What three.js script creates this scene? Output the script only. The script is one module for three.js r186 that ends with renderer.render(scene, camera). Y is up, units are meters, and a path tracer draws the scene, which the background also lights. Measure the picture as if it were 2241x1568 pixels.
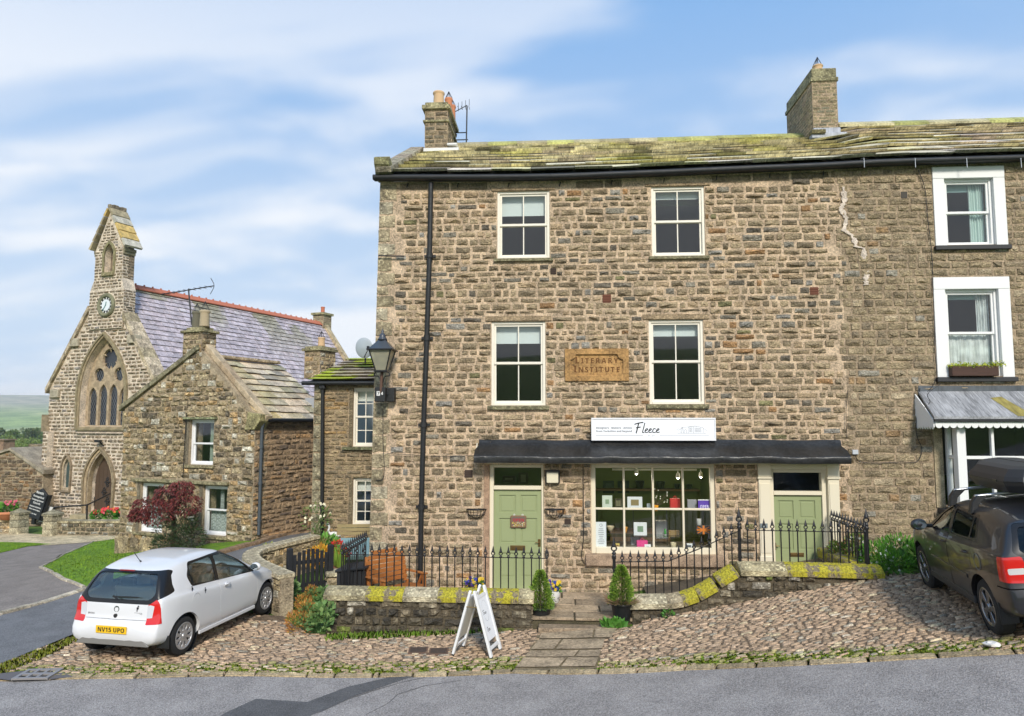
import*as THREE from 'three';
import{mergeGeometries,toCreasedNormals}from 'three/addons/utils/BufferGeometryUtils.js';
import{RoundedBoxGeometry}from 'three/addons/geometries/RoundedBoxGeometry.js';
import{FontLoader}from 'three/addons/loaders/FontLoader.js';
import{TextGeometry}from 'three/addons/geometries/TextGeometry.js';
import{Brush,Evaluator,SUBTRACTION,INTERSECTION,ADDITION}from 'three-bvh-csg';

// ---------------------------------------------------------------- camera, sky, sun, exposure
const scene=new THREE.Scene();
const W=1024,H=716,PW=2241,PH=1568,FPX=1600,EYE=3.6,PITCH=5*Math.PI /180;
const camera=new THREE.PerspectiveCamera(2*Math.atan(PH /2 /FPX)*180 /Math.PI,W /H,0.1,9000);
camera.position.set(0,EYE,0);
camera.rotation.set(PITCH,0,0);
camera.updateMatrixWorld(true);
const renderer=new THREE.WebGLRenderer({antialias:true});
renderer.setSize(W,H);
renderer.toneMapping=THREE.LinearToneMapping;
renderer.toneMappingExposure=1.24;
renderer.shadowMap.enabled=true;
renderer.shadowMap.type=THREE.PCFSoftShadowMap;

// ---------------------------------------------------------------- small maths
function rng(seed){let a=(seed*2654435761)>>>0;return()=>{a=(a+0x6D2B79F5)>>>0;let t=Math.imul(a ^(a>>>15),1|a);t=(t+Math.imul(t ^(t>>>7),61|t))^ t;return((t ^(t>>>14))>>>0) /4294967296;};}
const clamp=(x,a=0,b=1)=>Math.min(b,Math.max(a,x));
const lerp=(a,b,t)=>a+(b-a)*t;
const smooth=(a,b,x)=>{const t=clamp((x-a) /(b-a));return t*t*(3-2*t);};
const V3=(x,y,z)=>new THREE.Vector3(x,y,z);
function hash3(x,y,z){let h=Math.imul(x|0,374761393)^ Math.imul(y|0,668265263)^ Math.imul(z|0,1274126177);h=Math.imul(h ^(h>>>13),1103515245);return((h ^(h>>>16))>>>0) /4294967296;}
function noise3(x,y,z=0,p=0){
 const X=Math.floor(x),Y=Math.floor(y),Z=Math.floor(z),f=(t)=>t*t*t*(t*(t*6-15)+10);
 const u=f(x-X),v=f(y-Y),w=f(z-Z),m=(a)=>p?((a%p)+p)%p:a;
 const h=(i,j,k)=>hash3(m(X+i),m(Y+j),Z+k);
 if(z===Z)return lerp(lerp(h(0,0,0),h(1,0,0),u),lerp(h(0,1,0),h(1,1,0),u),v);
 return lerp(lerp(lerp(h(0,0,0),h(1,0,0),u),lerp(h(0,1,0),h(1,1,0),u),v),lerp(lerp(h(0,0,1),h(1,0,1),u),lerp(h(0,1,1),h(1,1,1),u),v),w);
}
function fbm(x,y,z=0,o=4,p=0){let s=0,a=0.5,t=0;for(let i=0;i<o;i++){s+=a*noise3(x,y,z+i*17,p);t+=a;a*=0.5;x*=2;y*=2;z*=2;p*=2;}return s /t;}
function curve(pts){ // monotone-ish smooth interpolation through [x, y] pairs
 return(x)=>{
 if(x<=pts[0][0])return pts[0][1];
 const n=pts.length;
 if(x>=pts[n-1][0])return pts[n-1][1];
 let i=0;while(x>pts[i+1][0])i++;
 const sl=(k)=>(k<=0||k>=n-1)?(()=>{const a=Math.max(0,k-1),b=Math.min(n-1,k+1);return(pts[b][1]-pts[a][1]) /(pts[b][0]-pts[a][0]);})()
 :(()=>{const a=(pts[k][1]-pts[k-1][1]) /(pts[k][0]-pts[k-1][0]),b=(pts[k+1][1]-pts[k][1]) /(pts[k+1][0]-pts[k][0]);return a*b<=0?0:2*a*b /(a+b);})();
 const h=pts[i+1][0]-pts[i][0],t=(x-pts[i][0]) /h,t2=t*t,t3=t2*t;
 return(2*t3-3*t2+1)*pts[i][1]+(t3-2*t2+t)*h*sl(i)+(-2*t3+3*t2)*pts[i+1][1]+(t3-t2)*h*sl(i+1);
 };
}

// the sky: pale blue with a soft veil of high cloud
{
 const w=1200,h=600,data=new Float32Array(w*h*4);
 for(let j=0;j<h;j++)for(let i=0;i<w;i++){
 const el=((j+0.5) /h-0.5)*Math.PI,az=((i+0.5) /w-0.5)*2*Math.PI;
 const y=Math.max(Math.sin(el),0),c=Math.cos(el),x=c*Math.cos(az),z=c*Math.sin(az);
 const k=1 /(y+0.22),qx=x*k,qz=z*k;
 const warp=fbm(qx*0.9+3,qz*0.9+7,1,3);
 let cl=fbm(qx*1.25+warp*1.6+11.3,qz*2.1+warp*1.1+2.6,5,6);
 const fine=fbm(qx*3.2+qz*2+warp*4,qz*9-qx*2+40,9,6);
 cl=smooth(0.40,0.66,cl*0.75+fine*0.25+0.13*smooth(0.5,0.05,y));
 const up=smooth(0.0,0.62,y);
 const blue=[lerp(0.60,0.17,up),lerp(0.75,0.41,up),lerp(0.93,0.80,up)];
 const veil=[0.97,0.99,1.02];
 const a=clamp(0.10+0.72*cl)*(1-0.45*smooth(0.28,0.6,y));
 const o=(j*w+i)*4;
 for(let q=0;q<3;q++)data[o+q]=lerp(blue[q],veil[q],a)*0.84;
 data[o+3]=1;
 }
 const t=new THREE.DataTexture(data,w,h,THREE.RGBAFormat,THREE.FloatType);
 t.mapping=THREE.EquirectangularReflectionMapping;t.magFilter=THREE.LinearFilter;t.minFilter=THREE.LinearFilter;t.needsUpdate=true;
 scene.background=t;scene.environment=t;
 scene.backgroundIntensity=1;scene.environmentIntensity=1;
}
const sun=new THREE.DirectionalLight(new THREE.Color(1.0,0.93,0.82),3.0);
sun.position.set(9,42,42);sun.target.position.set(0,2,-14);
sun.castShadow=true;sun.shadow.radius=20;sun.shadow.mapSize.set(4096,4096);
Object.assign(sun.shadow.camera,{left:-34,right:34,top:34,bottom:-34,near:1,far:140});
scene.add(sun,sun.target);
scene.fog=new THREE.FogExp2(new THREE.Color(0.80,0.86,0.95),0.0002);

// ---------------------------------------------------------------- pixel to place
const cp=Math.cos(PITCH),sp=Math.sin(PITCH);
function ray(px,py){const a=(px-PW /2) /FPX,b=-(py-PH /2) /FPX;return V3(a,b*cp+sp,b*sp-cp);}
function toPixel(p){const y=p.y-EYE,z=p.z,yc=y*cp+z*sp,zc=-y*sp+z*cp;return[PW /2-FPX*p.x /zc,PH /2+FPX*yc /zc,-zc];}
class Frame{ // an upright plane: u along it, v = height, w out of it
 constructor(x,d,yawDeg){this.o=V3(x,0,-d);this.yaw=yawDeg*Math.PI /180;this.ux=V3(Math.cos(this.yaw),0,Math.sin(this.yaw));this.n=V3(-Math.sin(this.yaw),0,Math.cos(this.yaw));}
 px(px,py,w=0){const r=ray(px,py),e=V3(0,EYE,0);const t=(w-e.clone().sub(this.o).dot(this.n)) /r.dot(this.n);const p=e.addScaledVector(r,t).sub(this.o);return[p.dot(this.ux),p.y];}
 side(px,py,u){const r=ray(px,py),e=V3(0,EYE,0);const t=(u-e.clone().sub(this.o).dot(this.ux)) /r.dot(this.ux);const p=e.addScaledVector(r,t).sub(this.o);return[p.dot(this.n),p.y];} // [w, v] on the plane u = const
 rect(x0,y0,x1,y1,w=0){const a=this.px(x0,y0,w),b=this.px(x1,y1,w),c=this.px(x0,y1,w),d=this.px(x1,y0,w);return{u0:(a[0]+c[0]) /2,u1:(b[0]+d[0]) /2,v0:(b[1]+c[1]) /2,v1:(a[1]+d[1]) /2};}
 world(u,v,w=0){return this.o.clone().addScaledVector(this.ux,u).addScaledVector(this.n,w).setY(v);}
 place(o,u=0,v=0,w=0){o.position.copy(this.world(u,v,w));o.rotation.y=-this.yaw;return o;}
}

// ---------------------------------------------------------------- naming and tagging
const used={};
function numbered(n){used[n]=(used[n]??-1)+1;return used[n]?n+'_'+String(used[n]).padStart(3,'0'):n;}
function thing(name,label,category,group){const o=new THREE.Group();o.name=numbered(name);o.userData={label,category};if(group)o.userData.group=group;scene.add(o);return o;}
function one(name,label,category,geo,mat,group){const o=mesh(name,geo,mat,scene);o.name=numbered(name);o.userData={label,category};if(group)o.userData.group=group;return o;}
function structure(name,geo,mat,label){const o=mesh(name,geo,mat,scene);o.name=numbered(name);o.userData={kind:'structure',label:label||name.replace(/_/g,' '),category:name.split('_').pop()};return o;}
function part(name,parent){const g=new THREE.Group();g.name=name;parent.add(g);return g;}
function mesh(name,geo,mat,parent){const m=new THREE.Mesh(Array.isArray(geo)?join(geo):geo,mat);m.name=name;m.castShadow=m.receiveShadow=true;parent.add(m);return m;}
function join(list){
 const l=list.filter(Boolean).map((g)=>{let h=g.index?g.toNonIndexed():g;for(const k of Object.keys(h.attributes))if(!['position','normal','uv','color'].includes(k))h.deleteAttribute(k);if(!h.attributes.uv)h.setAttribute('uv',new THREE.BufferAttribute(new Float32Array(h.attributes.position.count*2),2));return h;});
 const col=l.some((g)=>g.attributes.color);
 if(col)for(const g of l)if(!g.attributes.color)g.setAttribute('color',new THREE.BufferAttribute(new Float32Array(g.attributes.position.count*3).fill(1),3));
 return l.length===1?l[0]:mergeGeometries(l,false);
}
// many alike pieces: the 300 that show largest are parts of their own, the rest one mass
function pieces(name,list,mat,parent,most=300){
 parent.updateWorldMatrix(true,false);
 const m=parent.matrixWorld,c=V3();
 for(const g of list){
 g.computeBoundingBox();g.boundingBox.getCenter(c).applyMatrix4(m);
 const[x,y,d]=toPixel(c),s=g.boundingBox.getSize(V3());
 const a=[s.x,s.y,s.z].sort((p,q)=>q-p),inside=d>0&&x>0&&x<PW&&y>0&&y<PH;
 g.userData.rank=inside&&!g.userData.hidden?a[0]*a[1] /d /d*(g.userData.faces??1):0;
 }
 list.sort((a,b)=>b.userData.rank-a.userData.rank);
 list.slice(0,most).forEach((g)=>mesh(name,g,mat,parent));
 if(list.length>most){const r=mesh(name+'_mass',list.slice(most),mat,parent);r.userData.kind='stuff';}
}

// ---------------------------------------------------------------- textures
function tex(n,fn,srgb=false){
 const d=new Uint8Array(n*n*4);
 for(let j=0;j<n;j++)for(let i=0;i<n;i++){const c=fn(i /n,j /n),o=(j*n+i)*4;const v=typeof c==='number'?[c,c,c]:c;for(let q=0;q<3;q++)d[o+q]=clamp(v[q])*255;d[o+3]=255;}
 const t=new THREE.DataTexture(d,n,n);t.wrapS=t.wrapT=THREE.RepeatWrapping;t.magFilter=THREE.LinearFilter;t.minFilter=THREE.LinearMipmapLinearFilter;t.generateMipmaps=true;t.needsUpdate=true;
 if(srgb)t.colorSpace=THREE.SRGBColorSpace;
 return t;
}
const scaled=(t,s,s2=s)=>{const c=t.clone();c.repeat.set(s,s2);c.needsUpdate=true;return c;};
const T={
 rough:tex(512,(u,v)=>{const a=fbm(u*9,v*9,1,5,9),b=1-Math.abs(2*fbm(u*6,v*12,4,4,6)-1);return 0.55*a+0.45*b*b;}),
 grain:tex(512,(u,v)=>{const a=fbm(u*5,v*5,2,5,5),b=fbm(u*40,v*40,8,3,40),s=noise3(u*70,v*70,3,70);let g=0.56+0.5*(a-0.5)+0.55*(b-0.5);if(s>0.86)g+=0.16;if(s<0.1)g-=0.2;return[g*1.02,g,g*0.96];}),
 lichen:tex(512,(u,v)=>{const a=fbm(u*5,v*5,2,5,5),b=fbm(u*30,v*30,8,3,30),s=fbm(u*22,v*22,13,3,22),k=fbm(u*11,v*11,31,3,11);let g=0.5+0.5*(a-0.5)+0.5*(b-0.5);let c=[g*1.02,g,g*0.94];if(s>0.62&&k>0.42){const t=smooth(0.62,0.68,s);c=c.map((q,i)=>lerp(q,[0.92,0.93,0.88][i],t));}if(k<0.3)c=c.map((q)=>q*0.72);return c;}),
 asphalt:tex(768,(u,v)=>{const s=noise3(u*300,v*300,3,300),q=noise3(u*170,v*170,9,170),a=fbm(u*6,v*6,2,4,6);let g=0.54+0.24*(a-0.5)+0.42*(s-0.5)+0.3*(q-0.5);return[g,g,g*1.02];}),
 pits:tex(512,(u,v)=>noise3(u*128,v*128,5,128)*0.6+noise3(u*64,v*64,6,64)*0.4),
 grass:tex(512,(u,v)=>{const a=fbm(u*4,v*4,2,4,4),b=noise3(u*150,v*60,3,30),s=noise3(u*100,v*100,6,100);const g=0.52+0.4*(a-0.5)+0.35*(b-0.5)+0.25*(s-0.5);return[g*(0.95+0.25*(a-0.5)),g,g*0.8];}),
 wood:tex(512,(u,v)=>{const w=fbm(u*3,v*40,2,4,0)*0.6+noise3(u*6,v*128,5)*0.4;const g=0.45+0.4*w;return[g,g*0.97,g*0.94];}),
 streak:tex(512,(u,v)=>{const a=fbm(u*40,v*3,2,4,0),b=fbm(u*5,v*5,7,4,5);const g=0.55+0.35*(a-0.5)+0.4*(b-0.5);return[g,g,g*1.01];}),
};
// a map that averages about 0.52 multiplies a colour: give colours about twice their mean
function mat(o){const{c,map,s=1,bump,bs=0.01,b=1,physical,...r}=o;const p={roughness:0.9,...r};if(c)p.color=new THREE.Color().setRGB(...c);if(map){p.map=scaled(map,s);}if(bump){p.bumpMap=scaled(bump,b);p.bumpScale=bs;}const m=physical?new THREE.MeshPhysicalMaterial(p):new THREE.MeshStandardMaterial(p);return m;}
const M={
 stone:mat({vertexColors:true,c:[1.9,1.9,1.9],map:T.grain,s:1.3,bump:T.rough,bs:0.045,b:2.6}),
 lichen:mat({vertexColors:true,c:[1.95,1.95,1.95],map:T.lichen,s:1.1,bump:T.rough,bs:0.03,b:2}),
 slate:mat({vertexColors:true,c:[1.9,1.9,1.9],map:T.grain,s:0.9,bump:T.rough,bs:0.012,b:1.5,roughness:0.85}),
 wetSlate:mat({vertexColors:true,c:[1.9,1.9,1.9],map:T.grain,s:0.9,bump:T.rough,bs:0.006,b:1.5,roughness:0.6}),
 dressed:mat({vertexColors:true,c:[1.9,1.9,1.9],map:T.grain,s:1.6,bump:T.pits,bs:0.004,b:2}),
 cream:mat({c:[0.75,0.68,0.52],roughness:0.45}),
 white:mat({c:[0.78,0.77,0.75],roughness:0.42}),
 iron:mat({c:[0.012,0.012,0.014],roughness:0.38}),
 black:mat({c:[0.012,0.013,0.014],roughness:0.5,bump:T.rough,bs:0.004,b:3}),
 lead:mat({c:[0.5,0.53,0.6],map:T.streak,s:1,roughness:0.5,metalness:0.2}),
 room:mat({c:[0.36,0.38,0.41],roughness:1}),
 glass:mat({c:[0.95,0.98,0.97],physical:true,roughness:0.02,transmission:1,thickness:0,ior:1.75}),
 terracotta:mat({c:[0.55,0.22,0.11],roughness:0.85}),
 buff:mat({c:[0.62,0.42,0.24],roughness:0.8}),
};
const leafMat=(c,t=0.35)=>new THREE.MeshPhysicalMaterial({color:new THREE.Color().setRGB(...c),roughness:0.75,side:THREE.DoubleSide,vertexColors:true,transmission:t*0});

// ---------------------------------------------------------------- geometry helpers
function box(w,h,d,x=0,y=0,z=0,r=0){const g=r?new RoundedBoxGeometry(w,h,d,1,r):new THREE.BoxGeometry(w,h,d);return uvBox(g.translate(x,y,z));}
function uvBox(g){ // uv in metres by the way each face points
 const h=g.index?g.toNonIndexed():g,p=h.attributes.position,n=h.attributes.normal,uv=new Float32Array(p.count*2);
 for(let i=0;i<p.count;i++){const ax=Math.abs(n.getX(i)),ay=Math.abs(n.getY(i)),az=Math.abs(n.getZ(i));const[a,b]=az>=ax&&az>=ay?[p.getX(i),p.getY(i)]:ax>=ay?[p.getZ(i),p.getY(i)]:[p.getX(i),p.getZ(i)];uv[2*i]=a;uv[2*i+1]=b;}
 h.setAttribute('uv',new THREE.BufferAttribute(uv,2));return h;
}
function b2(u0,v0,w0,u1,v1,w1,r=0){return box(u1-u0,v1-v0,w1-w0,(u0+u1) /2,(v0+v1) /2,(w0+w1) /2,r);}
function tint(g,c){const n=g.attributes.position.count,a=new Float32Array(n*3);for(let i=0;i<n;i++){a[3*i]=c[0];a[3*i+1]=c[1];a[3*i+2]=c[2];}g.setAttribute('color',new THREE.BufferAttribute(a,3));return g;}
function cyl(r0,r1,h,x,y,z,seg=16){return new THREE.CylinderGeometry(r1,r0,h,seg).translate(x,y+h /2,z);}
function rod(a,b,r,seg=6){const d=b.clone().sub(a),l=d.length();const g=new THREE.CylinderGeometry(r,r,l,seg);g.applyQuaternion(new THREE.Quaternion().setFromUnitVectors(V3(0,1,0),d.normalize()));return g.translate((a.x+b.x) /2,(a.y+b.y) /2,(a.z+b.z) /2);}
function tube(pts,r,seg=24,rad=6){return new THREE.TubeGeometry(new THREE.CatmullRomCurve3(pts.map((p)=>Array.isArray(p)?V3(...p):p)),seg,r,rad,false);}
function lathe(pts,seg=20){return new THREE.LatheGeometry(pts.map((p)=>new THREE.Vector2(p[0],p[1])),seg);}
function extrude(shape,depth,bevel=0,cs=12){return uvBox(new THREE.ExtrudeGeometry(shape,{depth,bevelEnabled:bevel>0,bevelThickness:bevel,bevelSize:bevel,bevelSegments:1,curveSegments:cs,steps:1}));}
function poly(pts,holes=[]){const s=new THREE.Shape(pts.map((p)=>new THREE.Vector2(p[0],p[1])));for(const h of holes)s.holes.push(h instanceof THREE.Path?h:new THREE.Path(h.map((p)=>new THREE.Vector2(p[0],p[1]))));return s;}
const rectPts=(r)=>[[r.u0,r.v0],[r.u1,r.v0],[r.u1,r.v1],[r.u0,r.v1]];
function inside(pts,x,y){let c=false;for(let i=0,j=pts.length-1;i<pts.length;j=i++){const[xi,yi]=pts[i],[xj,yj]=pts[j];if((yi>y)!==(yj>y)&&x<(xj-xi)*(y-yi) /(yj-yi)+xi)c=!c;}return c;}
function moved(g,m){return g.clone().applyMatrix4(m);}
const rotY=(a)=>new THREE.Matrix4().makeRotationY(a);
const at=(x,y,z,ry=0,rx=0,rz=0)=>new THREE.Matrix4().compose(V3(x,y,z),new THREE.Quaternion().setFromEuler(new THREE.Euler(rx,ry,rz,'YXZ')),V3(1,1,1));

// a rock-faced stone lying on the plane w = 0, its edges sunk in the mortar
function rock(u0,v0,w,h,proud,col,R,rnd=0.5){
 const nx=w>0.45?6:w>0.2?5:4,ny=4,P=[],C=[];
 const e=Math.min(0.016,w*0.1),f=Math.min(0.014,h*0.14);
 for(let j=0;j<=ny;j++)for(let i=0;i<=nx;i++){
 const ei=i===0||i===nx,ej=j===0||j===ny;
 let x=i===0?0:i===nx?w:i===1?e:i===nx-1?w-e:e+(w-2*e)*(i-1) /(nx-2);
 let y=j===0?0:j===ny?h:j===1?f:j===ny-1?h-f:h /2;
 if(!ei)x+=(R()-0.5)*w /nx*(i===1||i===nx-1?0.15:0.7);
 y+=(R()-0.5)*h*(ej?0.12:j===2?0.5:0.14);
 if(ei)x+=(i===0?1:-1)*R()*0.016;
 if(ei&&ej){x+=(i===0?1:-1)*rnd*0.02;y+=(j===0?1:-1)*rnd*0.02;}
 P.push(u0+x,v0+y,ei||ej?-0.012:proud*(0.15+0.55*R()+(i>1&&i<nx-1&&j===2?0.9*R():0)));
 }
 const idx=[];
 for(let j=0;j<ny;j++)for(let i=0;i<nx;i++){const a=j*(nx+1)+i,b=a+1,c=a+nx+1,d=c+1;if(R()<0.5)idx.push(a,b,d,a,d,c);else idx.push(a,b,c,b,d,c);}
 let g=new THREE.BufferGeometry();g.setAttribute('position',new THREE.Float32BufferAttribute(P,3));g.setIndex(idx);
 g=g.toNonIndexed();g.computeVertexNormals();
 const p=g.attributes.position,uv=new Float32Array(p.count*2),s=R()*7,cc=new Float32Array(p.count*3);
 for(let i=0;i<p.count;i++){uv[2*i]=p.getX(i)+s;uv[2*i+1]=p.getY(i)+s*1.7;}
 for(let t=0;t<p.count /3;t++){const k=0.9+0.2*R();for(let q=0;q<9;q++)cc[t*9+q]=col[q%3]*k;}
 g.setAttribute('uv',new THREE.BufferAttribute(uv,2));g.setAttribute('color',new THREE.BufferAttribute(cc,3));
 return g;
}
// coursed stones over a region of a wall plane
function courses({v0,v1,u0,u1,ch=[0.13,0.17],len=[0.2,0.5],joint=0.022,proud=0.03,seed=1,colour,keep,holes=[],wob=0.012}){
 const R=rng(seed),out=[];let v=v0;
 while(v<v1-0.05){
 const h=lerp(ch[0],ch[1],R());let u=u0-R()*0.2;
 while(u<u1){
 let w=lerp(len[0],len[1],Math.pow(R(),1.4));const hh=Math.min(h,v1-v);const cu=u+w /2,cv=v+hh /2;
 let a=u+joint /2,b=u+w-joint /2,ok=true,c0=v+joint /2,c1=v+hh-joint /2;
 a=Math.max(a,u0+0.003);b=Math.min(b,u1-0.003);
 for(const q of holes){
 if(c1<=q.v0+0.004||c0>=q.v1-0.004||b<=q.u0||a>=q.u1)continue;
 const vo=Math.min(c1,q.v1)-Math.max(c0,q.v0);
 if(vo<0.05){if(c0<q.v0)c1=Math.min(c1,q.v0-0.004);else c0=Math.max(c0,q.v1+0.004);continue;}
 if(a<q.u0&&b>q.u1){if(q.u0-a>b-q.u1)b=q.u0-0.008;else a=q.u1+0.008;}else if(a<q.u0)b=q.u0-0.008;else if(b>q.u1)a=q.u1+0.008;else ok=false;
 }
 const trim=()=>{const m=(a+b) /2;for(let k=0;k<6&&!keep(a,cv);k++)a=lerp(a,m,0.3);for(let k=0;k<6&&!keep(b,cv);k++)b=lerp(b,m,0.3);return b-a>0.06&&keep(a,cv)&&keep(b,cv);};
 if(ok&&b-a>0.05&&c1-c0>0.035&&(!keep||(keep((a+b) /2,cv)&&trim())))out.push(rock(a,c0+(R()-0.5)*wob,b-a,c1-c0,proud*(0.6+0.8*R()),colour(R,cu,cv),R));
 u+=w;
 }
 v+=h;
 }
 return out;
}
const pick=(R,list)=>{let t=R()*list.reduce((s,e)=>s+e[0],0);for(const e of list){t-=e[0];if(t<=0){const k=0.8+0.4*R();return e[1].map((c)=>c*k);}}return list[0][1];};

// roof slates laid over a surface point(a, s, lift): a along the eave, s up the slope
function slates({len,rows,point,wr=[0.3,0.7],th=0.03,colour,seed=3,lap=0.3,jit=0.02,gap=0.012,start=0}){
 const R=rng(seed),out=[];
 let s=start;
 rows.forEach((e,k)=>{
 let a=-R()*0.3;const L=typeof len==='function'?len(s):[0,len];
 a+=L[0];
 while(a<L[1]){
 const w=lerp(wr[0],wr[1],R()),a0=Math.max(a,L[0])+gap /2,a1=Math.min(a+w,L[1])-gap /2;a+=w;
 if(a1-a0<0.06)continue;
 const d=(R()-0.5)*jit*2,s0=s+d,s1=s+e*(1+lap),t=th*(0.7+0.6*R()),l0=t+0.028+R()*0.018,tilt=(R()-0.5)*0.012;
 const q=[point(a0,s0,l0+tilt),point(a1,s0,l0-tilt),point(a1,s1,0.012),point(a0,s1,0.012),point(a0,s0+0.055,l0-t+tilt),point(a1,s0+0.055,l0-t-tilt),point(a1,s1,-0.02),point(a0,s1,-0.02)];
 const f=[[0,1,2,3],[4,5,1,0],[4,0,3,7],[1,5,6,2]],P=[],UV=[];
 const o=R()*9;
 for(const[i,j,k2,l]of f)for(const n of[i,j,k2,i,k2,l]){P.push(q[n].x,q[n].y,q[n].z);const lo=n===0||n===3||n===4||n===7;UV.push((lo?a0:a1)+o,(n%4<2?s0:s1)+(n>3?0.03:0)+o);}
 const g=new THREE.BufferGeometry();g.setAttribute('position',new THREE.Float32BufferAttribute(P,3));g.setAttribute('uv',new THREE.Float32BufferAttribute(UV,2));g.computeVertexNormals();
 out.push(tint(g,colour(R,(a0+a1) /2,s,k)));
 }
 s+=e;
 });
 return out;
}

// a sliding sash window; the rectangle is its outer frame
function sash(parent,r,o={}){
 const{mt=M.white,w=0,fw=0.055,cols=2,rows=1,blind,curtain,sill,lintel,bar=0.022,split=0.5,label}=o;
 const g=part('sash_window',parent);if(label)g.userData.label=label;
 const{u0,u1,v0,v1}=r,z=w;
 mesh('frame',[b2(u0,v0,z-0.1,u0+fw,v1,z,0.006),b2(u1-fw,v0,z-0.1,u1,v1,z,0.006),b2(u0+fw,v1-fw,z-0.1,u1-fw,v1,z-0.002,0.006),b2(u0+fw,v0,z-0.1,u1-fw,v0+fw*0.9,z+0.012,0.006)],mt,g);
 const iu0=u0+fw,iu1=u1-fw,iv0=v0+fw*0.9,iv1=v1-fw,vm=lerp(iv0,iv1,split),st=Math.min(0.042,(iu1-iu0)*0.08);
 const make=(name,a,b,zz)=>{
 const s=[b2(iu0,a,zz-0.04,iu0+st,b,zz,0.004),b2(iu1-st,a,zz-0.04,iu1,b,zz,0.004),b2(iu0+st,b-st,zz-0.04,iu1-st,b,zz-0.001,0.004),b2(iu0+st,a,zz-0.04,iu1-st,a+st*1.15,zz-0.001,0.004)];
 const x0=iu0+st,x1=iu1-st,y0=a+st*1.15,y1=b-st;
 for(let i=1;i<cols;i++){const x=lerp(x0,x1,i /cols);s.push(b2(x-bar /2,y0,zz-0.034,x+bar /2,y1,zz-0.006));}
 for(let j=1;j<rows;j++){const y=lerp(y0,y1,j /rows);s.push(b2(x0,y-bar /2,zz-0.033,x1,y+bar /2,zz-0.007));}
 if(name==='lower_sash')for(const q of[0.28,0.72])s.push(box(0.05,0.02,0.03,lerp(x0,x1,q),b+0.008,zz+0.01));
 mesh(name,s,mt,g);
 for(let i=0;i<cols;i++)for(let j=0;j<rows;j++){const p=new THREE.PlaneGeometry((x1-x0) /cols,(y1-y0) /rows).translate(lerp(x0,x1,(i+0.5) /cols),lerp(y0,y1,(j+0.5) /rows),zz-0.02);mesh('pane',p,M.glass,g);}
 };
 make('upper_sash',vm-0.012,iv1,z-0.03);make('lower_sash',iv0,vm+0.02,z-0.062);
 if(blind)mesh('blind',b2(iu0,iv1-blind,z-0.19,iu1,iv1,z-0.18),o.blindMat||blindMat,g);
 if(curtain)for(const[a,b,c,d]of curtain){ // share of width and height
 const s=new THREE.PlaneGeometry((iu1-iu0)*(b-a),(iv1-iv0)*(d-c),40,1),p=s.attributes.position,W2=(iu1-iu0)*(b-a);
 for(let i=0;i<p.count;i++)p.setZ(i,0.022*Math.sin(p.getX(i) /W2*Math.max(4,W2 /0.05)*6.283)+0.012*Math.sin(p.getX(i)*37));
 s.computeVertexNormals();s.translate(lerp(iu0,iu1,(a+b) /2),lerp(iv0,iv1,(c+d) /2),z-0.17);mesh('curtain',s,o.curtainMat||curtainMat,g);
 }
 if(sill)mesh('sill',tint(b2(u0-0.07,v0-sill,z-0.1,u1+0.07,v0-0.003,0.07,0.012),o.sillCol||[0.2,0.18,0.11]),M.lichen,g);
 if(lintel)mesh('lintel',tint(b2(u0-0.12,v1+0.004,-0.1,u1+0.12,v1+lintel,0.028,0.012),o.lintelCol||[0.3,0.24,0.15]),M.stone,g);
 return g;
}
const curtainMat=mat({c:[0.72,0.76,0.74],roughness:1,side:THREE.DoubleSide,map:T.streak});
curtainMat.color.multiplyScalar(1.5);
const blindMat=mat({c:[0.6,0.65,0.64],roughness:0.9,side:THREE.DoubleSide});
// ---------------------------------------------------------------- the lie of the land: a thin-plate surface through surveyed points [x, depth, height]
const survey=[[-5,11,.09],[-4.5,13.3,.09],[0,10.5,0],[-.6,11.5,0],[-3.3,13,-.02],[2,12.7,.22],[4,12.5,.6],[6,12.5,1.0],[6.9,11.8,1.0],[6.05,9,.97],[3.3,9.4,.45],[9,12,1.4],[9,7,1.4],[12,10,1.9],[-9,14,0],[-7.3,10.5,.05],[-7,19.8,.4],[-6,18.6,.42],[-11.8,22.2,-.3],[-16.7,30,-.45],[-20,22,-.5],[-12,12,0],[-14,28,-.42],[-4.6,19.2,.4],[-5,16,.2],[0,6,-.05],[5,6,.75],[-8,6,0],[0,15,.12],[5.6,14.6,.9],[0,22,.5],[8,22,1.5],[-9,45,-2],[10,45,1],[-32,45,-3],[-32,10,-.5],[22,10,3],[22,45,3],[0,1,0],[12,1,1.6],[-12,1,0]];
const tps=(()=>{
 const n=survey.length,N=n+3,A=[],phi=(r2)=>r2<1e-9?0:0.5*r2*Math.log(r2);
 for(let i=0;i<n;i++){const r=[];for(let j=0;j<n;j++)r.push(phi((survey[i][0]-survey[j][0])**2+(survey[i][1]-survey[j][1])**2)+(i===j?0.6:0));r.push(1,survey[i][0],survey[i][1],survey[i][2]);A.push(r);}
 for(let k=0;k<3;k++){const r=survey.map((p)=>k?p[k-1]:1);r.push(0,0,0,0);A.push(r);}
 for(let c=0;c<N;c++){let p=c;for(let r=c+1;r<N;r++)if(Math.abs(A[r][c])>Math.abs(A[p][c]))p=r;[A[c],A[p]]=[A[p],A[c]];for(let r=0;r<N;r++)if(r!==c){const f=A[r][c] /A[c][c];if(f)for(let k=c;k<=N;k++)A[r][k]-=f*A[c][k];}}
 const s=A.map((r,i)=>r[N] /r[i]);
 return(x,d)=>{let v=s[n]+s[n+1]*x+s[n+2]*d;for(let i=0;i<n;i++)v+=s[i]*phi((x-survey[i][0])**2+(d-survey[i][1])**2);return v;};
})();
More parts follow.
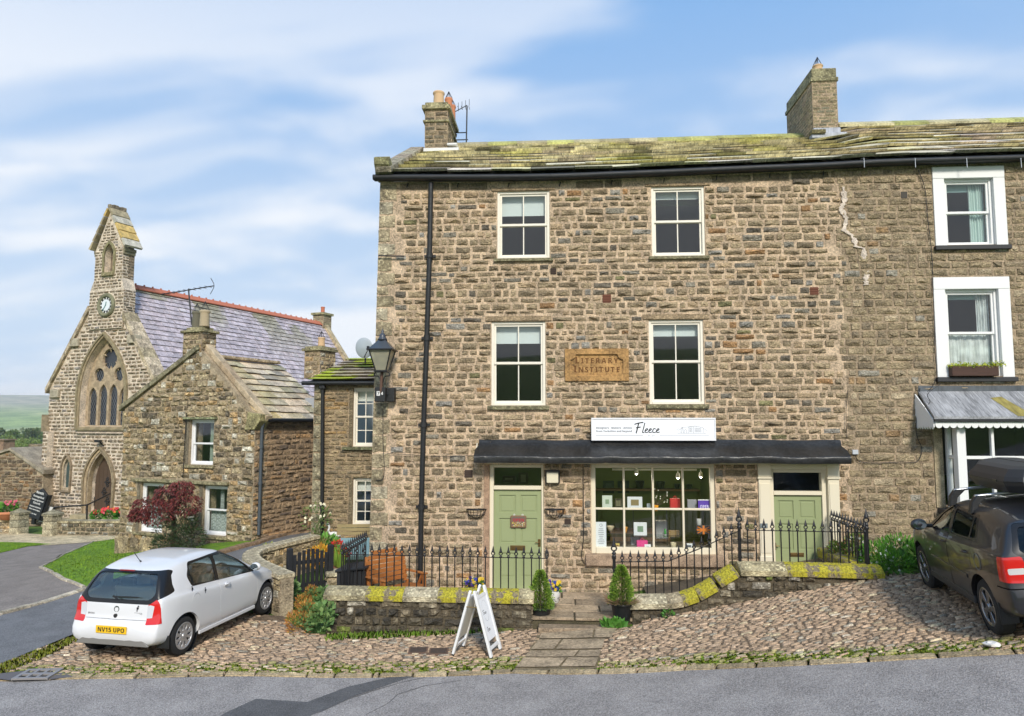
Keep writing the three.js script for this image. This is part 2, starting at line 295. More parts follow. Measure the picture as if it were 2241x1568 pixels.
const survGrid=(()=>{const s=0.25,nx=235,nd=195,a=new Float64Array(nx*nd);for(let j=0;j<nd;j++)for(let i=0;i<nx;i++)a[j*nx+i]=tps(-34.2+i*s,-0.2+j*s);
 return(x,d)=>{const fx=clamp((x+34.2) /s,0,nx-1.001),fd=clamp((d+0.2) /s,0,nd-1.001),i=Math.floor(fx),j=Math.floor(fd),u=fx-i,v=fd-j,o=j*nx+i;return lerp(lerp(a[o],a[o+1],u),lerp(a[o+nx],a[o+nx+1],u),v);};})();
function gh(x,z){ // ground height
 const d=-z,cx=clamp(x,-34,24),cd=clamp(d,0,48);
 let v=survGrid(cx,cd);
 v+=2.0*smooth(4.2,-3,d)+Math.max(0,-3-d)*0.1; // the green bank across the road, where the photographer stands
 v-=Math.max(0,d-48)*0.12+Math.max(0,-34-x)*0.05;
 return v;
}
function gpx(px,py,lift=0){const r=ray(px,py);let t=2;for(let i=0;i<900;i++){const y=EYE+r.y*t;if(y<gh(r.x*t,r.z*t)+lift)break;t+=0.06;}for(let i=0;i<12;i++){const f=EYE+r.y*t-gh(r.x*t,r.z*t)-lift;t+=f*0.6 /Math.max(0.02,-r.y)*0.5;}return V3(r.x*t,EYE+r.y*t,r.z*t);}
const gxz=(list)=>list.map(([a,b])=>{const p=gpx(a,b);return[p.x,p.z];});

// a sheet draped on the ground inside an outline of [x, z]
function drape(outline,lift,step=0.5,uvs=1,hgt=gh){
 const pts=[];outline.forEach((p,i)=>{const q=outline[(i+1)%outline.length],n=Math.max(1,Math.ceil(Math.hypot(q[0]-p[0],q[1]-p[1]) /step));for(let k=0;k<n;k++)pts.push(new THREE.Vector2(lerp(p[0],q[0],k /n),lerp(p[1],q[1],k /n)));});
 if(!THREE.ShapeUtils.isClockWise(pts))pts.reverse();
 let tris=THREE.ShapeUtils.triangulateShape(pts,[]).map((f)=>f.map((i)=>[pts[i].x,pts[i].y]));
 for(let pass=0;pass<9;pass++){
 const out=[];let split=0;
 for(const t of tris){
 const l=[0,1,2].map((i)=>Math.hypot(t[i][0]-t[(i+1)%3][0],t[i][1]-t[(i+1)%3][1])),m=l.indexOf(Math.max(...l));
 if(l[m]<=step*1.6){out.push(t);continue;}
 const a=t[m],b=t[(m+1)%3],c=t[(m+2)%3],h=[(a[0]+b[0]) /2,(a[1]+b[1]) /2];out.push([a,h,c],[h,b,c]);split++;
 }
 tris=out;if(!split)break;
 }
 const P=[],UV=[];
 for(const t of tris)for(const[x,z]of t){P.push(x,hgt(x,z)+lift,z);UV.push(x*uvs,-z*uvs);}
 const g=new THREE.BufferGeometry();g.setAttribute('position',new THREE.Float32BufferAttribute(P,3));g.setAttribute('uv',new THREE.Float32BufferAttribute(UV,2));
 const e=0.25,N=new Float32Array(P.length),n=V3();
 for(let i=0;i<P.length;i+=3){n.set(hgt(P[i]-e,P[i+2])-hgt(P[i]+e,P[i+2]),2*e,hgt(P[i],P[i+2]-e)-hgt(P[i],P[i+2]+e)).normalize();N.set([n.x,n.y,n.z],i);}
 g.setAttribute('normal',new THREE.BufferAttribute(N,3));
 for(let i=0;i<P.length;i+=9){const ar=g.attributes.position.array;if((ar[i+5]-ar[i+2])*(ar[i+6]-ar[i])-(ar[i+3]-ar[i])*(ar[i+8]-ar[i+2])<0)for(const k of['position','uv','normal']){const n2=g.attributes[k].itemSize,r=g.attributes[k].array,o=i /3*n2;for(let q=0;q<n2;q++){const t=r[o+n2+q];r[o+n2+q]=r[o+2*n2+q];r[o+2*n2+q]=t;}}}
 return g;
}
// base ground: grass and earth, out to the far fields
{
 const xs=[],zs=[];for(let x=-36;x<=26;x+=0.6)xs.push(x);xs.unshift(-900,-400,-180,-90,-60,-45);xs.push(40,70,150,400,900);
 for(let d=-12;d<=50;d+=0.6)zs.push(-d);zs.unshift(900,400,150,70,40,25);zs.push(-60,-80,-120,-200,-320,-600);
 zs.sort((a,b)=>b-a);
 const P=[],UV=[],I=[];
 for(const z of zs)for(const x of xs){let y=gh(x,z)-0.06;if(-z>60)y=Math.max(y,-26);P.push(x,Math.max(y,-26),z);UV.push(x,-z);}
 const n=xs.length;for(let j=0;j<zs.length-1;j++)for(let i=0;i<n-1;i++){const a=j*n+i;I.push(a,a+1,a+n,a+1,a+n+1,a+n);}
 const g=new THREE.BufferGeometry();g.setAttribute('position',new THREE.Float32BufferAttribute(P,3));g.setAttribute('uv',new THREE.Float32BufferAttribute(UV,2));g.setIndex(I);g.computeVertexNormals();
 structure('ground',g,mat({c:[0.2,0.36,0.04],map:T.grass,s:0.5,bump:T.pits,bs:0.03,b:1}),'sloping green ground under and beyond the village');
}
// far dale side
const hillY=(x,d)=>{const t=smooth(420,2300,d);return-24+t*(92+22*fbm(x*0.0012+3,d*0.001,2,3))+6*smooth(300,900,d)*fbm(x*0.006,d*0.006,4,3);};
{
 const nx=90,nz=60,P=[],C=[],I=[],UV=[];
 for(let j=0;j<=nz;j++)for(let i=0;i<=nx;i++){const d=260+2500*Math.pow(j /nz,1.3),x=lerp(-2600,1500,i /nx);P.push(x,hillY(x,d),-d);UV.push(x*0.01,d*0.01);const f=noise3(Math.floor(x /170+d*0.0006)*3.7,Math.floor(d /150)*5.1,3);const moorHaze=smooth(1100,1600,d);const c=[[0.17,0.27,0.07],[0.24,0.31,0.10],[0.13,0.22,0.06]][Math.floor(f*2.99)];C.push(lerp(c[0]*1.8,0.44,moorHaze),lerp(c[1]*1.45,0.40,moorHaze),lerp(c[2]*2.4,0.36,moorHaze));}  // field and moor colours are paled and greyed to paint in distant haze
 for(let j=0;j<nz;j++)for(let i=0;i<nx;i++){const a=j*(nx+1)+i;I.push(a,a+1,a+nx+1,a+1,a+nx+2,a+nx+1);}
 const g=new THREE.BufferGeometry();g.setAttribute('position',new THREE.Float32BufferAttribute(P,3));g.setAttribute('color',new THREE.Float32BufferAttribute(C,3));g.setAttribute('uv',new THREE.Float32BufferAttribute(UV,2));g.setIndex(I);g.computeVertexNormals();
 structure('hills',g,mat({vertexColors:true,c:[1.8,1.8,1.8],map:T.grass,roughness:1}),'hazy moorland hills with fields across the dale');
}
// surfaces
const asphalt=mat({c:[0.60,0.55,0.505],map:T.asphalt,s:0.45,bump:T.pits,bs:0.012,b:1.2,roughness:0.85});
const asphaltDark=mat({c:[0.22,0.215,0.21],map:T.asphalt,s:0.6,bump:T.pits,bs:0.012,b:1.4,roughness:0.85});
const asphaltLane=mat({c:[0.33,0.325,0.32],map:T.asphalt,s:0.5,bump:T.pits,bs:0.01,b:1.2,roughness:0.8});
const tarPath=mat({c:[0.46,0.39,0.33],map:T.asphalt,s:0.5,bump:T.pits,bs:0.01,b:1,roughness:0.9});
const kerbPx=[[-60,1493],[0,1491],[300,1485],[560,1480],[830,1483],[1120,1474],[1500,1467],[1900,1449],[2241,1431],[2330,1426]];
const kerbLine=gxz(kerbPx);
kerbLine.unshift([-14,-9.4],[-40,-9]);kerbLine.push([11,-5.6],[24,0.4]);
kerbLine.sort((a,b)=>a[0]-b[0]);
const kerbZ=(x)=>{let i=0;while(i<kerbLine.length-2&&x>kerbLine[i+1][0])i++;const[a,b]=[kerbLine[i],kerbLine[i+1]];return lerp(a[1],b[1],clamp((x-a[0]) /(b[0]-a[0]),0,1));};
{
 const road=structure('road',drape([...kerbLine.map(([x,z])=>[x,z+0.02]),[24,1.6],[10,-3.2],[2,-4.6],[-8,-4.6],[-40,-4.2]],0,0.5),asphalt,'pale grey asphalt village road');
 const band=gxz([[850,1484],[905,1481],[850,1500],[770,1527],[680,1568],[640,1590],[455,1590],[490,1563],[560,1531],[672,1538],[760,1505]]);
 mesh('asphalt_patch',drape(band,0.005,0.3),asphaltDark,road);
 const seam=(l,w)=>{const a=gxz(l),L=[],R2=[],R=rng(l[0][0]);a.forEach((p,i)=>{const q=a[Math.min(i+1,a.length-1)],o=a[Math.max(i-1,0)];const dx=q[0]-o[0],dz=q[1]-o[1],n=Math.hypot(dx,dz),k=w*(0.5+R());L.push([p[0]-dz /n*k,p[1]+dx /n*k]);R2.unshift([p[0]+dz /n*k,p[1]-dx /n*k]);});return drape([...L,...R2],0.004,0.3);};
 mesh('asphalt_seam',[seam([[930,1484],[880,1494],[820,1512],[760,1532],[700,1560]],0.007),seam([[1010,1490],[930,1502],[870,1521],[850,1540],[800,1566]],0.006)],asphaltDark,road);
}
// the back lane, the paved path and the lawns on its far side
const laneOut=gxz([[-40,1462],[0,1454],[170,1385],[350,1330],[470,1262],[560,1212],[650,1180],[690,1166],[672,1152],[600,1172],[525,1202],[400,1222],[280,1260],[190,1291],[90,1322],[0,1346],[-60,1362]]);
structure('lane',drape(laneOut,0.004,0.5),asphaltLane,'dark asphalt back lane running behind the white car');
{ // the apron where the lane meets the road, left out of the frame
 structure('lane_mouth',drape([...gxz([[-60,1362],[-40,1462]]),[-9.5,-10.4],[-16,-9.7],[-22,-12],[-14,-14.2]],0.002,0.6),asphaltLane,'mouth of the asphalt lane');
}
structure('path',drape(gxz([[-80,1365],[0,1338],[90,1316],[187,1287],[135,1268],[88,1243],[130,1215],[205,1185],[130,1190],[60,1196],[-80,1220]]),0.0,0.5),tarPath,'worn brown tarmac path to the church');
structure('flagged_forecourt',drape(gxz([[-80,1186],[-80,1170],[40,1168],[110,1172],[258,1174],[258,1180],[205,1187],[100,1195],[30,1190]]),0.012,0.5),mat({c:[0.95,0.78,0.5],map:T.grain,s:0.7,bump:T.rough,bs:0.03,b:0.6}),'yellowish stone paving before the churchyard wall');
const lawnMat=mat({c:[0.36,0.66,0.03],map:T.grass,s:0.8,bump:T.pits,bs:0.03,b:1.5});
const lawnA=gxz([[88,1243],[135,1268],[187,1288],[280,1258],[360,1235],[420,1212],[400,1190],[258,1176],[215,1182],[140,1213]]);
const lawnB=gxz([[-80,1218],[0,1211],[60,1197],[112,1192],[60,1189],[-80,1187]]);
const lawnC=gxz([[470,1213],[560,1189],[672,1151],[685,1138],[640,1146],[560,1172],[400,1206],[420,1216]]);
structure('lawn',drape(lawnA,0.006,0.4),lawnMat,'bright green lawn in front of the stone cottage');
structure('lawn',drape(lawnB,0.014,0.4),lawnMat,'strip of green lawn beside the tarmac path');
structure('lawn',drape(lawnC,0.03,0.4),lawnMat,'grass verge along the cottage side wall');
function blades(name,outlines,n,hgt,col,seed,label){ // tufts of grass: one uncountable mass
 const R=rng(seed),P=[],C=[];
 for(const out of outlines){
 const xs=out.map((p)=>p[0]),zs=out.map((p)=>p[1]),x0=Math.min(...xs),x1=Math.max(...xs),z0=Math.min(...zs),z1=Math.max(...zs);
 for(let i=0;i<n;i++){
 const x=lerp(x0,x1,R()),z=lerp(z0,z1,R());if(!inside(out,x,z))continue;
 const y=gh(x,z),a=R()*6.28,h=hgt*(0.5+R()),w=0.012+0.01*R(),k=0.7+0.6*R(),yl=R();
 P.push(x-Math.cos(a)*w,y-0.01,z-Math.sin(a)*w,x+Math.cos(a)*w,y-0.01,z+Math.sin(a)*w,x+(R()-0.5)*h,y+h,z+(R()-0.5)*h);
 for(let q=0;q<3;q++)C.push(col[0]*k*(1+yl*0.6),col[1]*k*(1+yl*0.12),col[2]*k);
 }
 }
 const g=new THREE.BufferGeometry();g.setAttribute('position',new THREE.Float32BufferAttribute(P,3));g.setAttribute('color',new THREE.Float32BufferAttribute(C,3));
 g.setAttribute('normal',new THREE.Float32BufferAttribute(P.map((_,i)=>i%3===1?1:0),3));
 const m=one(name,label,name,g,grassBlade);m.userData.kind='stuff';return m;
}
const grassBlade=mat({vertexColors:true,roughness:0.9,side:THREE.DoubleSide});
blades('grass',[lawnA,lawnB,lawnC],26000,0.022,[0.24,0.47,0.022],5,'short mown grass blades on the lawns');
// pale stone edging of lawn and lane
function edging(list,w,h,seed,col,name,label,lenR=[0.4,0.9],lift=0){
 const a=gxz(list),R=rng(seed),out=[];
 for(let i=0;i<a.length-1;i++){
 const[p,q]=[a[i],a[i+1]],L=Math.hypot(q[0]-p[0],q[1]-p[1]);let s=0;const ang=Math.atan2(-(q[1]-p[1]),q[0]-p[0]);
 while(s<L-0.02){const l=Math.min(lerp(lenR[0],lenR[1],R()),L-s),x=lerp(p[0],q[0],(s+l /2) /L),z=lerp(p[1],q[1],(s+l /2) /L);const hh=h*(0.8+0.4*R()),kc=0.75+0.5*R();const g=tint(box(l-0.02,hh+0.1,w*(0.8+0.4*R()),0,(hh-0.1) /2,0,0.012),col.map((c)=>c*kc));
 const tilt=Math.atan2(gh(x+Math.cos(ang)*0.2,z-Math.sin(ang)*0.2)-gh(x-Math.cos(ang)*0.2,z+Math.sin(ang)*0.2),0.4);
 out.push(g.applyMatrix4(new THREE.Matrix4().makeTranslation(x,gh(x,z)+lift,z).multiply(rotY(ang)).multiply(new THREE.Matrix4().makeRotationZ(tilt)).multiply(new THREE.Matrix4().makeRotationX((R()-0.5)*0.1))));s+=l;}
 }
 const k=new THREE.Group();k.name=numbered(name);k.userData={kind:'structure',label,category:'kerb'};scene.add(k);
 pieces('kerb_stone',out,M.stone,k,300);return k;
}
edging([[-60,1364],[0,1346],[90,1322],[187,1291]],0.13,0.05,11,[0.52,0.46,0.36],'kerb','pale stone edging between path and lane');
edging([[88,1243],[135,1268],[187,1289]],0.08,0.04,12,[0.52,0.46,0.36],'kerb','thin stone edging of the cottage lawn beside the path',[0.3,0.6]);
edging([[88,1243],[140,1214],[205,1186]],0.06,0.03,16,[0.42,0.38,0.3],'kerb','thin stone edging curving from lawn to churchyard paving',[0.3,0.6]);
edging([[480,1214],[560,1192],[625,1172],[676,1153]],0.2,0.08,13,[0.35,0.24,0.15],'kerb','brown stone kerb along the grass verge of the lane',[0.3,0.7]);
edging(kerbPx.slice(1).map(([a,b])=>[a,b-5]),0.17,0.012,14,[0.46,0.36,0.22],'kerb','flush sandstone kerb between cobbles and road',[0.35,0.9]);

// the cobbled forecourt: cobbles lie in rows, moss fills many joints
const FL={wallL:[[640,1352],[712,1386]],};
const cobblePx=[[-60,1488],[0,1486],[300,1480],[560,1474],[830,1476],[1120,1466],[1500,1459],[1900,1441],[2241,1423],[2330,1418],[2420,1340],[2330,1262],[2241,1258],[2025,1256],[1935,1252],[1830,1266],[1700,1290],[1560,1322],[1430,1352],[1380,1374],[1160,1380],[1000,1384],[715,1390],[660,1385],[620,1350],[560,1345],[470,1330],[350,1345],[170,1392],[0,1456],[-60,1468]];
const cobbleOut=gxz(cobblePx);
const pathFlags=[ // the flagstone path, in pixels: rows of stones from the steps down to the road
 [[1206,1331],[1262,1331],[1238,1352],[1196,1352]],[[1266,1331],[1338,1331],[1326,1352],[1243,1352]],
 [[1190,1377],[1300,1376],[1296,1399],[1180,1401]],[[1304,1376],[1352,1376],[1338,1399],[1300,1399]],
 [[1178,1404],[1228,1403],[1212,1424],[1162,1425]],[[1233,1403],[1324,1402],[1318,1423],[1217,1424]],
 [[1160,1428],[1266,1427],[1255,1441],[1148,1441]],[[1270,1427],[1316,1426],[1311,1441],[1259,1441]],
 [[1146,1443],[1240,1443],[1222,1463],[1128,1464]],[[1244,1443],[1310,1443],[1302,1462],[1228,1463]]];
const pathZone=gxz([[1200,1345],[1350,1345],[1356,1374],[1324,1402],[1306,1466],[1124,1468],[1150,1438],[1186,1374]]);
const doormat=gxz([[560,1360],[655,1364],[700,1320],[600,1312]]);
const mossN=(x,z)=>{const kz=z-kerbZ(x);return 0.62*smooth(-0.9,-0.1,kz)+0.42*(fbm(x*0.7+4,z*0.7,3,4)-0.5)+0.25*smooth(-13.4,-15,z)*0;};
const cobbleBed=structure('cobbled_forecourt',(()=>{
 const g=drape(cobbleOut,0.004,0.16),p=g.attributes.position,C=[];
 for(let i=0;i<p.count;i++){const m=smooth(0.22,0.42,mossN(p.getX(i),p.getZ(i))+0.25*(fbm(p.getX(i)*5,p.getZ(i)*5,7,3)-0.5));C.push(lerp(0.25,0.18,m),lerp(0.18,0.24,m),lerp(0.12,0.015,m));}
 g.setAttribute('color',new THREE.Float32BufferAttribute(C,3));return g;
})(),mat({vertexColors:true,c:[1.9,1.9,1.9],map:T.grain,s:2,bump:T.pits,bs:0.02,b:3,roughness:1}),'sloping cobbled forecourt with moss between the stones');
{
 const R=rng(77),out=[];
 const xs=cobbleOut.map((p)=>p[0]),zs=cobbleOut.map((p)=>p[1]),X0=Math.min(...xs),X1=Math.max(...xs),Z0=Math.min(...zs),Z1=Math.max(...zs);
 let r=Z0;
 while(r<Z1){
 const rh=lerp(0.052,0.078,R());let x=X0-R()*0.2;
 while(x<X1){
 const bend=0.16*Math.sin(x*0.5+1)+0.05*x*smooth(2,6,x);
 const z=r+bend+(R()-0.5)*0.03;
 const nearKerb=smooth(-0.6,-0.15,z-kerbZ(x)),w=lerp(0.09,0.23,R()**1.2)*lerp(1,0.85,nearKerb);
 const cx=x+w /2;x+=w;
 if(!inside(cobbleOut,cx,z)||inside(pathZone,cx,z)||inside(doormat,cx,z))continue;
 const m=mossN(cx,z);if(m>0.34&&R()<(m-0.3)*0.9)continue;
 const hx=w /2-0.008,hz=rh /2-0.006,hh=0.012+0.016*R(),nx=4,nz=3,P=[],I=[];
 const yb=gh(cx,z),sx=(gh(cx+0.1,z)-gh(cx-0.1,z)) /0.2,sz=(gh(cx,z+0.1)-gh(cx,z-0.1)) /0.2,tx=(R()-0.5)*0.12,tz=(R()-0.5)*0.16,rot=(R()-0.5)*0.08;
 for(let j=0;j<=nz;j++)for(let i=0;i<=nx;i++){
 const a=[-1,-0.72,0,0.72,1][i],b=[-1,-0.55,0.55,1][j],corner=Math.abs(a)===1&&Math.abs(b)===1?0.82:1,edge=Math.abs(a)===1||Math.abs(b)===1;
 let px=a*hx*corner+(R()-0.5)*0.012,pz=b*hz*corner+(R()-0.5)*0.01;[px,pz]=[px+pz*rot,pz-px*rot];
 P.push(cx+px,yb+(sx+tx)*px+(sz+tz)*pz+(edge?-0.01:hh*(0.8+0.35*R())),z+pz);
 }
 for(let j=0;j<nz;j++)for(let i=0;i<nx;i++){const a=j*(nx+1)+i;I.push(a,a+nx+1,a+1,a+1,a+nx+1,a+nx+2);}
 const g=new THREE.BufferGeometry();g.setAttribute('position',new THREE.Float32BufferAttribute(P,3));g.setIndex(I);g.computeVertexNormals();
 const o=R()*5;g.setAttribute('uv',new THREE.Float32BufferAttribute(P.filter((_,i)=>i%3!==1).map((v)=>v+o),2));
 const pale=nearKerb;
 let c=pick(R,[[5,[0.38,0.27,0.18]],[4,[0.42,0.305,0.21]],[3,[0.33,0.24,0.16]],[0.8,[0.27,0.24,0.19]],[1+2*pale,[0.46,0.38,0.25]],[0.4,[0.5,0.43,0.33]]]);
 if(m>0.2&&R()<0.35)c=c.map((q,i)=>lerp(q,[0.2,0.25,0.04][i],0.5));
 tint(g,c);out.push(g);
 }
 r+=rh;
 }
 pieces('cobble',out,mat({vertexColors:true,c:[1.9,1.9,1.9],map:T.grain,s:2,bump:T.rough,bs:0.012,b:4,roughness:0.72}),cobbleBed);
 // moss and grass cushions in the joints
 const P=[],C=[];const R3=rng(41);
 for(let i=0;i<110000;i++){
 const x=lerp(X0,X1,R3()),z=lerp(Z0,Z1,R3());if(!inside(cobbleOut,x,z))continue;
 const wall=inside(pathZone,x,z)?-1:0,m=mossN(x,z)+0.22*(fbm(x*5,z*5,7,3)-0.5)+wall;if(m<0.2+0.24*R3())continue;
 const n=3,y=gh(x,z);
 for(let k=0;k<n;k++){const a=R3()*6.28,h=0.008+0.016*R3(),w=0.012+0.012*R3(),ox=x+(R3()-0.5)*0.05,oz=z+(R3()-0.5)*0.04,s=0.6+0.8*R3(),yl=R3();P.push(ox-Math.cos(a)*w,y,oz-Math.sin(a)*w,ox+Math.cos(a)*w,y,oz+Math.sin(a)*w,ox+(R3()-0.5)*0.04,y+h,oz+(R3()-0.5)*0.04);for(let q=0;q<3;q++)C.push(s*(0.16+0.16*yl),s*(0.29+0.05*yl),s*0.02);}
 }
 const g=new THREE.BufferGeometry();g.setAttribute('position',new THREE.Float32BufferAttribute(P,3));g.setAttribute('color',new THREE.Float32BufferAttribute(C,3));g.setAttribute('normal',new THREE.Float32BufferAttribute(P.map((_,i)=>i%3===1?1:0),3));
 const m=one('moss','green and yellow moss growing between the cobbles','moss',g,grassBlade);m.userData.kind='stuff';
}
// flagstone path
{
 const k=new THREE.Group();k.name='flagstone_path';k.userData={kind:'structure',label:'worn flagstone path from the road to the shop steps',category:'path'};scene.add(k);
 mesh('path_bed',drape(pathZone,0.008,0.25),mat({c:[0.34,0.27,0.16],map:T.grain,s:2}),k);
 const R=rng(9),fl=mat({vertexColors:true,c:[1.9,1.9,1.9],map:T.grain,s:0.8,bump:T.rough,bs:0.012,b:1,roughness:0.7});
 for(const q of pathFlags.slice(2)){const o=gxz(q),kc=0.8+0.4*R();mesh('flagstone',tint(drape(o,0.024,0.3),[0.34,0.265,0.18].map((c)=>c*(0.5+0.5*kc))),fl,k);}
 M.flag=fl;
}
// ---------------------------------------------------------------- the main stone building (shop below, old institute above)
const F=new Frame(0,14.8,3.7);
const mortar=mat({c:[1.22,0.94,0.67],map:T.grain,s:1,bump:T.pits,bs:0.012,b:3,roughness:1});
const mortarGrey=mat({c:[0.80,0.62,0.43],map:T.grain,s:1,bump:T.pits,bs:0.012,b:3,roughness:1});
const G0=-0.6; // walls reach below ground
const UL=F.px(808,1200)[0],ULt=F.px(832,392)[0],UM=F.px(1852,800)[0];
const eaveV=curve([[833,392],[1200,390],[1400,383],[1600,374],[1800,366],[1900,360],[2241,349],[2420,343],[3300,318]].map(([x,y])=>F.px(x,y)));
const seamU=(v)=>UM+0.12-0.26*noise3(v*3.1,4,2);
const institute=F.place(thing('stone_institute','three-storey brown stone building with green doors, shop window and mossy stone roof','building'));
const OP={w1:F.rect(1088,418,1203,566),w2:F.rect(1426,408,1543,561),w3:F.rect(1075,704,1194,888),w4:F.rect(1421,700,1541,885),d1:F.rect(1071,1017,1190,1296),shop:F.rect(1294,1017,1567,1214),d2:F.rect(1661,1017,1838,1234)};
const leanL=(v)=>lerp(UL,ULt,(v-F.px(808,1200)[1]) /(F.px(832,392)[1]-F.px(808,1200)[1]));
{
 const top=[];for(let k=0;k<=12;k++){const u=lerp(ULt,UM,k /12);top.push([u,eaveV(u)-0.06]);}
 const outline=[[leanL(G0),G0],[UM,G0],...top.reverse()];
 const wall=mesh('wall',extrude(poly(outline,Object.values(OP).map(rectPts)),0.5).translate(0,0,-0.5),mortar,institute);
 const holes=Object.values(OP).map((r)=>({...r}));
 for(const k of['w1','w2','w3','w4']){const r=OP[k];holes.push({u0:r.u0-0.12,u1:r.u1+0.12,v0:r.v1-0.02,v1:r.v1+0.16},{u0:r.u0-0.08,u1:r.u1+0.08,v0:r.v0-0.1,v1:r.v0+0.01});}
 const plaque=F.rect(1237,765,1375,834),signR=F.rect(1294,915,1567,965);
 holes.push(plaque,{u0:OP.shop.u0-0.12,u1:OP.shop.u1+0.12,v0:OP.shop.v0-0.24,v1:OP.shop.v0},{u0:OP.d1.u0-0.13,u1:OP.d1.u0+0.02,v0:G0,v1:OP.d1.v1});
 const vents=[F.rect(1319,645,1337,663),F.rect(1773,629,1791,646),F.rect(1017,1029,1034,1046),F.rect(1205,587,1217,601),F.rect(1236,1136,1249,1148)];holes.push(...vents);
 
 const colour=(R,u,v)=>{const low=0.4;
 return pick(R,[[5,[0.30,0.235,0.15]],[4,[0.35,0.275,0.175]],[3,[0.25,0.2,0.13]],[1,[0.23,0.21,0.17]],[1.2*(1+low),[0.40,0.30,0.19]],[0.5+0.6*low,[0.15,0.13,0.1]],[0.25+0.9*low,[0.34,0.2,0.095]],[0.3+0.8*low,[0.28,0.265,0.235]],[0.4*(1-low),[0.22,0.205,0.1]]]);};
 const list=courses({u0:leanL(0)+0.02,u1:UM+0.12,v0:-0.2,v1:9.6,ch:[0.11,0.168],len:[0.14,0.46],joint:0.032,proud:0.042,seed:21,holes,colour,wob:0.026,keep:(u,v)=>u>leanL(v)+0.36&&v<eaveV(u)-0.26&&u<seamU(v)});
 pieces('stone',list,M.stone,wall);
 // quoins at the corner
 const R=rng(4),q=[];let v=-0.3,k=0;
 while(v<eaveV(ULt)-0.12){const h=0.18+0.2*R(),w=(k++%2?0.26:0.36)+0.06*R();const g=rock(leanL(v+h /2)-0.01,v,w,h-0.025,0.03,pick(R,[[2,[0.31,0.26,0.175]],[2,[0.26,0.22,0.145]],[1,[0.35,0.31,0.23]]]),R);q.push(g);v+=h;}
 pieces('quoin',q,M.lichen,wall);
 // eaves course of long dressed stones
 const e=[];for(let u=ULt+0.4;u<UM;){const w=0.35+0.5*R();const u1=Math.min(u+w,UM),v1=eaveV((u+u1) /2)-0.08;if(!(u1>OP.w1.u0-0.1&&u<OP.w1.u1+0.1)&&!(u1>OP.w2.u0-0.1&&u<OP.w2.u1+0.1))e.push(rock(u+0.01,v1-0.17,u1-u-0.02,0.165,0.016,pick(R,[[1,[0.29,0.225,0.15]],[1,[0.23,0.185,0.12]]]),R));u+=w;}
 pieces('eaves_stone',e,M.stone,wall);
 // vents
 vents.forEach((r,i)=>{const v1=part('air_vent',institute);mesh('grille',[b2(r.u0,r.v0,-0.02,r.u1,r.v1,0.01),...[0.2,0.5,0.8].map((t)=>b2(r.u0-0.006,lerp(r.v0,r.v1,t)-0.01,0.01,r.u1+0.006,lerp(r.v0,r.v1,t)+0.01,0.02))],mat({c:i<2?[0.16,0.06,0.035]:[0.06,0.04,0.03]}),v1);});
 // pale repair of the long crack at the joint with the next house
 const crack=[[1845,410],[1848,440],[1840,458],[1852,480],[1846,505],[1868,518],[1872,540],[1890,545],[1890,572]].map(([a,b])=>F.px(a,b));
 const crack2=[[1900,594],[1894,610],[1896,626]].map(([a,b])=>F.px(a,b));
 const rib=(c,w)=>{const Rk=rng(6),L=[],R2=[];c.forEach(([u,v2],i)=>{for(let s=0;s<7&&i<c.length-1;s++){const t=s /7,x=lerp(u,c[i+1][0],t),y=lerp(v2,c[i+1][1],t),k2=w*(0.25+1.3*Rk());L.push([x-k2,y+(Rk()-0.5)*0.02]);R2.unshift([x+k2,y+(Rk()-0.5)*0.02]);}});return extrude(poly([...L,...R2]),0.022,0.004).translate(0,0,0.006);};
 const rm=mat({c:[1.25,1.08,0.94],map:T.grain,s:2,bump:T.pits,bs:0.006,b:3,roughness:1});mesh('repair_mortar',rib(crack,0.04),rm,institute);mesh('repair_mortar',rib(crack2,0.04),rm,institute);
 // sash windows
 const wm=M.cream;
 M.sashCream=mat({c:[0.80,0.75,0.64],roughness:0.45});
 const lc=[0.34,0.255,0.16];
 sash(institute,OP.w1,{mt:M.sashCream,w:-0.03,cols:2,blind:0.42,sill:0.07,lintel:0.06,lintelCol:lc});
 sash(institute,OP.w2,{mt:M.sashCream,w:-0.03,cols:2,blind:0.16,sill:0.07,lintel:0.06,lintelCol:lc});
 sash(institute,OP.w3,{mt:M.sashCream,w:-0.03,cols:2,blind:0.38,sill:0.09,lintel:0.11,lintelCol:lc});
 sash(institute,OP.w4,{mt:M.sashCream,w:-0.03,cols:2,blind:0.26,sill:0.09,lintel:0.11,lintelCol:lc});
 // carved plaque
 const pl=part('plaque',institute);pl.userData.label='ochre sandstone plaque carved LITERARY INSTITUTE';
 const oc=mat({c:[0.70,0.41,0.16],map:T.grain,s:0.8,bump:T.pits,bs:0.004,b:2});
 const{u0,u1,v0,v1}=plaque,b=0.1,n=0.11,cu=(u0+u1) /2,cv=(v0+v1) /2;
 const inner=new THREE.Path();inner.moveTo(u0+b+n,v0+b);inner.lineTo(u1-b-n,v0+b);inner.absarc(u1-b,v0+b,n,Math.PI,Math.PI /2,true);inner.lineTo(u1-b,v1-b-n);inner.absarc(u1-b,v1-b,n,-Math.PI /2,-Math.PI,true);inner.lineTo(u0+b+n,v1-b);inner.absarc(u0+b,v1-b,n,0,-Math.PI /2,true);inner.lineTo(u0+b,v0+b+n);inner.absarc(u0+b,v0+b,n,Math.PI /2,0,true);
 mesh('border',extrude(poly([[u0,v0],[u1,v0],[u1,v1],[u0,v1]],[inner]),0.07,0.008).translate(0,0,-0.025),oc,pl);
 mesh('panel',b2(u0+0.02,v0+0.02,-0.03,u1-0.02,v1-0.02,0.012),oc,pl);
 const font=await new FontLoader().loadAsync('fonts/droid/droid_sans_regular.typeface.json');
 const fontB=await new FontLoader().loadAsync('fonts/droid/droid_sans_bold.typeface.json');
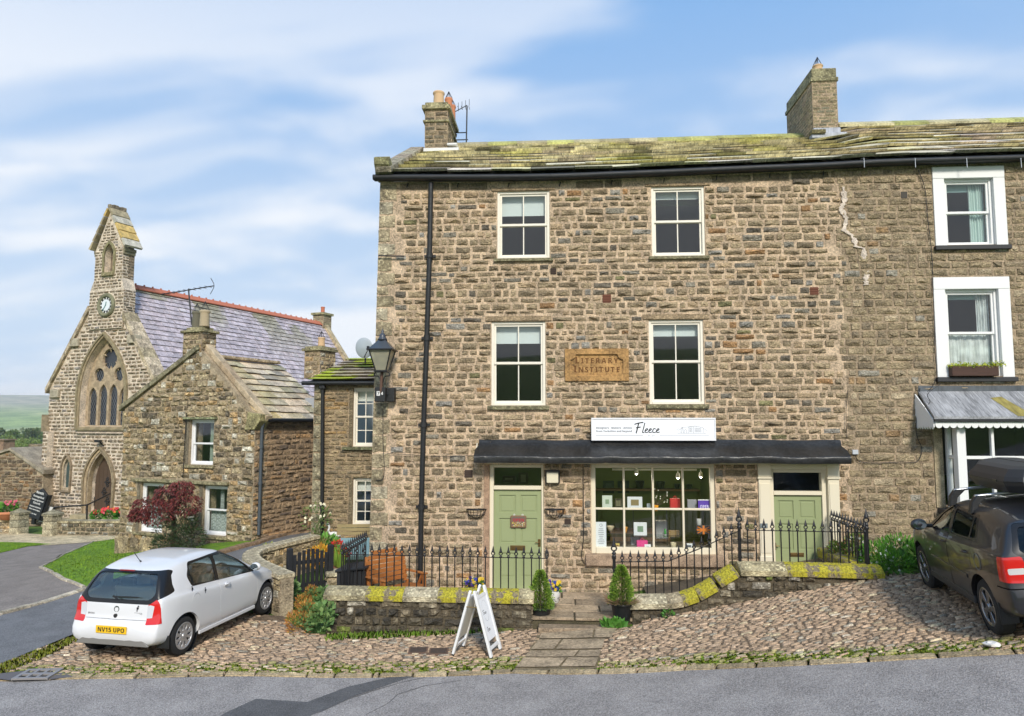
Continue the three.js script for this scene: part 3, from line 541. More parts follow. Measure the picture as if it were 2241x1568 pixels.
 globalThis.__fonts=[font,fontB];
 const carveShadeDirt=mat({c:[0.13,0.055,0.015]});  // dark brown stands in for the shade and dirt of incised letters
 const word=(s,y)=>{const gs=[];let x=0;[...s].forEach((ch,i)=>{const g=new TextGeometry(ch,{font:fontB,size:i?0.105:0.135,depth:0.003,curveSegments:3});g.computeBoundingBox();g.translate(x,0,0);x=g.boundingBox.max.x+(g.boundingBox.max.x-g.boundingBox.min.x<0.03?0.034:0.03);gs.push(g);});const j=join(gs);j.translate(cu-x /2+0.01,y,0.0125);mesh('lettering',j,carveShadeDirt,pl);};
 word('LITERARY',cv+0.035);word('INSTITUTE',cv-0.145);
 // doors
 const green=mat({c:[0.30,0.345,0.175],roughness:0.42});
 const brass=mat({c:[0.20,0.13,0.05],roughness:0.35,metalness:0.7});
 function door(name,leaf,panels,o){
 const d=part(name,institute),z=-0.09,th=0.045;if(o.label)d.userData.label=o.label;
 const hs=panels.map((p)=>F.rect(...p));
 mesh('leaf',extrude(poly(rectPts(leaf),hs.map(rectPts)),th).translate(0,0,z-th),green,d);
 hs.forEach((r)=>{mesh('panel',[b2(r.u0-0.01,r.v0-0.01,z-th+0.004,r.u1+0.01,r.v1+0.01,z-0.022),b2(r.u0+0.035,r.v0+0.035,z-0.022,r.u1-0.035,r.v1-0.035,z-0.012,0.005)],green,d);});
 const lb=F.rect(...o.box);mesh('letter_box',[b2(lb.u0,lb.v0,z,lb.u1,lb.v1,z+0.012,0.004),b2(lb.u0+0.03,lb.v0+0.025,z+0.012,lb.u1-0.03,lb.v1-0.02,z+0.02,0.003)],brass,d);
 const h=F.rect(...o.handle);mesh('handle',[b2(h.u0,h.v0,z,h.u1,h.v1,z+0.01,0.003),rod(V3((h.u0+h.u1) /2,lerp(h.v0,h.v1,0.6),z),V3((h.u0+h.u1) /2,lerp(h.v0,h.v1,0.6),z+0.05),0.01),rod(V3((h.u0+h.u1) /2,lerp(h.v0,h.v1,0.6),z+0.05),V3((h.u0+h.u1) /2+o.lever,lerp(h.v0,h.v1,0.6),z+0.05),0.009)],brass,d);
 return d;
 }
 const leaf1=F.rect(1081,1073,1185,1293,-0.09),leaf2=F.rect(1695,1085,1800,1232,-0.09);
 leaf2.v0=F.px(1745,1236)[1]-0.15;
 door('door',leaf1,[[1092,1085,1128,1124],[1139,1085,1175,1124],[1092,1136,1128,1191],[1139,1136,1175,1191],[1092,1212,1128,1266],[1139,1212,1175,1266]],{box:[1116,1196,1149,1207],handle:[1177,1182,1183,1199],lever:-0.08,label:'sage green six-panel door with an OPEN plaque'});
 door('door',leaf2,[[1706,1097,1740,1137],[1753,1097,1788,1137],[1706,1148,1740,1206],[1753,1148,1788,1206]],{box:[1731,1212,1763,1221],handle:[1696,1190,1702,1206],lever:0.08,label:'sage green four-panel door between cream pilasters'});
 // door casings and fanlights
 const fan=(op,lf,g)=>{const z=-0.04,jw=0.07,tv=lf.v1+0.01,th=0.075;const fr=mesh('door_frame',[b2(op.u0,op.v0-0.02,-0.2,lf.u0-0.004,op.v1,z,0.008),b2(lf.u1+0.004,op.v0-0.02,-0.2,op.u1,op.v1,z,0.008),b2(lf.u0-0.003,op.v1-0.065,-0.2,lf.u1+0.003,op.v1,z-0.002,0.008),b2(lf.u0-0.003,tv,-0.2,lf.u1+0.003,tv+th,z+0.006,0.008)],M.cream,g);mesh('fanlight_pane',new THREE.PlaneGeometry(lf.u1-lf.u0,op.v1-tv-th).translate((lf.u0+lf.u1) /2,(op.v1-0.065+tv+th) /2,-0.1),M.glass,g);};
 const c1=part('door_casing',institute);fan(OP.d1,leaf1,c1);
 const jamb=tint(b2(OP.d1.u0-0.115,-0.1,-0.2,OP.d1.u0-0.004,OP.d1.v1-0.01,0.012,0.01),[0.33,0.22,0.15]);mesh('stone_jamb',jamb,M.dressed,c1);
 mesh('threshold',tint(b2(OP.d1.u0,OP.d1.v0-0.35,-0.25,OP.d1.u1,OP.d1.v0+0.02,0.05,0.01),[0.7,0.66,0.55]),M.dressed,c1);
 const c2=part('door_casing',institute),d2={...OP.d2},i2={...OP.d2,u0:F.px(1687,1100)[0],u1:F.px(1812,1100)[0]};i2.v1=F.px(1745,1028)[1];fan(i2,leaf2,c2);
 for(const s of[0,1]){const a=s?i2.u1+0.003:d2.u0,e2=s?d2.u1:i2.u0-0.003,cap=F.px(1670,1047)[1];mesh('pilaster',[b2(a,d2.v0-0.2,-0.2,e2,cap-0.01,0.05,0.01),b2(a+0.02,d2.v0+0.2,0.05,e2-0.02,cap-0.1,0.062,0.008),b2(a-0.02,cap-0.01,-0.2,e2+0.02,cap+0.03,0.08,0.008),b2(a-0.006,cap+0.03,-0.2,e2+0.006,d2.v1,0.06,0.008),b2(a-0.015,d2.v0-0.2,-0.2,e2+0.015,d2.v0+0.14,0.075,0.008)],M.cream,c2);}
 mesh('entablature',b2(i2.u0,i2.v1+0.003,-0.2,i2.u1,d2.v1,0.03,0.006),M.cream,c2);
 mesh('threshold',tint(b2(i2.u0,leaf2.v0-0.3,-0.25,i2.u1,leaf2.v0+0.02,0.04,0.01),[0.3,0.26,0.2]),M.dressed,c2);
 // shop window
 const s=OP.shop,z=-0.05,sw=part('shop_window',institute);sw.userData.label='cream shop window of eight panes full of crafts';
 const xs=[1366,1430,1496].map((p)=>F.px(p,1110,z)[0]),tv=F.px(1430,1115,z)[1],f=0.09,fb=0.12;
 mesh('frame',[b2(s.u0,s.v0,z-0.1,s.u0+f,s.v1,z,0.008),b2(s.u1-f,s.v0,z-0.1,s.u1,s.v1,z,0.008),b2(s.u0+f,s.v1-0.075,z-0.1,s.u1-f,s.v1,z-0.002,0.008),b2(s.u0+f,s.v0,z-0.1,s.u1-f,s.v0+fb,z+0.02,0.01)],M.cream,sw);
 for(const x of xs)mesh('mullion',b2(x-0.02,s.v0+fb,z-0.08,x+0.02,s.v1-0.075,z-0.01,0.008),M.cream,sw);
 const ed=[s.u0+f,...xs,s.u1-f];
 for(let i=0;i<4;i++){mesh('transom',b2(ed[i]+(i?0.02:0),tv-0.02,z-0.078,ed[i+1]-(i<3?0.02:0),tv+0.02,z-0.012,0.008),M.cream,sw);for(const[a,e2]of[[s.v0+fb,tv-0.02],[tv+0.02,s.v1-0.075]])mesh('pane',new THREE.PlaneGeometry(ed[i+1]-ed[i],e2-a).translate((ed[i]+ed[i+1]) /2,(a+e2) /2,z-0.05),M.glass,sw);}
 mesh('sill',tint(b2(s.u0-0.12,s.v0-0.22,-0.1,s.u1+0.12,s.v0-0.003,0.1,0.015),[0.33,0.24,0.17]),M.dressed,sw);
 // long felt-covered canopy over doors and shop window
 {
 const ca=part('canopy',institute);ca.userData.label='long black felt canopy over the shop front';
 const[a0]=F.px(1037,1012,0.42),[a1]=F.px(1863,1014,0.42),vT=F.px(1450,963)[1],vB=F.px(1450,1015,0.44)[1],vF=F.px(1450,999,0.44)[1];
 const N=84,prof=[[0,vT],[0.05,vT-0.015],[0.09,lerp(vT,vF,0.36)],[0.26,lerp(vT,vF,0.66)],[0.43,vF],[0.45,vF-0.03],[0.445,vB],[0.39,vB-0.004]];
 const P=[],UV=[],I=[],R2=rng(8);
 for(let i=0;i<=N;i++){const u=lerp(a0,a1,i /N),sag=0.03*(fbm(u*1.1,3,1,3)-0.5);prof.forEach(([w,v2],k2)=>{const nn=k2>0&&k2<6?1:0.25;const seam=[0.355,0.67].some((t)=>Math.abs(i /N-t)<0.006)?0.012:0;P.push(u+(k2?0:0.0)+(i===0?(k2<3?0.06:0):i===N?(k2<3?-0.04:0):0),v2+nn*(0.035*(fbm(u*4,k2*2.1,5,3)-0.5))+sag+seam,w+nn*0.03*(fbm(u*5,k2*1.7,9,3)-0.5)+seam);UV.push(u,k2*0.1);});}
 const m2=prof.length;for(let i=0;i<N;i++)for(let k2=0;k2<m2-1;k2++){const a=i*m2+k2;I.push(a,a+1,a+m2,a+1,a+m2+1,a+m2);}
 const g=new THREE.BufferGeometry();g.setAttribute('position',new THREE.Float32BufferAttribute(P,3));g.setAttribute('uv',new THREE.Float32BufferAttribute(UV,2));g.setIndex(I);g.computeVertexNormals();
 mesh('felt',g,mat({c:[0.045,0.047,0.05],map:T.grain,s:1,bump:T.rough,bs:0.006,b:0.8,roughness:0.36,side:THREE.DoubleSide}),ca);
 const endShape=poly([[0,vT-0.03],[0.09,lerp(vT,vF,0.42)],[0.42,vF-0.02],[0.42,vB+0.005],[0,vB+0.005]]);
 for(const a of[a0+0.03,a1-0.05])mesh('end_board',extrude(endShape,0.02).applyMatrix4(rotY(-Math.PI /2)).translate(a,0,0),M.cream,ca);
 mesh('soffit',b2(a0+0.04,vB+0.008,0,a1-0.04,vB+0.028,0.4),M.cream,ca);
 mesh('bed_mould',b2(a0+0.22,vB-0.035,0.002,a1-0.12,vB+0.006,0.07,0.01),M.cream,ca);
 }
 // downpipe
 const dp=part('downpipe',institute);const pts=[[943,400],[940,560],[934,740],[927,930],[922,1110],[919,1300]].map(([a,c])=>{const[u,v2]=F.px(a,c,0.1);return V3(u,v2,0.1);});
 for(let i=0;i<pts.length-1;i++)mesh('pipe',rod(pts[i],pts[i+1],0.052,14),M.black,dp);
 for(let i=1;i<pts.length-1;i++)mesh('collar',[rod(pts[i].clone().add(V3(0,0.05,0)),pts[i].clone().add(V3(0,-0.05,0)),0.068,14),box(0.24,0.05,0.03,pts[i].x,pts[i].y,0.045)],M.black,dp);
 // cables
 const cab=(l,w=0.05,r=0.007)=>tube(l.map(([a,c])=>{const[u,v2]=F.px(a,c,w);return V3(u,v2,w);}),r,40,5);
 const cb=part('cables',institute);
 mesh('cable',cab([[838,900],[838,960],[840,1040],[836,1050],[822,1052]],0.05),M.iron,cb);
 mesh('cable',cab([[846,993],[900,996],[960,1000],[1040,997]],0.05,0.005),M.iron,cb);
 mesh('cable',cab([[1276,1018],[1277,1100],[1277,1180],[1274,1225],[1284,1237],[1330,1238]],0.05,0.007),M.iron,cb);
 mesh('cable',cab([[1856,855],[1852,900],[1854,960]],0.05,0.006),M.iron,cb);
 mesh('bracket',[rod(V3(...F.px(828,560,0.08),0.08),V3(...F.px(884,561,0.08),0.08),0.015)],M.iron,cb);
}
// roof of the institute, its coping, kneeler and gutter
const ridgeM=curve([[900,330],[1000,324],[1200,319],[1400,314],[1600,308],[1800,301]].map(([x,y])=>F.px(x,y,-3.9)));
function roofPoint(eave,ridge,wE,wR,uOff){return(a,s,lift)=>{const u=a+uOff,e=V3(u,eave(u),wE),r=V3(u,ridge(u),wR),L=e.distanceTo(r),t=s /L,d=r.clone().sub(e).divideScalar(L);return e.addScaledVector(d,s).add(V3(0,-d.z,d.y).multiplyScalar(lift));};}
const ridge2=curve([[1785,281],[1840,279],[2000,275],[2241,268],[2420,263],[3300,240]].map(([x,y])=>F.px(x,y,-3.9)));
const RA=F.px(1768,300,-3.9)[0],RB=F.px(1832,290,-3.9)[0];
const ridgeV=(u)=>lerp(ridgeM(u),ridge2(u),smooth(RA,RB,u));
const eaveR=(u)=>eaveV(u)+0.06;
const mossy=(R,a,s,k)=>{const n=fbm(a*0.8,s*1.1,3,3),c=pick(R,[[4,[0.60,0.56,0.41]],[3,[0.66,0.62,0.47]],[2,[0.51,0.47,0.33]],[1.2,[0.6,0.54,0.46]],[0.3,[0.19,0.18,0.13]]]);const m=smooth(0.45,0.65,n)*(0.3+0.7*R());return c.map((q,i)=>lerp(q,[0.5,0.5,0.15][i],m*0.55));};
const rowsOf=(S,a,b)=>{const r=[];let s=0,i=0;while(s<S-b*0.6){const e=lerp(a,b,s /S)*(0.92+0.16*hash3(i++,3,9));r.push(e);s+=e;}return r;};
{
 const uo=leanL(8.3)+0.25,pt=roofPoint(eaveR,ridgeV,0.16,-3.9,uo),S=4.45;
 const roof=part('roof',institute);
 const deck=(u0,u1,ridge,wR,n=10)=>{const P=[];const q=(a,b,c,d)=>[a,b,c,a,c,d].forEach((p)=>P.push(p.x,p.y,p.z));for(let i=0;i<n;i++){const a=lerp(u0,u1,i /n),b=lerp(u0,u1,(i+1) /n);const E=(u)=>V3(u,eaveR(u)-0.03,0.12),R=(u)=>V3(u,ridge(u)-0.03,wR),K=(u)=>V3(u,eaveR(u)-0.03,2*wR-0.12);q(E(a),E(b),R(b),R(a));q(R(a),R(b),K(b),K(a));}const g=new THREE.BufferGeometry();g.setAttribute('position',new THREE.Float32BufferAttribute(P,3));g.computeVertexNormals();return g;};
 globalThis.__deck=deck;
 mesh('roof_deck',deck(ULt+0.1,UM,ridgeV,-3.9),mat({c:[0.1,0.09,0.07],side:THREE.DoubleSide}),roof);
 const len=UM-uo;pieces('slate',slates({len,rows:rowsOf(S,0.62,0.38),point:pt,wr:[0.35,0.95],th:0.065,colour:mossy,seed:12,jit:0.025}),M.slate,roof);
 // ridge stones
 const R=rng(3);for(let u=uo+0.3;u<UM-0.1;){const w=Math.min(0.55+0.35*R(),UM-u);const sh=poly([[-0.2,-0.09],[0,0.03],[0.2,-0.09],[0.2,-0.03],[0,0.1],[-0.2,-0.03]]);const g=tint(extrude(sh,w-0.015,0.008).applyMatrix4(rotY(Math.PI /2)),pick(R,[[1,[0.4,0.36,0.22]],[1,[0.33,0.29,0.17]],[1,[0.38,0.38,0.14]]]));mesh('ridge_stone',g.translate(u,ridgeV(u+w /2)+0.04,-3.9),M.slate,roof);u+=w;}
 // coping along the gable and its kneeler
 const cop=[];for(let i=0;i<5;i++){const a=V3(ULt+0.12,0,0),p0=pt(-0.2,-0.15+i*0.8,0.1),p1=pt(-0.2,-0.15+(i+1)*0.8-0.012,0.1);const L=p0.distanceTo(p1),g=box(0.34,0.11,L,0,0,0,0.012);g.applyMatrix4(new THREE.Matrix4().makeRotationX(Math.atan2(p1.y-p0.y,-(p1.z-p0.z))));cop.push(tint(g.translate(ULt+0.14,(p0.y+p1.y) /2,(p0.z+p1.z) /2),pick(R,[[1,[0.35,0.29,0.22]],[1,[0.3,0.27,0.2]]])));}
 cop.forEach((g)=>mesh('coping_stone',g,M.lichen,roof));
 const kv=F.px(845,388,0.2)[1];
 const kn=extrude(poly([[-0.05,kv-0.02],[0.2,kv-0.02],[0.24,kv+0.14],[0.34,kv+0.24],[0.36,kv+0.36],[0.28,kv+0.4],[-0.3,kv+0.16]]),0.3,0.01).applyMatrix4(rotY(-Math.PI /2)).translate(ULt+0.26,0,0);mesh('kneeler',tint(kn,[0.22,0.21,0.11]),M.lichen,roof);
 // gable end, back and floors
 mesh('gable_wall',extrude(poly([[0,G0],[-7.2,G0],[-7.2,eaveV(ULt)],[-3.6,ridgeV(ULt)-0.05],[0,eaveV(ULt)-0.06]]),0.4).applyMatrix4(rotY(-Math.PI /2)).translate(UL+0.43,0,-0.501),mortar,institute);
 mesh('interior',[b2(UL+0.45,G0,-7.2,UM,8.2,-7.0),...[5.35,8.15].map((v)=>b2(UL+0.45,v,-7,UM-0.2,v+0.12,-0.52)),b2(UM-0.22,3.3,-7,UM-0.1,8.2,-0.52),b2(1.2,3.3,-7,1.32,8.1,-0.52)],M.room,institute);
 const gut=part('gutter',institute),gp=[];for(let i=0;i<=24;i++){const u=lerp(ULt-0.1,UM,i /24);gp.push(V3(u,eaveV(u)-0.03,0.2));}
 const gm=(pp)=>[new THREE.TubeGeometry(new THREE.CatmullRomCurve3(pp),48,0.062,8),new THREE.TubeGeometry(new THREE.CatmullRomCurve3(pp.map((p)=>V3(p.x,p.y+0.02,0.09))),48,0.07,6)];
 globalThis.__gut=gm;mesh('trough',gm(gp),M.black,gut);
 for(let i=0;i<9;i++){const u=lerp(ULt+0.6,UM-0.3,i /8);mesh('gutter_spike',rod(V3(u,eaveV(u)-0.1,0.03),V3(u-0.02,eaveV(u)-0.2,0.06),0.012),M.iron,gut);}
}
// chimney helper: a stack of coursed stones with caps and pots
function stack(parent,r,w0,w1,vb,vt,o){
 const c=part('chimney',parent),{u0,u1}=r,colr=o.colour;
 const core=mesh('core',b2(u0,vb,w1,u1,vt,w0),o.mortar||mortarGrey,c);
 const list=[];
 const f=courses({u0,u1,v0:vb,v1:vt,ch:o.ch||[0.1,0.15],len:o.len||[0.15,0.35],joint:o.joint||0.014,proud:o.proud||0.022,seed:o.seed,colour:colr,wob:0.004});
 f.forEach((g)=>list.push(g.translate(0,0,w0)));
 for(const side of o.sides||[1])courses({u0:0,u1:w0-w1,v0:vb,v1:vt,ch:o.ch||[0.1,0.15],len:o.len||[0.15,0.35],joint:o.joint||0.014,proud:o.proud||0.022,seed:o.seed+1,colour:colr,wob:0.004}).forEach((g)=>list.push(side>0?g.applyMatrix4(rotY(Math.PI /2)).translate(u1,0,w0):g.applyMatrix4(rotY(-Math.PI /2)).translate(u0,0,w1)));
 pieces(o.piece||'stone',list,o.mat||M.stone,c,300);
 for(const[v,h,e]of o.caps)mesh('cap',tint(b2(u0-e,v,w1-e,u1+e,v+h,w0+e,0.015),o.capCol||[0.3,0.27,0.16]),M.lichen,c);
 for(const[u,w,rad,h,mt,cowl]of o.pots){const p=mesh('chimney_pot',lathe([[0,0],[rad*1.08,0],[rad,0.05],[rad*0.92,h*0.82],[rad*1.08,h*0.86],[rad*1.1,h*0.94],[rad,h],[rad*0.72,h],[rad*0.7,h-0.1],[0,h-0.1]],18).translate(u,o.potBase,w),mt,c);if(cowl)mesh('bird_guard',[0,1,2,3,4,5].map((i)=>rod(V3(u+Math.cos(i*1.047)*rad*0.95,o.potBase+h,w+Math.sin(i*1.047)*rad*0.95),V3(u,o.potBase+h+rad*1.9,w),0.008,4)),M.iron,c);}
 return c;
}
{
 const a=F.px(929,330,-3.0),b=F.px(979,330,-3.0),vt=F.px(950,240,-3.0)[1],vb=7.9,v2=F.px(950,268,-3.0)[1];
 stack(institute,{u0:a[0],u1:b[0]},-3.0,-4.5,vb,vt,{seed:31,colour:(R)=>pick(R,[[2,[0.25,0.2,0.13]],[2,[0.2,0.16,0.11]],[1,[0.33,0.27,0.18]],[1,[0.16,0.14,0.1]]]),caps:[[vt,0.11,0.07],[vt+0.11,0.09,0.0],[v2,0.06,0.045]],potBase:vt+0.19,pots:[[a[0]+0.3,-3.3,0.14,0.4,M.buff],[b[0]-0.1,-3.8,0.1,0.46,M.terracotta,1],[b[0]-0.08,-4.25,0.1,0.46,M.terracotta,1]]});
 const fl=part('lead_flashing',institute);mesh('flashing',[b2(a[0]-0.02,F.px(950,338,-2.95)[1]-0.1,-3.02,b[0]+0.3,F.px(950,330,-2.95)[1]+0.06,-2.9,0.02),box(0.26,0.06,1.3,b[0]+0.12,F.px(985,328,-3.2)[1]+0.06,-3.6,0.02)],mat({c:[0.68,0.67,0.66],roughness:0.7}),fl);
 // television aerial on its pole behind the stack
 const A=thing('television_aerial','thin television aerial on a pole beside the three-pot chimney','aerial');F.place(A);const pw=-4.4,[pu,pv]=F.px(1020,318,pw),pt2=F.px(1022,232,pw)[1];
 mesh('pole',rod(V3(pu,pv-0.5,pw),V3(pu+0.02,pt2,pw),0.02),M.iron,A);
 mesh('boom',[rod(V3(pu-0.3,pt2-0.2,pw+0.1),V3(pu+0.02,pt2+0.02,pw),0.012),rod(V3(b[0]-0.05,pt2-0.75,pw),V3(pu,pt2-0.75,pw),0.015),rod(V3(b[0]-0.05,pt2-0.95,pw),V3(pu+0.05,pt2-0.95,pw),0.015)],M.iron,A);
 for(let i=0;i<4;i++)mesh('element',[rod(V3(pu-0.22+i*0.1,pt2-0.14+i*0.05,pw),V3(pu-0.22+i*0.1,pt2+0.1+i*0.03,pw),0.007),rod(V3(pu-0.22+i*0.1,pt2-0.05,pw-0.12),V3(pu-0.22+i*0.1,pt2-0.05,pw+0.12),0.007)],M.iron,A);
}
// ---------------------------------------------------------------- the adjoining house with white window surrounds and a bay
const house=F.place(thing('stone_house','adjoining grey-brown stone house with white window surrounds and a bay window','house'));
const UR=F.px(2750,800)[0];
const HW={a:F.rect(2043,365,2201,538),b:F.rect(2046,607,2214,826)};
const bayR={u0:F.px(2058,1000)[0],u1:UR-0.3,v0:F.px(2100,1112)[1],v1:F.px(2100,905)[1]};
{
 const ins=(r)=>({u0:r.u0+0.2,u1:r.u1-0.2,v0:r.v0+0.02,v1:r.v1-0.2});
 const top=[];for(let k=0;k<=8;k++){const u=lerp(UM,UR,k /8);top.push([u,eaveV(u)-0.06]);}
 const wall=mesh('wall',extrude(poly([[UM+0.003,G0],[UR,G0],...top.reverse()],[ins(HW.a),ins(HW.b),bayR].map(rectPts)),0.5).translate(0,0,-0.5),mortarGrey,house);
 const colour=(R)=>pick(R,[[5,[0.29,0.23,0.145]],[4,[0.33,0.265,0.17]],[2,[0.25,0.2,0.135]],[1,[0.38,0.31,0.21]],[0.6,[0.3,0.28,0.235]],[0.4,[0.36,0.24,0.13]]]);
 const vent=F.rect(1972,420,1986,434);
 const list=courses({u0:UM-0.15,u1:UR,v0:0.2,v1:9.7,ch:[0.135,0.165],len:[0.16,0.46],joint:0.022,proud:0.034,seed:55,colour,wob:0.006,holes:[HW.a,HW.b,{...bayR,u0:bayR.u0-0.12},vent],keep:(u,v)=>v<eaveV(u)-0.14&&u>seamU(v)+0.015});
 pieces('stone',list,M.stone,wall);
 const vv=part('air_vent',house);mesh('grille',b2(vent.u0,vent.v0,-0.03,vent.u1,vent.v1,0.006),mat({c:[0.07,0.06,0.05]}),vv);
 const pw=mat({c:[0.80,0.80,0.79],roughness:0.6});
 const win=(r,o)=>{
 const g=part('painted_surround',house),t=0.03;
 mesh('jamb',b2(r.u0,r.v0,-0.12,r.u0+0.22,r.v1-0.24,t,0.008),pw,g);mesh('jamb',b2(r.u1-0.22,r.v0,-0.12,r.u1,r.v1-0.24,t,0.008),pw,g);
 mesh('head',b2(r.u0,r.v1-0.238,-0.12,r.u1,r.v1,t+0.004,0.008),pw,g);
 mesh('sill',b2(r.u0-0.03,r.v0-0.09,-0.12,r.u1+0.03,r.v0-0.003,0.09,0.012),mat({c:[0.03,0.03,0.032],roughness:0.6}),g);
 sash(house,{u0:r.u0+0.222,u1:r.u1-0.222,v0:r.v0+0.0,v1:r.v1-0.241},{mt:pw,w:-0.05,fw:0.05,cols:1,...o});
 };
 win(HW.a,{curtain:[[0.62,0.98,0,1]],blind:0.16,curtainMat:mat({c:[0.5,0.62,0.58],roughness:1,side:THREE.DoubleSide}),blindMat:mat({c:[0.28,0.42,0.42]})});
 win(HW.b,{curtain:[[0,1,0,0.5],[0.72,0.98,0.5,1]],blind:0.12,blindMat:mat({c:[0.28,0.42,0.42]})});
 // roof
 const uo=UM,pt=roofPoint(eaveR,ridgeV,0.16,-3.9,uo),roof=part('roof',house);
 mesh('roof_deck',__deck(UM,UR,ridgeV,-3.9),mat({c:[0.1,0.09,0.07],side:THREE.DoubleSide}),roof);
 pieces('slate',slates({len:UR-UM,rows:rowsOf(4.6,0.6,0.38),point:pt,wr:[0.35,0.95],th:0.06,colour:(R,a,s,k)=>mossy(R,a+20,s,k).map((c,i)=>c*[0.9,0.88,0.9][i]),seed:19}),M.slate,roof);
 const R=rng(13);for(let u=UM-0.1;u<UR;){const w=0.5+0.4*R();if(u>RA-0.4&&u<RB){u=RB;continue;}const g=tint(extrude(poly([[-0.2,-0.09],[0,0.03],[0.2,-0.09],[0.2,-0.03],[0,0.1],[-0.2,-0.03]]),w-0.015,0.008).applyMatrix4(rotY(Math.PI /2)),pick(R,[[1,[0.38,0.35,0.22]],[1,[0.36,0.37,0.14]]]));mesh('ridge_stone',g.translate(u,ridgeV(u+w /2)+0.03,-3.9),M.slate,roof);u+=w;}
 const gp=[];for(let i=0;i<=12;i++){const u=lerp(UM,UR,i /12);gp.push(V3(u,eaveV(u)-0.03,0.2));}
 const gut=part('gutter',house);mesh('trough',__gut(gp),M.black,gut);
 for(const p of[1892,2004,2117,2236]){const[u,v]=F.px(p,357,0.27);mesh('gutter_bracket',[rod(V3(u,v+0.1,0.262),V3(u,v-0.09,0.268),0.008),rod(V3(u,v+0.1,0.262),V3(u,v+0.14,0.1),0.008)],mat({c:[0.4,0.42,0.44],metalness:0.6,roughness:0.4}),gut);}
 mesh('interior',[b2(UM,G0,-7.6,UR,8.4,-7.4),...[5.2,8.35].map((v)=>b2(UM,v,-7.4,UR,v+0.1,-0.52)),b2(UR-0.1,G0,-7.4,UR,8.4,-0.52),b2(UM,G0,-7.4,UM+0.1,8.4,-0.52)],M.room,house);
 // brick stack
 const a=F.px(1781,290,-3.0),b=F.px(1836,290,-3.0),vt=F.px(1808,178,-3.0)[1],vl=F.px(1808,283,-3.0)[1];
 stack(house,{u0:a[0],u1:b[0]},-3.0,-5.0,8.2,vt,{seed:61,piece:'brick',sides:[-1],ch:[0.082,0.086],len:[0.2,0.3],joint:0.012,proud:0.01,colour:(R)=>pick(R,[[3,[0.30,0.25,0.15]],[2,[0.24,0.21,0.13]],[1,[0.36,0.28,0.2]],[1,[0.2,0.19,0.13]]]),caps:[[vt,0.1,0.035],[vt+0.1,0.24,0.0]],capCol:[0.25,0.23,0.14],potBase:vt+0.34,pots:[[(a[0]+b[0]) /2,-3.4,0.12,0.26,M.buff,1]]});
 const fl=part('lead_flashing',house);mesh('flashing',[b2(a[0]-0.02,vl-0.16,-3.03,b[0]+0.03,vl+0.02,-2.94,0.01),b2(a[0]-0.12,vl-0.3,-2.98,b[0]+0.12,vl-0.16,-2.78,0.02)],M.lead,fl);
 mesh('stone_step',tint(b2(a[0]-0.14,vl-0.2,-2.95,a[0]+0.2,vl-0.1,-2.72,0.02),[0.16,0.14,0.07]),M.lichen,fl);
 // bay window
 const bay=part('bay_window',house);bay.userData.label='white bay window under a sloping lead roof';
 const D=0.5,z=D,vt2=bayR.v1-0.06,vb2=bayR.v0;
 const p0=F.px(2062,1000,0.0)[0]+0.1,p1=F.px(2098,1000,D)[0];
 const ang=Math.atan2(p1-p0,D);
 const postS=0.09;
 // splayed side light
 const sideG=part('side_light',house);const L=Math.hypot(p1-p0,D);sideG.position.set(p0,0,0.0);sideG.rotation.y=-Math.atan2(D,p1-p0);
 const mid=lerp(vb2,vt2,0.56);
 mesh('frame',[b2(0,vb2,-0.05,0.1,vt2,0.03,0.006),b2(L-0.16,vb2,-0.05,L-0.02,vt2,0.03,0.006),b2(0.1,vt2-0.1,-0.05,L-0.16,vt2,0.028,0.006),b2(0.1,vb2,-0.05,L-0.16,vb2+0.16,0.028,0.006),b2(0.1,mid-0.03,-0.05,L-0.16,mid+0.03,0.02,0.006)],pw,sideG);
 for(const[c,d]of[[vb2+0.16,mid-0.03],[mid+0.03,vt2-0.1]])mesh('pane',new THREE.PlaneGeometry(L-0.26,d-c).translate(L /2-0.03,(c+d) /2,-0.01),M.glass,sideG);
 const xs=[p1+0.02,p1+0.14,F.px(2178,1000,D)[0],F.px(2270,1000,D)[0],bayR.u1];
 mesh('corner_post',b2(p1-0.03,vb2,D-0.1,p1+0.13,vt2,D+0.04,0.008),pw,bay);
 for(let i=1;i<4;i++){const a2=xs[i],b3=xs[i+1];mesh('light_frame',[b2(a2,vb2,z-0.07,b3,vb2+0.16,z+0.01,0.006),b2(a2,vt2-0.05,z-0.07,b3,vt2,z+0.01,0.006),b2(b3-0.05,vb2+0.16,z-0.07,b3,vt2-0.05,z+0.008,0.006),b2(a2,mid-0.03,z-0.06,b3-0.05,mid+0.03,z,0.006)],pw,bay);for(const[c,d]of[[vb2+0.16,mid-0.03],[mid+0.03,vt2-0.05]])mesh('pane',new THREE.PlaneGeometry(b3-a2-0.05,d-c).translate((a2+b3) /2-0.025,(c+d) /2,z-0.03),M.glass,bay);}
 mesh('stone_base',tint(b2(bayR.u0-0.05,G0,0.0,bayR.u1,vb2-0.1,D+0.02,0.01),[0.22,0.18,0.12]),M.stone,bay);
 mesh('sill',b2(bayR.u0-0.1,vb2-0.1,0.0,bayR.u1,vb2-0.003,D+0.12,0.015),mat({c:[0.035,0.035,0.037],roughness:0.6}),bay);
 mesh('reveal_stone',tint(b2(bayR.u0-0.12,vb2,-0.1,bayR.u0+0.05,vt2+0.1,0.03,0.01),[0.36,0.3,0.2]),M.dressed,bay);
 // lead roof of the bay with a scalloped valance
 const rt=F.px(2010,856,0.02),re=F.px(2045,912,0.72),zF=0.72,uB=rt[0],uFr=re[0];
 const P=[[uB,rt[1],0.02],[UR-0.1,rt[1],0.02],[UR-0.1,re[1],zF],[uFr,re[1],zF]];
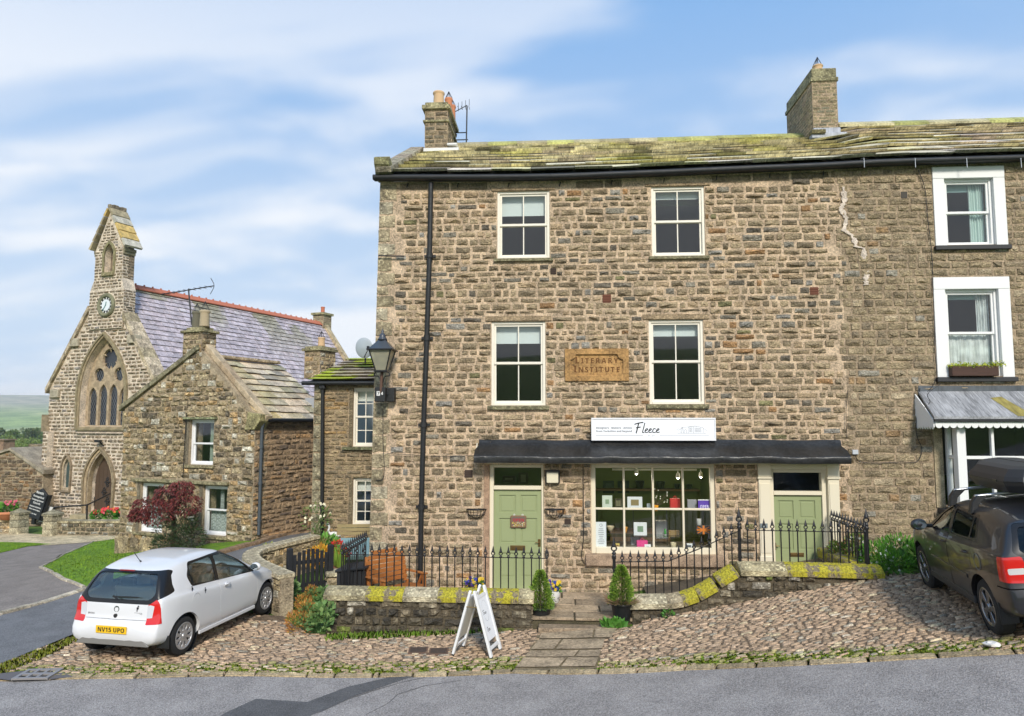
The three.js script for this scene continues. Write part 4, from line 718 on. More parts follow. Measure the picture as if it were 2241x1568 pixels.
 const lead=new THREE.BufferGeometry();const dn=P.map(([x,y,q])=>[x,y-0.05,q]);
 const quad=(...q)=>[q[0],q[3],q[2],q[0],q[2],q[1]];const tri=[...quad(...P),...quad(P[3],P[2],dn[2],dn[3]),...quad(P[0],P[3],dn[3],dn[0])];
 lead.setAttribute('position',new THREE.Float32BufferAttribute(tri.flat(),3));lead.computeVertexNormals();lead.setAttribute('uv',new THREE.Float32BufferAttribute(tri.flatMap(([x,y,q])=>[x,y*1.2+q]),2));
 const lm=mat({c:[0.56,0.58,0.63],map:T.grain,s:1.2,roughness:0.5,metalness:0.1,side:THREE.DoubleSide});
 mesh('lead_roof',lead,lm,bay);
 mesh('flashing',b2(uB,rt[1]-0.02,0.0,UR-0.1,rt[1]+0.1,0.035,0.01),mat({c:[0.16,0.18,0.2],map:T.streak,s:1,roughness:0.5}),bay);
 mesh('eave_board',b2(uFr,re[1]-0.1,zF-0.03,UR-0.1,re[1]-0.045,zF+0.012,0.006),M.black,bay);
 mesh('moss_patch',(()=>{const g=new THREE.BufferGeometry(),u0=F.px(2180,880,0.4)[0];const q=quad([u0,lerp(rt[1],re[1],0.3)+0.006,lerp(0.02,zF,0.3)],[u0+0.22,lerp(rt[1],re[1],0.25)+0.006,lerp(0.02,zF,0.25)],[u0+0.5,re[1]+0.006,zF],[u0+0.2,re[1]+0.006,zF]);g.setAttribute('position',new THREE.Float32BufferAttribute(q.flat(),3));g.computeVertexNormals();g.setAttribute('uv',new THREE.Float32BufferAttribute(q.flatMap((p)=>[p[0],p[2]]),2));return g;})(),mat({c:[0.5,0.42,0.12],map:T.streak,s:2,side:THREE.DoubleSide}),bay);
 const n=48,sc=new THREE.Shape();const x0=uFr+0.03,x1=UR-0.12,st=(x1-x0) /n;sc.moveTo(x0,re[1]-0.09);for(let i=0;i<n;i++){sc.lineTo(x0+i*st,re[1]-0.15);sc.absarc(x0+(i+0.5)*st,re[1]-0.15,st /2,Math.PI,0,false);}sc.lineTo(x1,re[1]-0.09);sc.closePath();
 mesh('valance',extrude(sc,0.02,0,5).translate(0,0,zF-0.05),pw,bay);
 const sideSh=new THREE.Shape();sideSh.moveTo(0.0,rt[1]-0.05);sideSh.lineTo(zF-0.04,re[1]-0.06);sideSh.lineTo(zF-0.04,re[1]-0.2);for(let i=0;i<7;i++){const a2=lerp(zF-0.04,0.02,i /7),b3=lerp(zF-0.04,0.02,(i+1) /7);sideSh.lineTo((a2+b3) /2,re[1]-0.24);sideSh.lineTo(b3,re[1]-0.18);}sideSh.lineTo(0,re[1]-0.18);sideSh.closePath();
 mesh('side_valance',extrude(sideSh,0.02).applyMatrix4(rotY(-Math.PI /2)).translate(uFr+0.02,0,0),pw,bay);
 // wall cables and small grey junction box
 const cab=(l,w=0.045,r=0.007)=>tube(l.map(([a2,c])=>{const[u,v]=F.px(a2,c,w);return V3(u,v,w);}),r,50,5);
 const cb=part('cables',house);
 mesh('cable',cab([[2010,372],[2024,410],[2030,470],[2040,560],[2043,640],[2046,760],[2047,835],[2020,870]]),M.iron,cb);
 mesh('cable',cab([[2014,850],[2008,900],[2006,950],[2018,985],[2008,1010],[1975,1012],[1880,1010],[1872,998]]),M.iron,cb);
 mesh('cable',cab([[2060,840],[2030,865],[2036,880],[2024,892]],0.4,0.006),M.iron,cb);
 const jb=F.rect(1865,985,1878,995,0.03);mesh('junction_box',b2(jb.u0,jb.v0,0,jb.u1,jb.v1,0.06,0.008),mat({c:[0.5,0.52,0.55]}),cb);
}
{ // window box with yellow-green plants on the lower sill
 const w=F.place(thing('window_box','brown window box of yellow-green plants on the white framed sill','planter')),r=F.rect(2078,800,2180,824,0.06);
 mesh('box',b2(r.u0,r.v0,0.0,r.u1,r.v1-0.02,0.17,0.01),mat({c:[0.09,0.04,0.025],map:T.wood,roughness:0.7}),w);
 const R=rng(8),P=[],C=[];for(let i=0;i<900;i++){const x=lerp(r.u0-0.02,r.u1+0.12,R()),y=r.v1-0.05+0.1*R()*R()+(x>r.u1-0.1?0.06*R():0),z=0.02+0.16*R(),s=0.018+0.015*R();for(let k=0;k<3;k++)P.push(x+(R()-0.5)*2*s,y+(R()-0.3)*2*s,z+(R()-0.5)*2*s);const c=R()<0.5?[0.5,0.5,0.03]:[0.28,0.36,0.04];for(let k=0;k<3;k++)C.push(...c);}
 const g=new THREE.BufferGeometry();g.setAttribute('position',new THREE.Float32BufferAttribute(P,3));g.setAttribute('color',new THREE.Float32BufferAttribute(C,3));g.computeVertexNormals();mesh('foliage',g,grassBlade,w);
}
const terra=mat({c:[0.5,0.16,0.09],roughness:0.85});
// ---------------------------------------------------------------- the church with its bellcote
const C=new Frame(-16.2,30,22.7);
const church=C.place(thing('stone_church','stone church with a bellcote, clock and purple slate roof','church'));
function archPts(u0,u1,v0,vs,va,n=8,bulge=0.32){const c=(u0+u1) /2,out=[[u0,v0],[u1,v0]];const q=(a,b,ctl,t)=>(1-t)*(1-t)*a+2*t*(1-t)*ctl+t*t*b;for(let i=0;i<=n;i++){const t=i /n;out.push([q(u1,c,u1-(u1-c)*0.06,t),q(vs,va,lerp(vs,va,0.62),t)]);}for(let i=n-1;i>=0;i--){const t=i /n;out.push([q(u0,c,u0+(c-u0)*0.06,t),q(vs,va,lerp(vs,va,0.62),t)]);}return out;}
const grow=(pts,u,v,e)=>pts.map(([a,b])=>{const d=Math.hypot(a-u,b-v);return[a+(a-u) /d*e,b+(b-v) /d*e];});
{
 const vb=-1.2,uc=C.px(222,830)[0],uL=C.px(108,862)[0],uR=2*uc-uL,vE=C.px(107,852)[1],vA=C.px(240,612)[1];
 const slope=(vA-vE) /(uc-uL);
 const W1={u0:C.px(176,860)[0],u1:C.px(272,860)[0],v0:C.px(222,934)[1],vs:C.px(222,862)[1],va:C.px(228,738)[1]};
 const D1={u0:C.px(190,1080)[0],u1:C.px(242,1080)[0],v0:C.px(218,1124)[1],vs:C.px(218,1058)[1],va:C.px(216,992)[1]};
 const L1={u0:C.px(138,1040)[0],u1:C.px(153,1040)[0],v0:C.px(146,1068)[1],vs:C.px(146,1028)[1],va:C.px(147,1004)[1]};
 const wA=archPts(W1.u0,W1.u1,W1.v0,W1.vs,W1.va),dA=archPts(D1.u0,D1.u1,D1.v0,D1.vs,D1.va),lA=archPts(L1.u0,L1.u1,L1.v0,L1.vs,L1.va);
 const cm=mat({c:[1.3,1.12,0.92],map:T.grain,s:1,bump:T.pits,bs:0.01,b:3,roughness:1});
 const wall=mesh('wall',extrude(poly([[uL,vb],[uR,vb],[uR,vE],[uc,vA],[uL,vE]],[wA,dA,lA]),0.6).translate(0,0,-0.6),cm,church);
 const colour=(R)=>pick(R,[[4,[0.30,0.235,0.16]],[3,[0.25,0.2,0.14]],[2,[0.36,0.28,0.2]],[1,[0.2,0.17,0.13]],[0.7,[0.3,0.27,0.25]]]);
 const out=(pts,e)=>grow(pts,(pts[0][0]+pts[1][0]) /2,pts[0][1]+0.4*(pts[10][1]-pts[0][1]),e);
 const hw=out(wA,0.22),hd=out(dA,0.26),hl=out(lA,0.16);
 const free=(u,v)=>!inside(hw,u,v)&&!inside(hd,u,v)&&!inside(hl,u,v);
 const clockC=C.px(237,669),list=courses({u0:uL,u1:uR,v0:-0.5,v1:vA,ch:[0.13,0.17],len:[0.2,0.5],joint:0.055,proud:0.05,seed:71,colour,wob:0.01,keep:(u,v)=>v+0.1<(u<uc?vE+(u-uL)*slope:vE+(uR-u)*slope)&&free(u,v)&&Math.hypot(u-clockC[0],v-clockC[1])>0.5});
 // bellcote stages
 const wB=(px,py,u)=>C.side(px,py,u)[0];
 const s1={u0:C.px(199,660)[0],u1:C.px(273,660)[0],v0:C.px(235,720)[1],v1:C.px(235,637)[1]},dep=-wB(296,650,s1.u1),s2={u0:C.px(211,580)[0],u1:C.px(271,580)[0],v0:C.px(240,612)[1],v1:C.px(240,548)[1]};
 const bell=part('bellcote',church),F0=0.08;
 const oA=archPts(C.px(232,570)[0],C.px(253,570)[0],C.px(242,597)[1],C.px(242,560)[1],C.px(244,534)[1]);
 mesh('lower_stage',[b2(s1.u0,s1.v0,-dep,s1.u1,s1.v1,F0),extrude(poly([[s1.u0,s1.v1],[s1.u1,s1.v1],[s2.u1,s2.v0],[s2.u0,s2.v0]]),dep+F0).translate(0,0,-dep)],cm,bell);
 const gApex=C.px(250,458)[1],eL=C.px(207,549)[0],eR=C.px(279,545)[0],cu=(s2.u0+s2.u1) /2;
 mesh('upper_stage',extrude(poly([[s2.u0,s2.v0],[s2.u1,s2.v0],[s2.u1,s2.v1],[cu,gApex-0.05],[s2.u0,s2.v1]],[oA]),0.3).translate(0,0,F0-0.3),cm,bell);
 mesh('back_stage',extrude(poly([[s2.u0,s2.v0],[s2.u1,s2.v0],[s2.u1,s2.v1],[cu,gApex-0.05],[s2.u0,s2.v1]]),dep-0.25).translate(0,0,-dep),mat({c:[0.4,0.32,0.23],map:T.grain,s:1}),bell);
 const bl=[];
 courses({u0:s1.u0,u1:s1.u1,v0:s1.v0,v1:s1.v1,ch:[0.12,0.15],len:[0.2,0.45],joint:0.045,proud:0.04,seed:72,colour,keep:(u,v)=>Math.hypot(u-clockC[0],v-clockC[1])>0.5}).forEach((g)=>bl.push(g.translate(0,0,F0)));
 courses({u0:s2.u0,u1:s2.u1,v0:s2.v0-0.4,v1:gApex,ch:[0.11,0.14],len:[0.16,0.35],joint:0.04,proud:0.035,seed:73,colour,keep:(u,v)=>(v<s2.v1||(v-s2.v1) /(gApex-s2.v1)<1-Math.abs(u-cu) /(s2.u1-cu)-0.12)&&!inside(grow(oA,cu,s2.v0+0.5,0.12),u,v)}).forEach((g)=>bl.push(g.translate(0,0,F0)));
 for(const[u,v0,v1,sd]of[[s1.u1,s1.v0,s1.v1,74],[s2.u1,s2.v0,s2.v1,75]])courses({u0:0,u1:dep+F0,v0,v1,ch:[0.1,0.14],len:[0.18,0.4],joint:0.03,proud:0.03,seed:sd,colour}).forEach((g)=>bl.push(g.applyMatrix4(rotY(Math.PI /2)).translate(u,0,F0)));
 pieces('stone',bl,M.stone,bell,300);pieces('stone',list,M.stone,wall);
 mesh('sill',tint(b2(C.px(229,597)[0],C.px(242,605)[1],F0,C.px(253,597)[0],C.px(242,597)[1],F0+0.1,0.01),[0.3,0.26,0.15]),M.lichen,bell);
 // bellcote roof: stone slabs
 const capW=F0+0.14,capB=-dep-0.14,rv=s2.v1+0.04;const R=rng(5);
 for(const sd of[-1,1]){const e=sd<0?eL-0.02:eR+0.04,L=Math.hypot(e-cu,gApex-rv),n=5;for(let i=0;i<n;i++){const t0=i /n,t1=(i+1) /n-0.012;const a=[lerp(e,cu,t0),lerp(rv,gApex,t0)],b=[lerp(e,cu,t1),lerp(rv,gApex,t1)];const nx=-(b[1]-a[1]) /L*n*0.1*-sd,ny=Math.abs(b[0]-a[0]) /L*n*0.1;const p=[a,b,[b[0]+nx*0.9,b[1]+ny*0.9],[a[0]+nx*1.15,a[1]+ny*1.15]];mesh('roof_slab',tint(extrude(poly(sd>0?p:p.slice().reverse()),capW-capB).translate(0,0,capB),pick(R,[[2,[0.4,0.34,0.22]],[2,[0.46,0.33,0.12]],[1,[0.42,0.4,0.34]]])),M.dressed,bell);}mesh('corbel',[b2(sd>0?s2.u1:s2.u0-0.1,s2.v1-0.12,-dep,sd>0?s2.u1+0.1:s2.u0,s2.v1+0.02,F0,0.01),b2(sd>0?s2.u1:s2.u0-0.06,s2.v1-0.24,-dep,sd>0?s2.u1+0.06:s2.u0,s2.v1-0.12,F0,0.01)].map((g)=>tint(g,[0.22,0.2,0.13])),M.dressed,bell);}
 mesh('crest',[0,1,2,3].map((i)=>tint(box(0.14,0.16+0.06*(i%2),0.26,cu,gApex+0.1,lerp(capW-0.14,capB+0.14,i /3),0.03),[0.22,0.18,0.13])),M.lichen,bell);
 const ringArch=(pts,inn,o,w0,dp,col,parent,name)=>mesh(name,tint(extrude(poly(grow(pts,(pts[0][0]+pts[1][0]) /2,pts[0][1]+0.4*(pts[10][1]-pts[0][1]),o),[grow(pts,(pts[0][0]+pts[1][0]) /2,pts[0][1]+0.4*(pts[10][1]-pts[0][1]),inn)]),dp,0.01).translate(0,0,w0),col),M.dressed,parent);
 ringArch(oA,0.0,0.11,F0,0.05,[0.24,0.22,0.12],bell,'hood_mould');
 // clock
 const ck=part('clock',church);const cx=clockC[0],cy=clockC[1];
 mesh('stone_ring',tint(new THREE.TorusGeometry(0.42,0.09,8,32).translate(cx,cy,F0+0.02),[0.2,0.2,0.13]),M.dressed,ck);
 mesh('dial_back',new THREE.CylinderGeometry(0.37,0.37,0.06,32).rotateX(Math.PI /2).translate(cx,cy,F0),M.black,ck);
 mesh('dial',new THREE.CylinderGeometry(0.24,0.24,0.03,32).rotateX(Math.PI /2).translate(cx,cy,F0+0.04),mat({c:[0.75,0.8,0.84],roughness:0.3}),ck);
 for(let i=0;i<12;i++)mesh('hour_mark',box(0.05,0.075,0.012,0,0.3,0).applyMatrix4(new THREE.Matrix4().makeRotationZ(i*Math.PI /6)).translate(cx,cy,F0+0.036),M.white,ck);
 for(const[a,l]of[[-0.25,0.17],[2.55,0.3]])mesh('hand',box(0.035,l,0.01,0,l /2-0.03,0).applyMatrix4(new THREE.Matrix4().makeRotationZ(a)).translate(cx,cy,F0+0.066),mat({c:[0.06,0.2,0.2]}),ck);
 // great window
 const gw=part('tracery_window',church),st=[0.38,0.30,0.205],off=0.2;
 ringArch(wA,0.02,0.12,0.0,0.05,[0.3,0.24,0.15],gw,'inner_arch');ringArch(wA,0.12,0.2,0.0,0.1,[0.25,0.21,0.13],gw,'hood_mould');
 mesh('sill',tint(extrude(poly([[-0.3,W1.v0],[0.1,W1.v0-0.28],[-0.3,W1.v0-0.28]].map(([a,b])=>[a,b])),W1.u1-W1.u0+0.1,0.005).applyMatrix4(rotY(-Math.PI /2)).translate(W1.u1+0.05,0,0),[0.45,0.38,0.3]),M.dressed,gw);
 const inn=grow(wA,(W1.u0+W1.u1) /2,W1.vs,-0.0),n=4,uw=(W1.u1-W1.u0-0.16) /n,hol=[];
 for(let i=0;i<n;i++){const a=W1.u0+0.08+i*uw,dv=Math.abs(i-1.5)>1?0.12:0;hol.push(archPts(a+0.05,a+uw-0.05,W1.v0+0.04,W1.vs-0.02-dv,W1.vs+0.42-dv,5));}
 const circ=(u,v,r)=>{const p=new THREE.Path();p.absarc(u,v,r,0,Math.PI*2,true);return p;};
 const wc=(W1.u0+W1.u1) /2,wd=W1.u1-W1.u0,hh=W1.va-W1.vs;
 const k1=[wc-wd*0.23,W1.vs+hh*0.34,wd*0.115],k2=[wc+wd*0.23,W1.vs+hh*0.34,wd*0.115],k3=[wc,W1.vs+hh*0.62,wd*0.17];
 hol.push(circ(...k1),circ(...k2),circ(k3[0]-k3[2]*0.42,k3[1],k3[2]*0.52),circ(wc,W1.vs+hh*0.86,wd*0.05));
 hol.splice(6,1,circ(...k3));
 mesh('tracery',tint(extrude(poly(inn,hol),0.14,0.012,10).translate(0,0,-0.42),st),M.dressed,gw);
 for(const[u,v,r]of[k1,k2,k3])for(let i=0;i<(r===k3[2]?6:4);i++){const q=r===k3[2]?6:4,an=i /q*6.283+0.6;mesh('cusp',tint(new THREE.ConeGeometry(r*0.2,r*0.5,4).rotateZ(an+Math.PI /2).translate(u+Math.cos(an)*r*0.86,v+Math.sin(an)*r*0.86,-0.34),st),M.dressed,gw);}
 mesh('leaded_glass',extrude(poly(inn),0.01).translate(0,0,-0.4),mat({c:[0.03,0.035,0.045],roughness:0.15}),gw);
 const lat=[];for(let i=-14;i<26;i++)for(const s of[1,-1]){const x=W1.u0+i*0.13,a=V3(x,W1.v0,-0.375),b=V3(x+s*(W1.va-W1.v0)*0.55,W1.va,-0.375);const t0=s>0?Math.max(0,(W1.u0-a.x) /(b.x-a.x)):Math.max(0,(W1.u1-a.x) /(b.x-a.x)),t1=s>0?Math.min(0.72,(W1.u1-a.x) /(b.x-a.x)):Math.min(0.72,(W1.u0-a.x) /(b.x-a.x));if(t1>t0&&t0<1)lat.push(rod(a.clone().lerp(b,t0),a.clone().lerp(b,t1),0.006,3));}
 mesh('lead_lattice',lat,mat({c:[0.2,0.22,0.24],roughness:0.6}),gw);
 // door
 const dr=part('door',church),wood=mat({c:[0.13,0.085,0.055],map:T.wood,s:1.5,roughness:0.8});dr.userData.label='dark plank church door with iron hinges under a pointed arch';
 const pl=6;for(let i=0;i<pl;i++){const a=lerp(D1.u0,D1.u1,i /pl)+0.006,b=lerp(D1.u0,D1.u1,(i+1) /pl)-0.006;const vt=(u)=>{let best=D1.vs;for(const[x,y]of dA)if(Math.abs(x-u)<0.12)best=Math.max(best,y-Math.abs(x-u)*0.9);return best;};mesh('plank',extrude(poly([[a,D1.v0],[b,D1.v0],[b,vt(b)],[a,vt(a)]]),0.05).translate(0,0,-0.4),wood,dr);}
 for(const[px,py]of[[203,1056],[203,1098],[234,1056],[234,1098],[227,1078]]){const[u,v]=C.px(px,py,-0.34);mesh('hinge',[new THREE.TorusGeometry(0.09,0.022,5,12).translate(u,v,-0.34),new THREE.TorusGeometry(0.06,0.02,5,12).translate(u+0.02,v+0.13,-0.34),new THREE.TorusGeometry(0.06,0.02,5,12).translate(u+0.02,v-0.13,-0.34),box(0.34,0.035,0.02,u,v,-0.34)],M.iron,dr);}
 ringArch(dA,0.0,0.08,-0.2,0.19,[0.36,0.28,0.18],dr,'inner_arch');ringArch(dA,0.08,0.19,-0.02,0.05,[0.4,0.31,0.2],dr,'outer_arch');ringArch(dA,0.19,0.27,0.0,0.1,[0.25,0.2,0.13],dr,'hood_mould');
 // lancet
 const ln=part('lancet_window',church);ringArch(lA,0.0,0.12,-0.02,0.04,[0.42,0.34,0.24],ln,'surround');ringArch(lA,0.12,0.19,0.0,0.09,[0.24,0.19,0.13],ln,'hood_mould');
 mesh('pane',extrude(poly(lA),0.01).translate(0,0,-0.14),mat({c:[0.05,0.085,0.085],roughness:0.3}),ln);
 // buttress, steps, lamp
 const bt=part('buttress',church),bu1=C.px(113,1000)[0]+0.1,b0=C.px(97,950,0.3)[0]-0.1;
 const bs=(u0,u1,v0,v1,w)=>{mesh('block',b2(u0,v0,-0.6,u1,v1,w),cm,bt);};
 const bV=C.px(100,945)[1],bV2=C.px(100,1040)[1];bs(b0,bu1,vb,bV,0.3);bs(b0-0.25,bu1+0.02,vb,bV2,0.45);
 mesh('slope',[extrude(poly([[b0-0.03,bV],[uL,C.px(107,908)[1]],[uL,bV]]),0.9).translate(0,0,-0.6),extrude(poly([[b0-0.27,bV2],[b0,bV2+0.5],[b0,bV2]]),0.9).translate(0,0,-0.6)].map((g)=>tint(g,[0.3,0.25,0.17])),M.dressed,bt);
 const bst=[];for(const[u0,u1,v0,v1,w]of[[b0,bu1,bV2,bV,0.3],[b0-0.25,bu1,-0.5,bV2,0.45]])courses({u0,u1,v0,v1,ch:[0.14,0.17],len:[0.2,0.45],joint:0.045,proud:0.04,seed:76+v0,colour}).forEach((g)=>bst.push(g.translate(0,0,w)));
 pieces('stone',bst,M.stone,bt,200);
 const sv=C.px(215,1126)[1];for(let i=0;i<3;i++)mesh('step',tint(b2(D1.u0-0.3-i*0.35,vb,0.02,D1.u1+0.4+i*0.1,sv-i*0.17,0.5+i*0.35,0.02),[0.36,0.31,0.2]),M.dressed,church);
 const lp=C.px(214,966,0.2);mesh('flood_lamp',[box(0.3,0.1,0.12,lp[0],lp[1],0.2),rod(V3(lp[0]+0.1,lp[1]-0.2,0.02),V3(lp[0]+0.02,lp[1],0.18),0.03)],M.black,church);
 // nave: side walls and roof
 const vRidge=C.px(300,624,-1)[1],Ln=14.6,ov=0.25,sl=(vRidge-vE) /(uR-uc);
 mesh('nave_wall',[b2(uL+0.002,vb,-Ln,uL+0.5,vE,-0.61),b2(uR-0.5,vb,-Ln,uR-0.002,vE,-0.61),extrude(poly([[uL+0.002,vb],[uR-0.002,vb],[uR-0.002,vE],[uc,vRidge-0.06],[uL+0.002,vE]]),0.5).translate(0,0,-Ln-0.5)],cm,church);
 const roof=part('roof',church),Lr=Ln-0.3;
 const deck=new THREE.BufferGeometry(),q=[[uR+ov,vE-ov*sl,-0.5],[uR+ov,vE-ov*sl,-Ln],[uc,vRidge-0.04,-Ln],[uc,vRidge-0.04,-0.5],[uL-ov,vE-ov*sl,-0.5],[uL-ov,vE-ov*sl,-Ln]];deck.setAttribute('position',new THREE.Float32BufferAttribute([0,1,2,0,2,3,3,2,5,3,5,4].flatMap((i)=>q[i]),3));deck.computeVertexNormals();
 mesh('roof_deck',deck,mat({c:[0.1,0.09,0.1],side:THREE.DoubleSide}),roof);
 const a2=Math.atan(sl),pt=(a,s,l)=>V3(uR+ov-s*Math.cos(a2)+Math.sin(a2)*l,vE-ov*sl+s*Math.sin(a2)+Math.cos(a2)*l,-0.45-a);
 const S=Math.hypot(uR+ov-uc,vRidge-vE+ov*sl);
 const sc=(R,a,s)=>{const m=smooth(0.56,0.68,fbm(a*0.45,s*0.5+3,4,4))*smooth(S*0.3,S,s);const c=pick(R,[[4,[0.44,0.39,0.43]],[3,[0.41,0.37,0.42]],[2,[0.47,0.40,0.44]],[0.6,[0.5,0.47,0.49]],[0.5,[0.35,0.31,0.35]]]).map((x,i)=>lerp([0.47,0.42,0.46][i],x,0.55));return c.map((x,i)=>lerp(x,[0.30,0.28,0.2][i],m));};
 pieces('slate',slates({len:Lr,rows:rowsOf(S,0.3,0.26),point:pt,wr:[0.26,0.42],th:0.024,colour:sc,seed:81,jit:0.006,gap:0.016}),M.wetSlate,roof);
 for(let i=0;i<32;i++){const z=-0.5-i*Lr /32;mesh('ridge_tile',[extrude(poly([[-0.2,-0.16],[0,0.02],[0.2,-0.16],[0.22,-0.12],[0,0.09],[-0.22,-0.12]]),Lr /32-0.02).translate(uc,vRidge+0.05,z-Lr /32),box(0.06,0.1,0.05,uc,vRidge+0.14,z-0.03)],terra,roof);}
 // gable coping
 for(const sd of[-1,1]){const u1=sd<0?uL-0.12:uR+0.12,v0=vE-0.15,n2=8,end=sd<0?s1.u0:s1.u1;for(let i=0;i<n2;i++){const a=lerp(u1,end,i /n2),b=lerp(u1,end,(i+1) /n2-0.008),va=vE+Math.abs(a-(sd<0?uL:uR))*slope*(a*sd>(sd<0?-uL:uR)?-1:1),vb3=vE+Math.abs(b-(sd<0?uL:uR))*slope;mesh('coping_stone',tint(extrude(poly(sd>0?[[a,va],[a+0.02,va+0.24],[b+0.02,vb3+0.24],[b,vb3]]:[[a,va],[b,vb3],[b-0.02,vb3+0.2],[a-0.02,va+0.2]]),0.7,0.01).translate(0,0,-0.58),pick(R,[[2,[0.46,0.38,0.28]],[1,[0.36,0.3,0.2]],[1,[0.5,0.43,0.35]]])),M.lichen,roof);}}
 for(const[px,py]of[[118,862],[161,750],[287,742]]){const[u,v]=C.px(px,py,0.1);mesh('kneeler_stone',tint(box(0.5,0.35,0.3,u,v,-0.02,0.03),[0.38,0.34,0.26]),M.dressed,roof);}
 // far gable: coping and small chimney
 mesh('far_coping',tint(extrude(poly([[uR+0.3,vE-0.2],[uR+0.3,vE+0.15],[uc,vRidge+0.3],[uc,vRidge]]),0.35).translate(0,0,-Ln-0.2),[0.42,0.34,0.22]),M.lichen,roof);
 const e=-Ln;stack(church,{u0:uc-0.5,u1:uc+0.25},e+0.3,e-0.5,vRidge-0.5,vRidge+0.55,{seed:85,colour:(R)=>pick(R,[[1,[0.3,0.28,0.18]],[1,[0.24,0.2,0.14]]]),caps:[[vRidge+0.55,0.14,0.1]],potBase:vRidge+0.69,pots:[[uc-0.1,e-0.1,0.12,0.4,terra]]});
}
// ---------------------------------------------------------------- the low cottage between church and lane
const K=new Frame(-7,20,24);
const cottage=K.place(thing('stone_cottage','low gabled rubble stone cottage with white sash windows','cottage'));
const rubble=(R)=>pick(R,[[4,[0.29,0.23,0.14]],[3,[0.35,0.285,0.185]],[2,[0.22,0.175,0.115]],[1.4,[0.39,0.27,0.14]],[1.6,[0.46,0.43,0.36]],[0.7,[0.15,0.125,0.09]]]);
const rubbleMortar=mat({c:[0.64,0.52,0.36],map:T.grain,s:1,bump:T.rough,bs:0.02,b:2,roughness:1});
{
 const vb=-1.2,uL=K.px(268,1000)[0],vL=K.px(272,893)[1],vR=K.px(562,912)[1],[uA]=K.px(437,800),vA=K.px(440,764)[1];
 const Wn={a:K.rect(413,919,467,1018),b:K.rect(442,1064,496,1173),c:K.rect(305,1058,356,1166)};
 const wall=mesh('wall',extrude(poly([[uL,vb],[0,vb],[0,vR],[uA,vA],[uL,vL]],Object.values(Wn).map(rectPts)),0.5).translate(0,0,-0.5),rubbleMortar,cottage);
 const under=(u,v)=>v+0.1<(u<uA?lerp(vL,vA,(u-uL) /(uA-uL)):lerp(vA,vR,(u-uA) /(0-uA)));
 const strL=K.px(295,1049),strR=K.px(503,1059),band={u0:strL[0],u1:strR[0],v0:strR[1]-0.06,v1:strL[1]+0.04};
 const hs=[...Object.values(Wn),band,{u0:Wn.a.u0-0.15,u1:Wn.a.u1+0.12,v0:Wn.a.v1,v1:Wn.a.v1+0.08},{u0:Wn.a.u0-0.15,u1:Wn.a.u1+0.12,v0:Wn.a.v0-0.09,v1:Wn.a.v0}];
 for(const k of['a','b','c'])hs.push({u0:Wn[k].u0-0.13,u1:Wn[k].u0,v0:Wn[k].v0,v1:Wn[k].v1});
 pieces('stone',courses({u0:uL,u1:0,v0:-0.5,v1:vA,ch:[0.11,0.2],len:[0.14,0.42],joint:0.018,proud:0.06,seed:91,colour:rubble,wob:0.05,holes:hs,keep:under}),M.lichen,wall);
 const wm=mat({c:[0.8,0.8,0.8],roughness:0.45});
 const lace=mat({c:[0.62,0.7,0.72],map:T.lichen,s:4,side:THREE.DoubleSide,roughness:1});
 sash(cottage,Wn.a,{mt:wm,w:-0.09,cols:1,rows:1,curtain:[[0.6,1,0,1]],curtainMat:mat({c:[0.25,0.3,0.25],side:THREE.DoubleSide}),split:0.46});
 sash(cottage,Wn.b,{mt:wm,w:-0.09,cols:1,curtain:[[0,1,0,0.5],[0.45,0.62,0.5,1]],curtainMat:lace});
 sash(cottage,Wn.c,{mt:wm,w:-0.09,cols:1,curtain:[[0,1,0,0.5]],curtainMat:lace});
 for(const k of['a','b','c']){const r=Wn[k];mesh('stone_jamb',tint(b2(r.u0-0.12,r.v0,-0.1,r.u0-0.004,r.v1,0.02,0.01),[0.2,0.17,0.12]),M.stone,cottage);mesh('sill',tint(b2(r.u0-0.16,r.v0-0.085,-0.1,r.u1+0.1,r.v0-0.003,0.08,0.012),[0.27,0.23,0.14]),M.lichen,cottage);}
 mesh('drip_stone',tint(b2(Wn.a.u0-0.17,Wn.a.v1+0.01,-0.1,Wn.a.u1+0.13,Wn.a.v1+0.075,0.12,0.012),[0.22,0.23,0.13]),M.lichen,cottage);
 const ns=3;for(let i=0;i<ns;i++)mesh('string_stone',tint(b2(lerp(band.u0,band.u1,i /ns),lerp(strL[1],strR[1],(i+0.5) /ns)-0.05,-0.05,lerp(band.u0,band.u1,(i+1) /ns)-0.012,lerp(strL[1],strR[1],(i+0.5) /ns)+0.04,0.11,0.012),[0.26,0.23,0.14]),M.lichen,cottage);
 // side wall to the lane
 const wEnd=K.side(700,1000,0)[0],sw=part('side_wall',cottage);
 mesh('core',b2(-0.5,vb,wEnd,-0.001,vR-0.05,-0.501),mat({c:[0.72,0.52,0.34],map:T.grain,s:1,bump:T.pits,bs:0.01,b:3}),sw);
 const sl=courses({u0:0,u1:-wEnd,v0:-0.4,v1:vR-0.1,ch:[0.1,0.17],len:[0.16,0.55],joint:0.035,proud:0.04,seed:92,wob:0.03,colour:(R)=>pick(R,[[4,[0.3,0.215,0.135]],[3,[0.37,0.265,0.165]],[2,[0.24,0.175,0.115]],[1,[0.44,0.28,0.145]],[1,[0.19,0.145,0.11]]])});
 pieces('stone',sl.map((g)=>g.applyMatrix4(rotY(Math.PI /2))),M.stone,sw);
 // roof
 const roof=part('roof',cottage),vRd=K.px(474,783,-0.3)[1],aR=Math.atan2(vRd-vR,-uA),ov=0.16,S=Math.hypot(-uA+ov,(vRd-vR)*(1+ov /-uA));
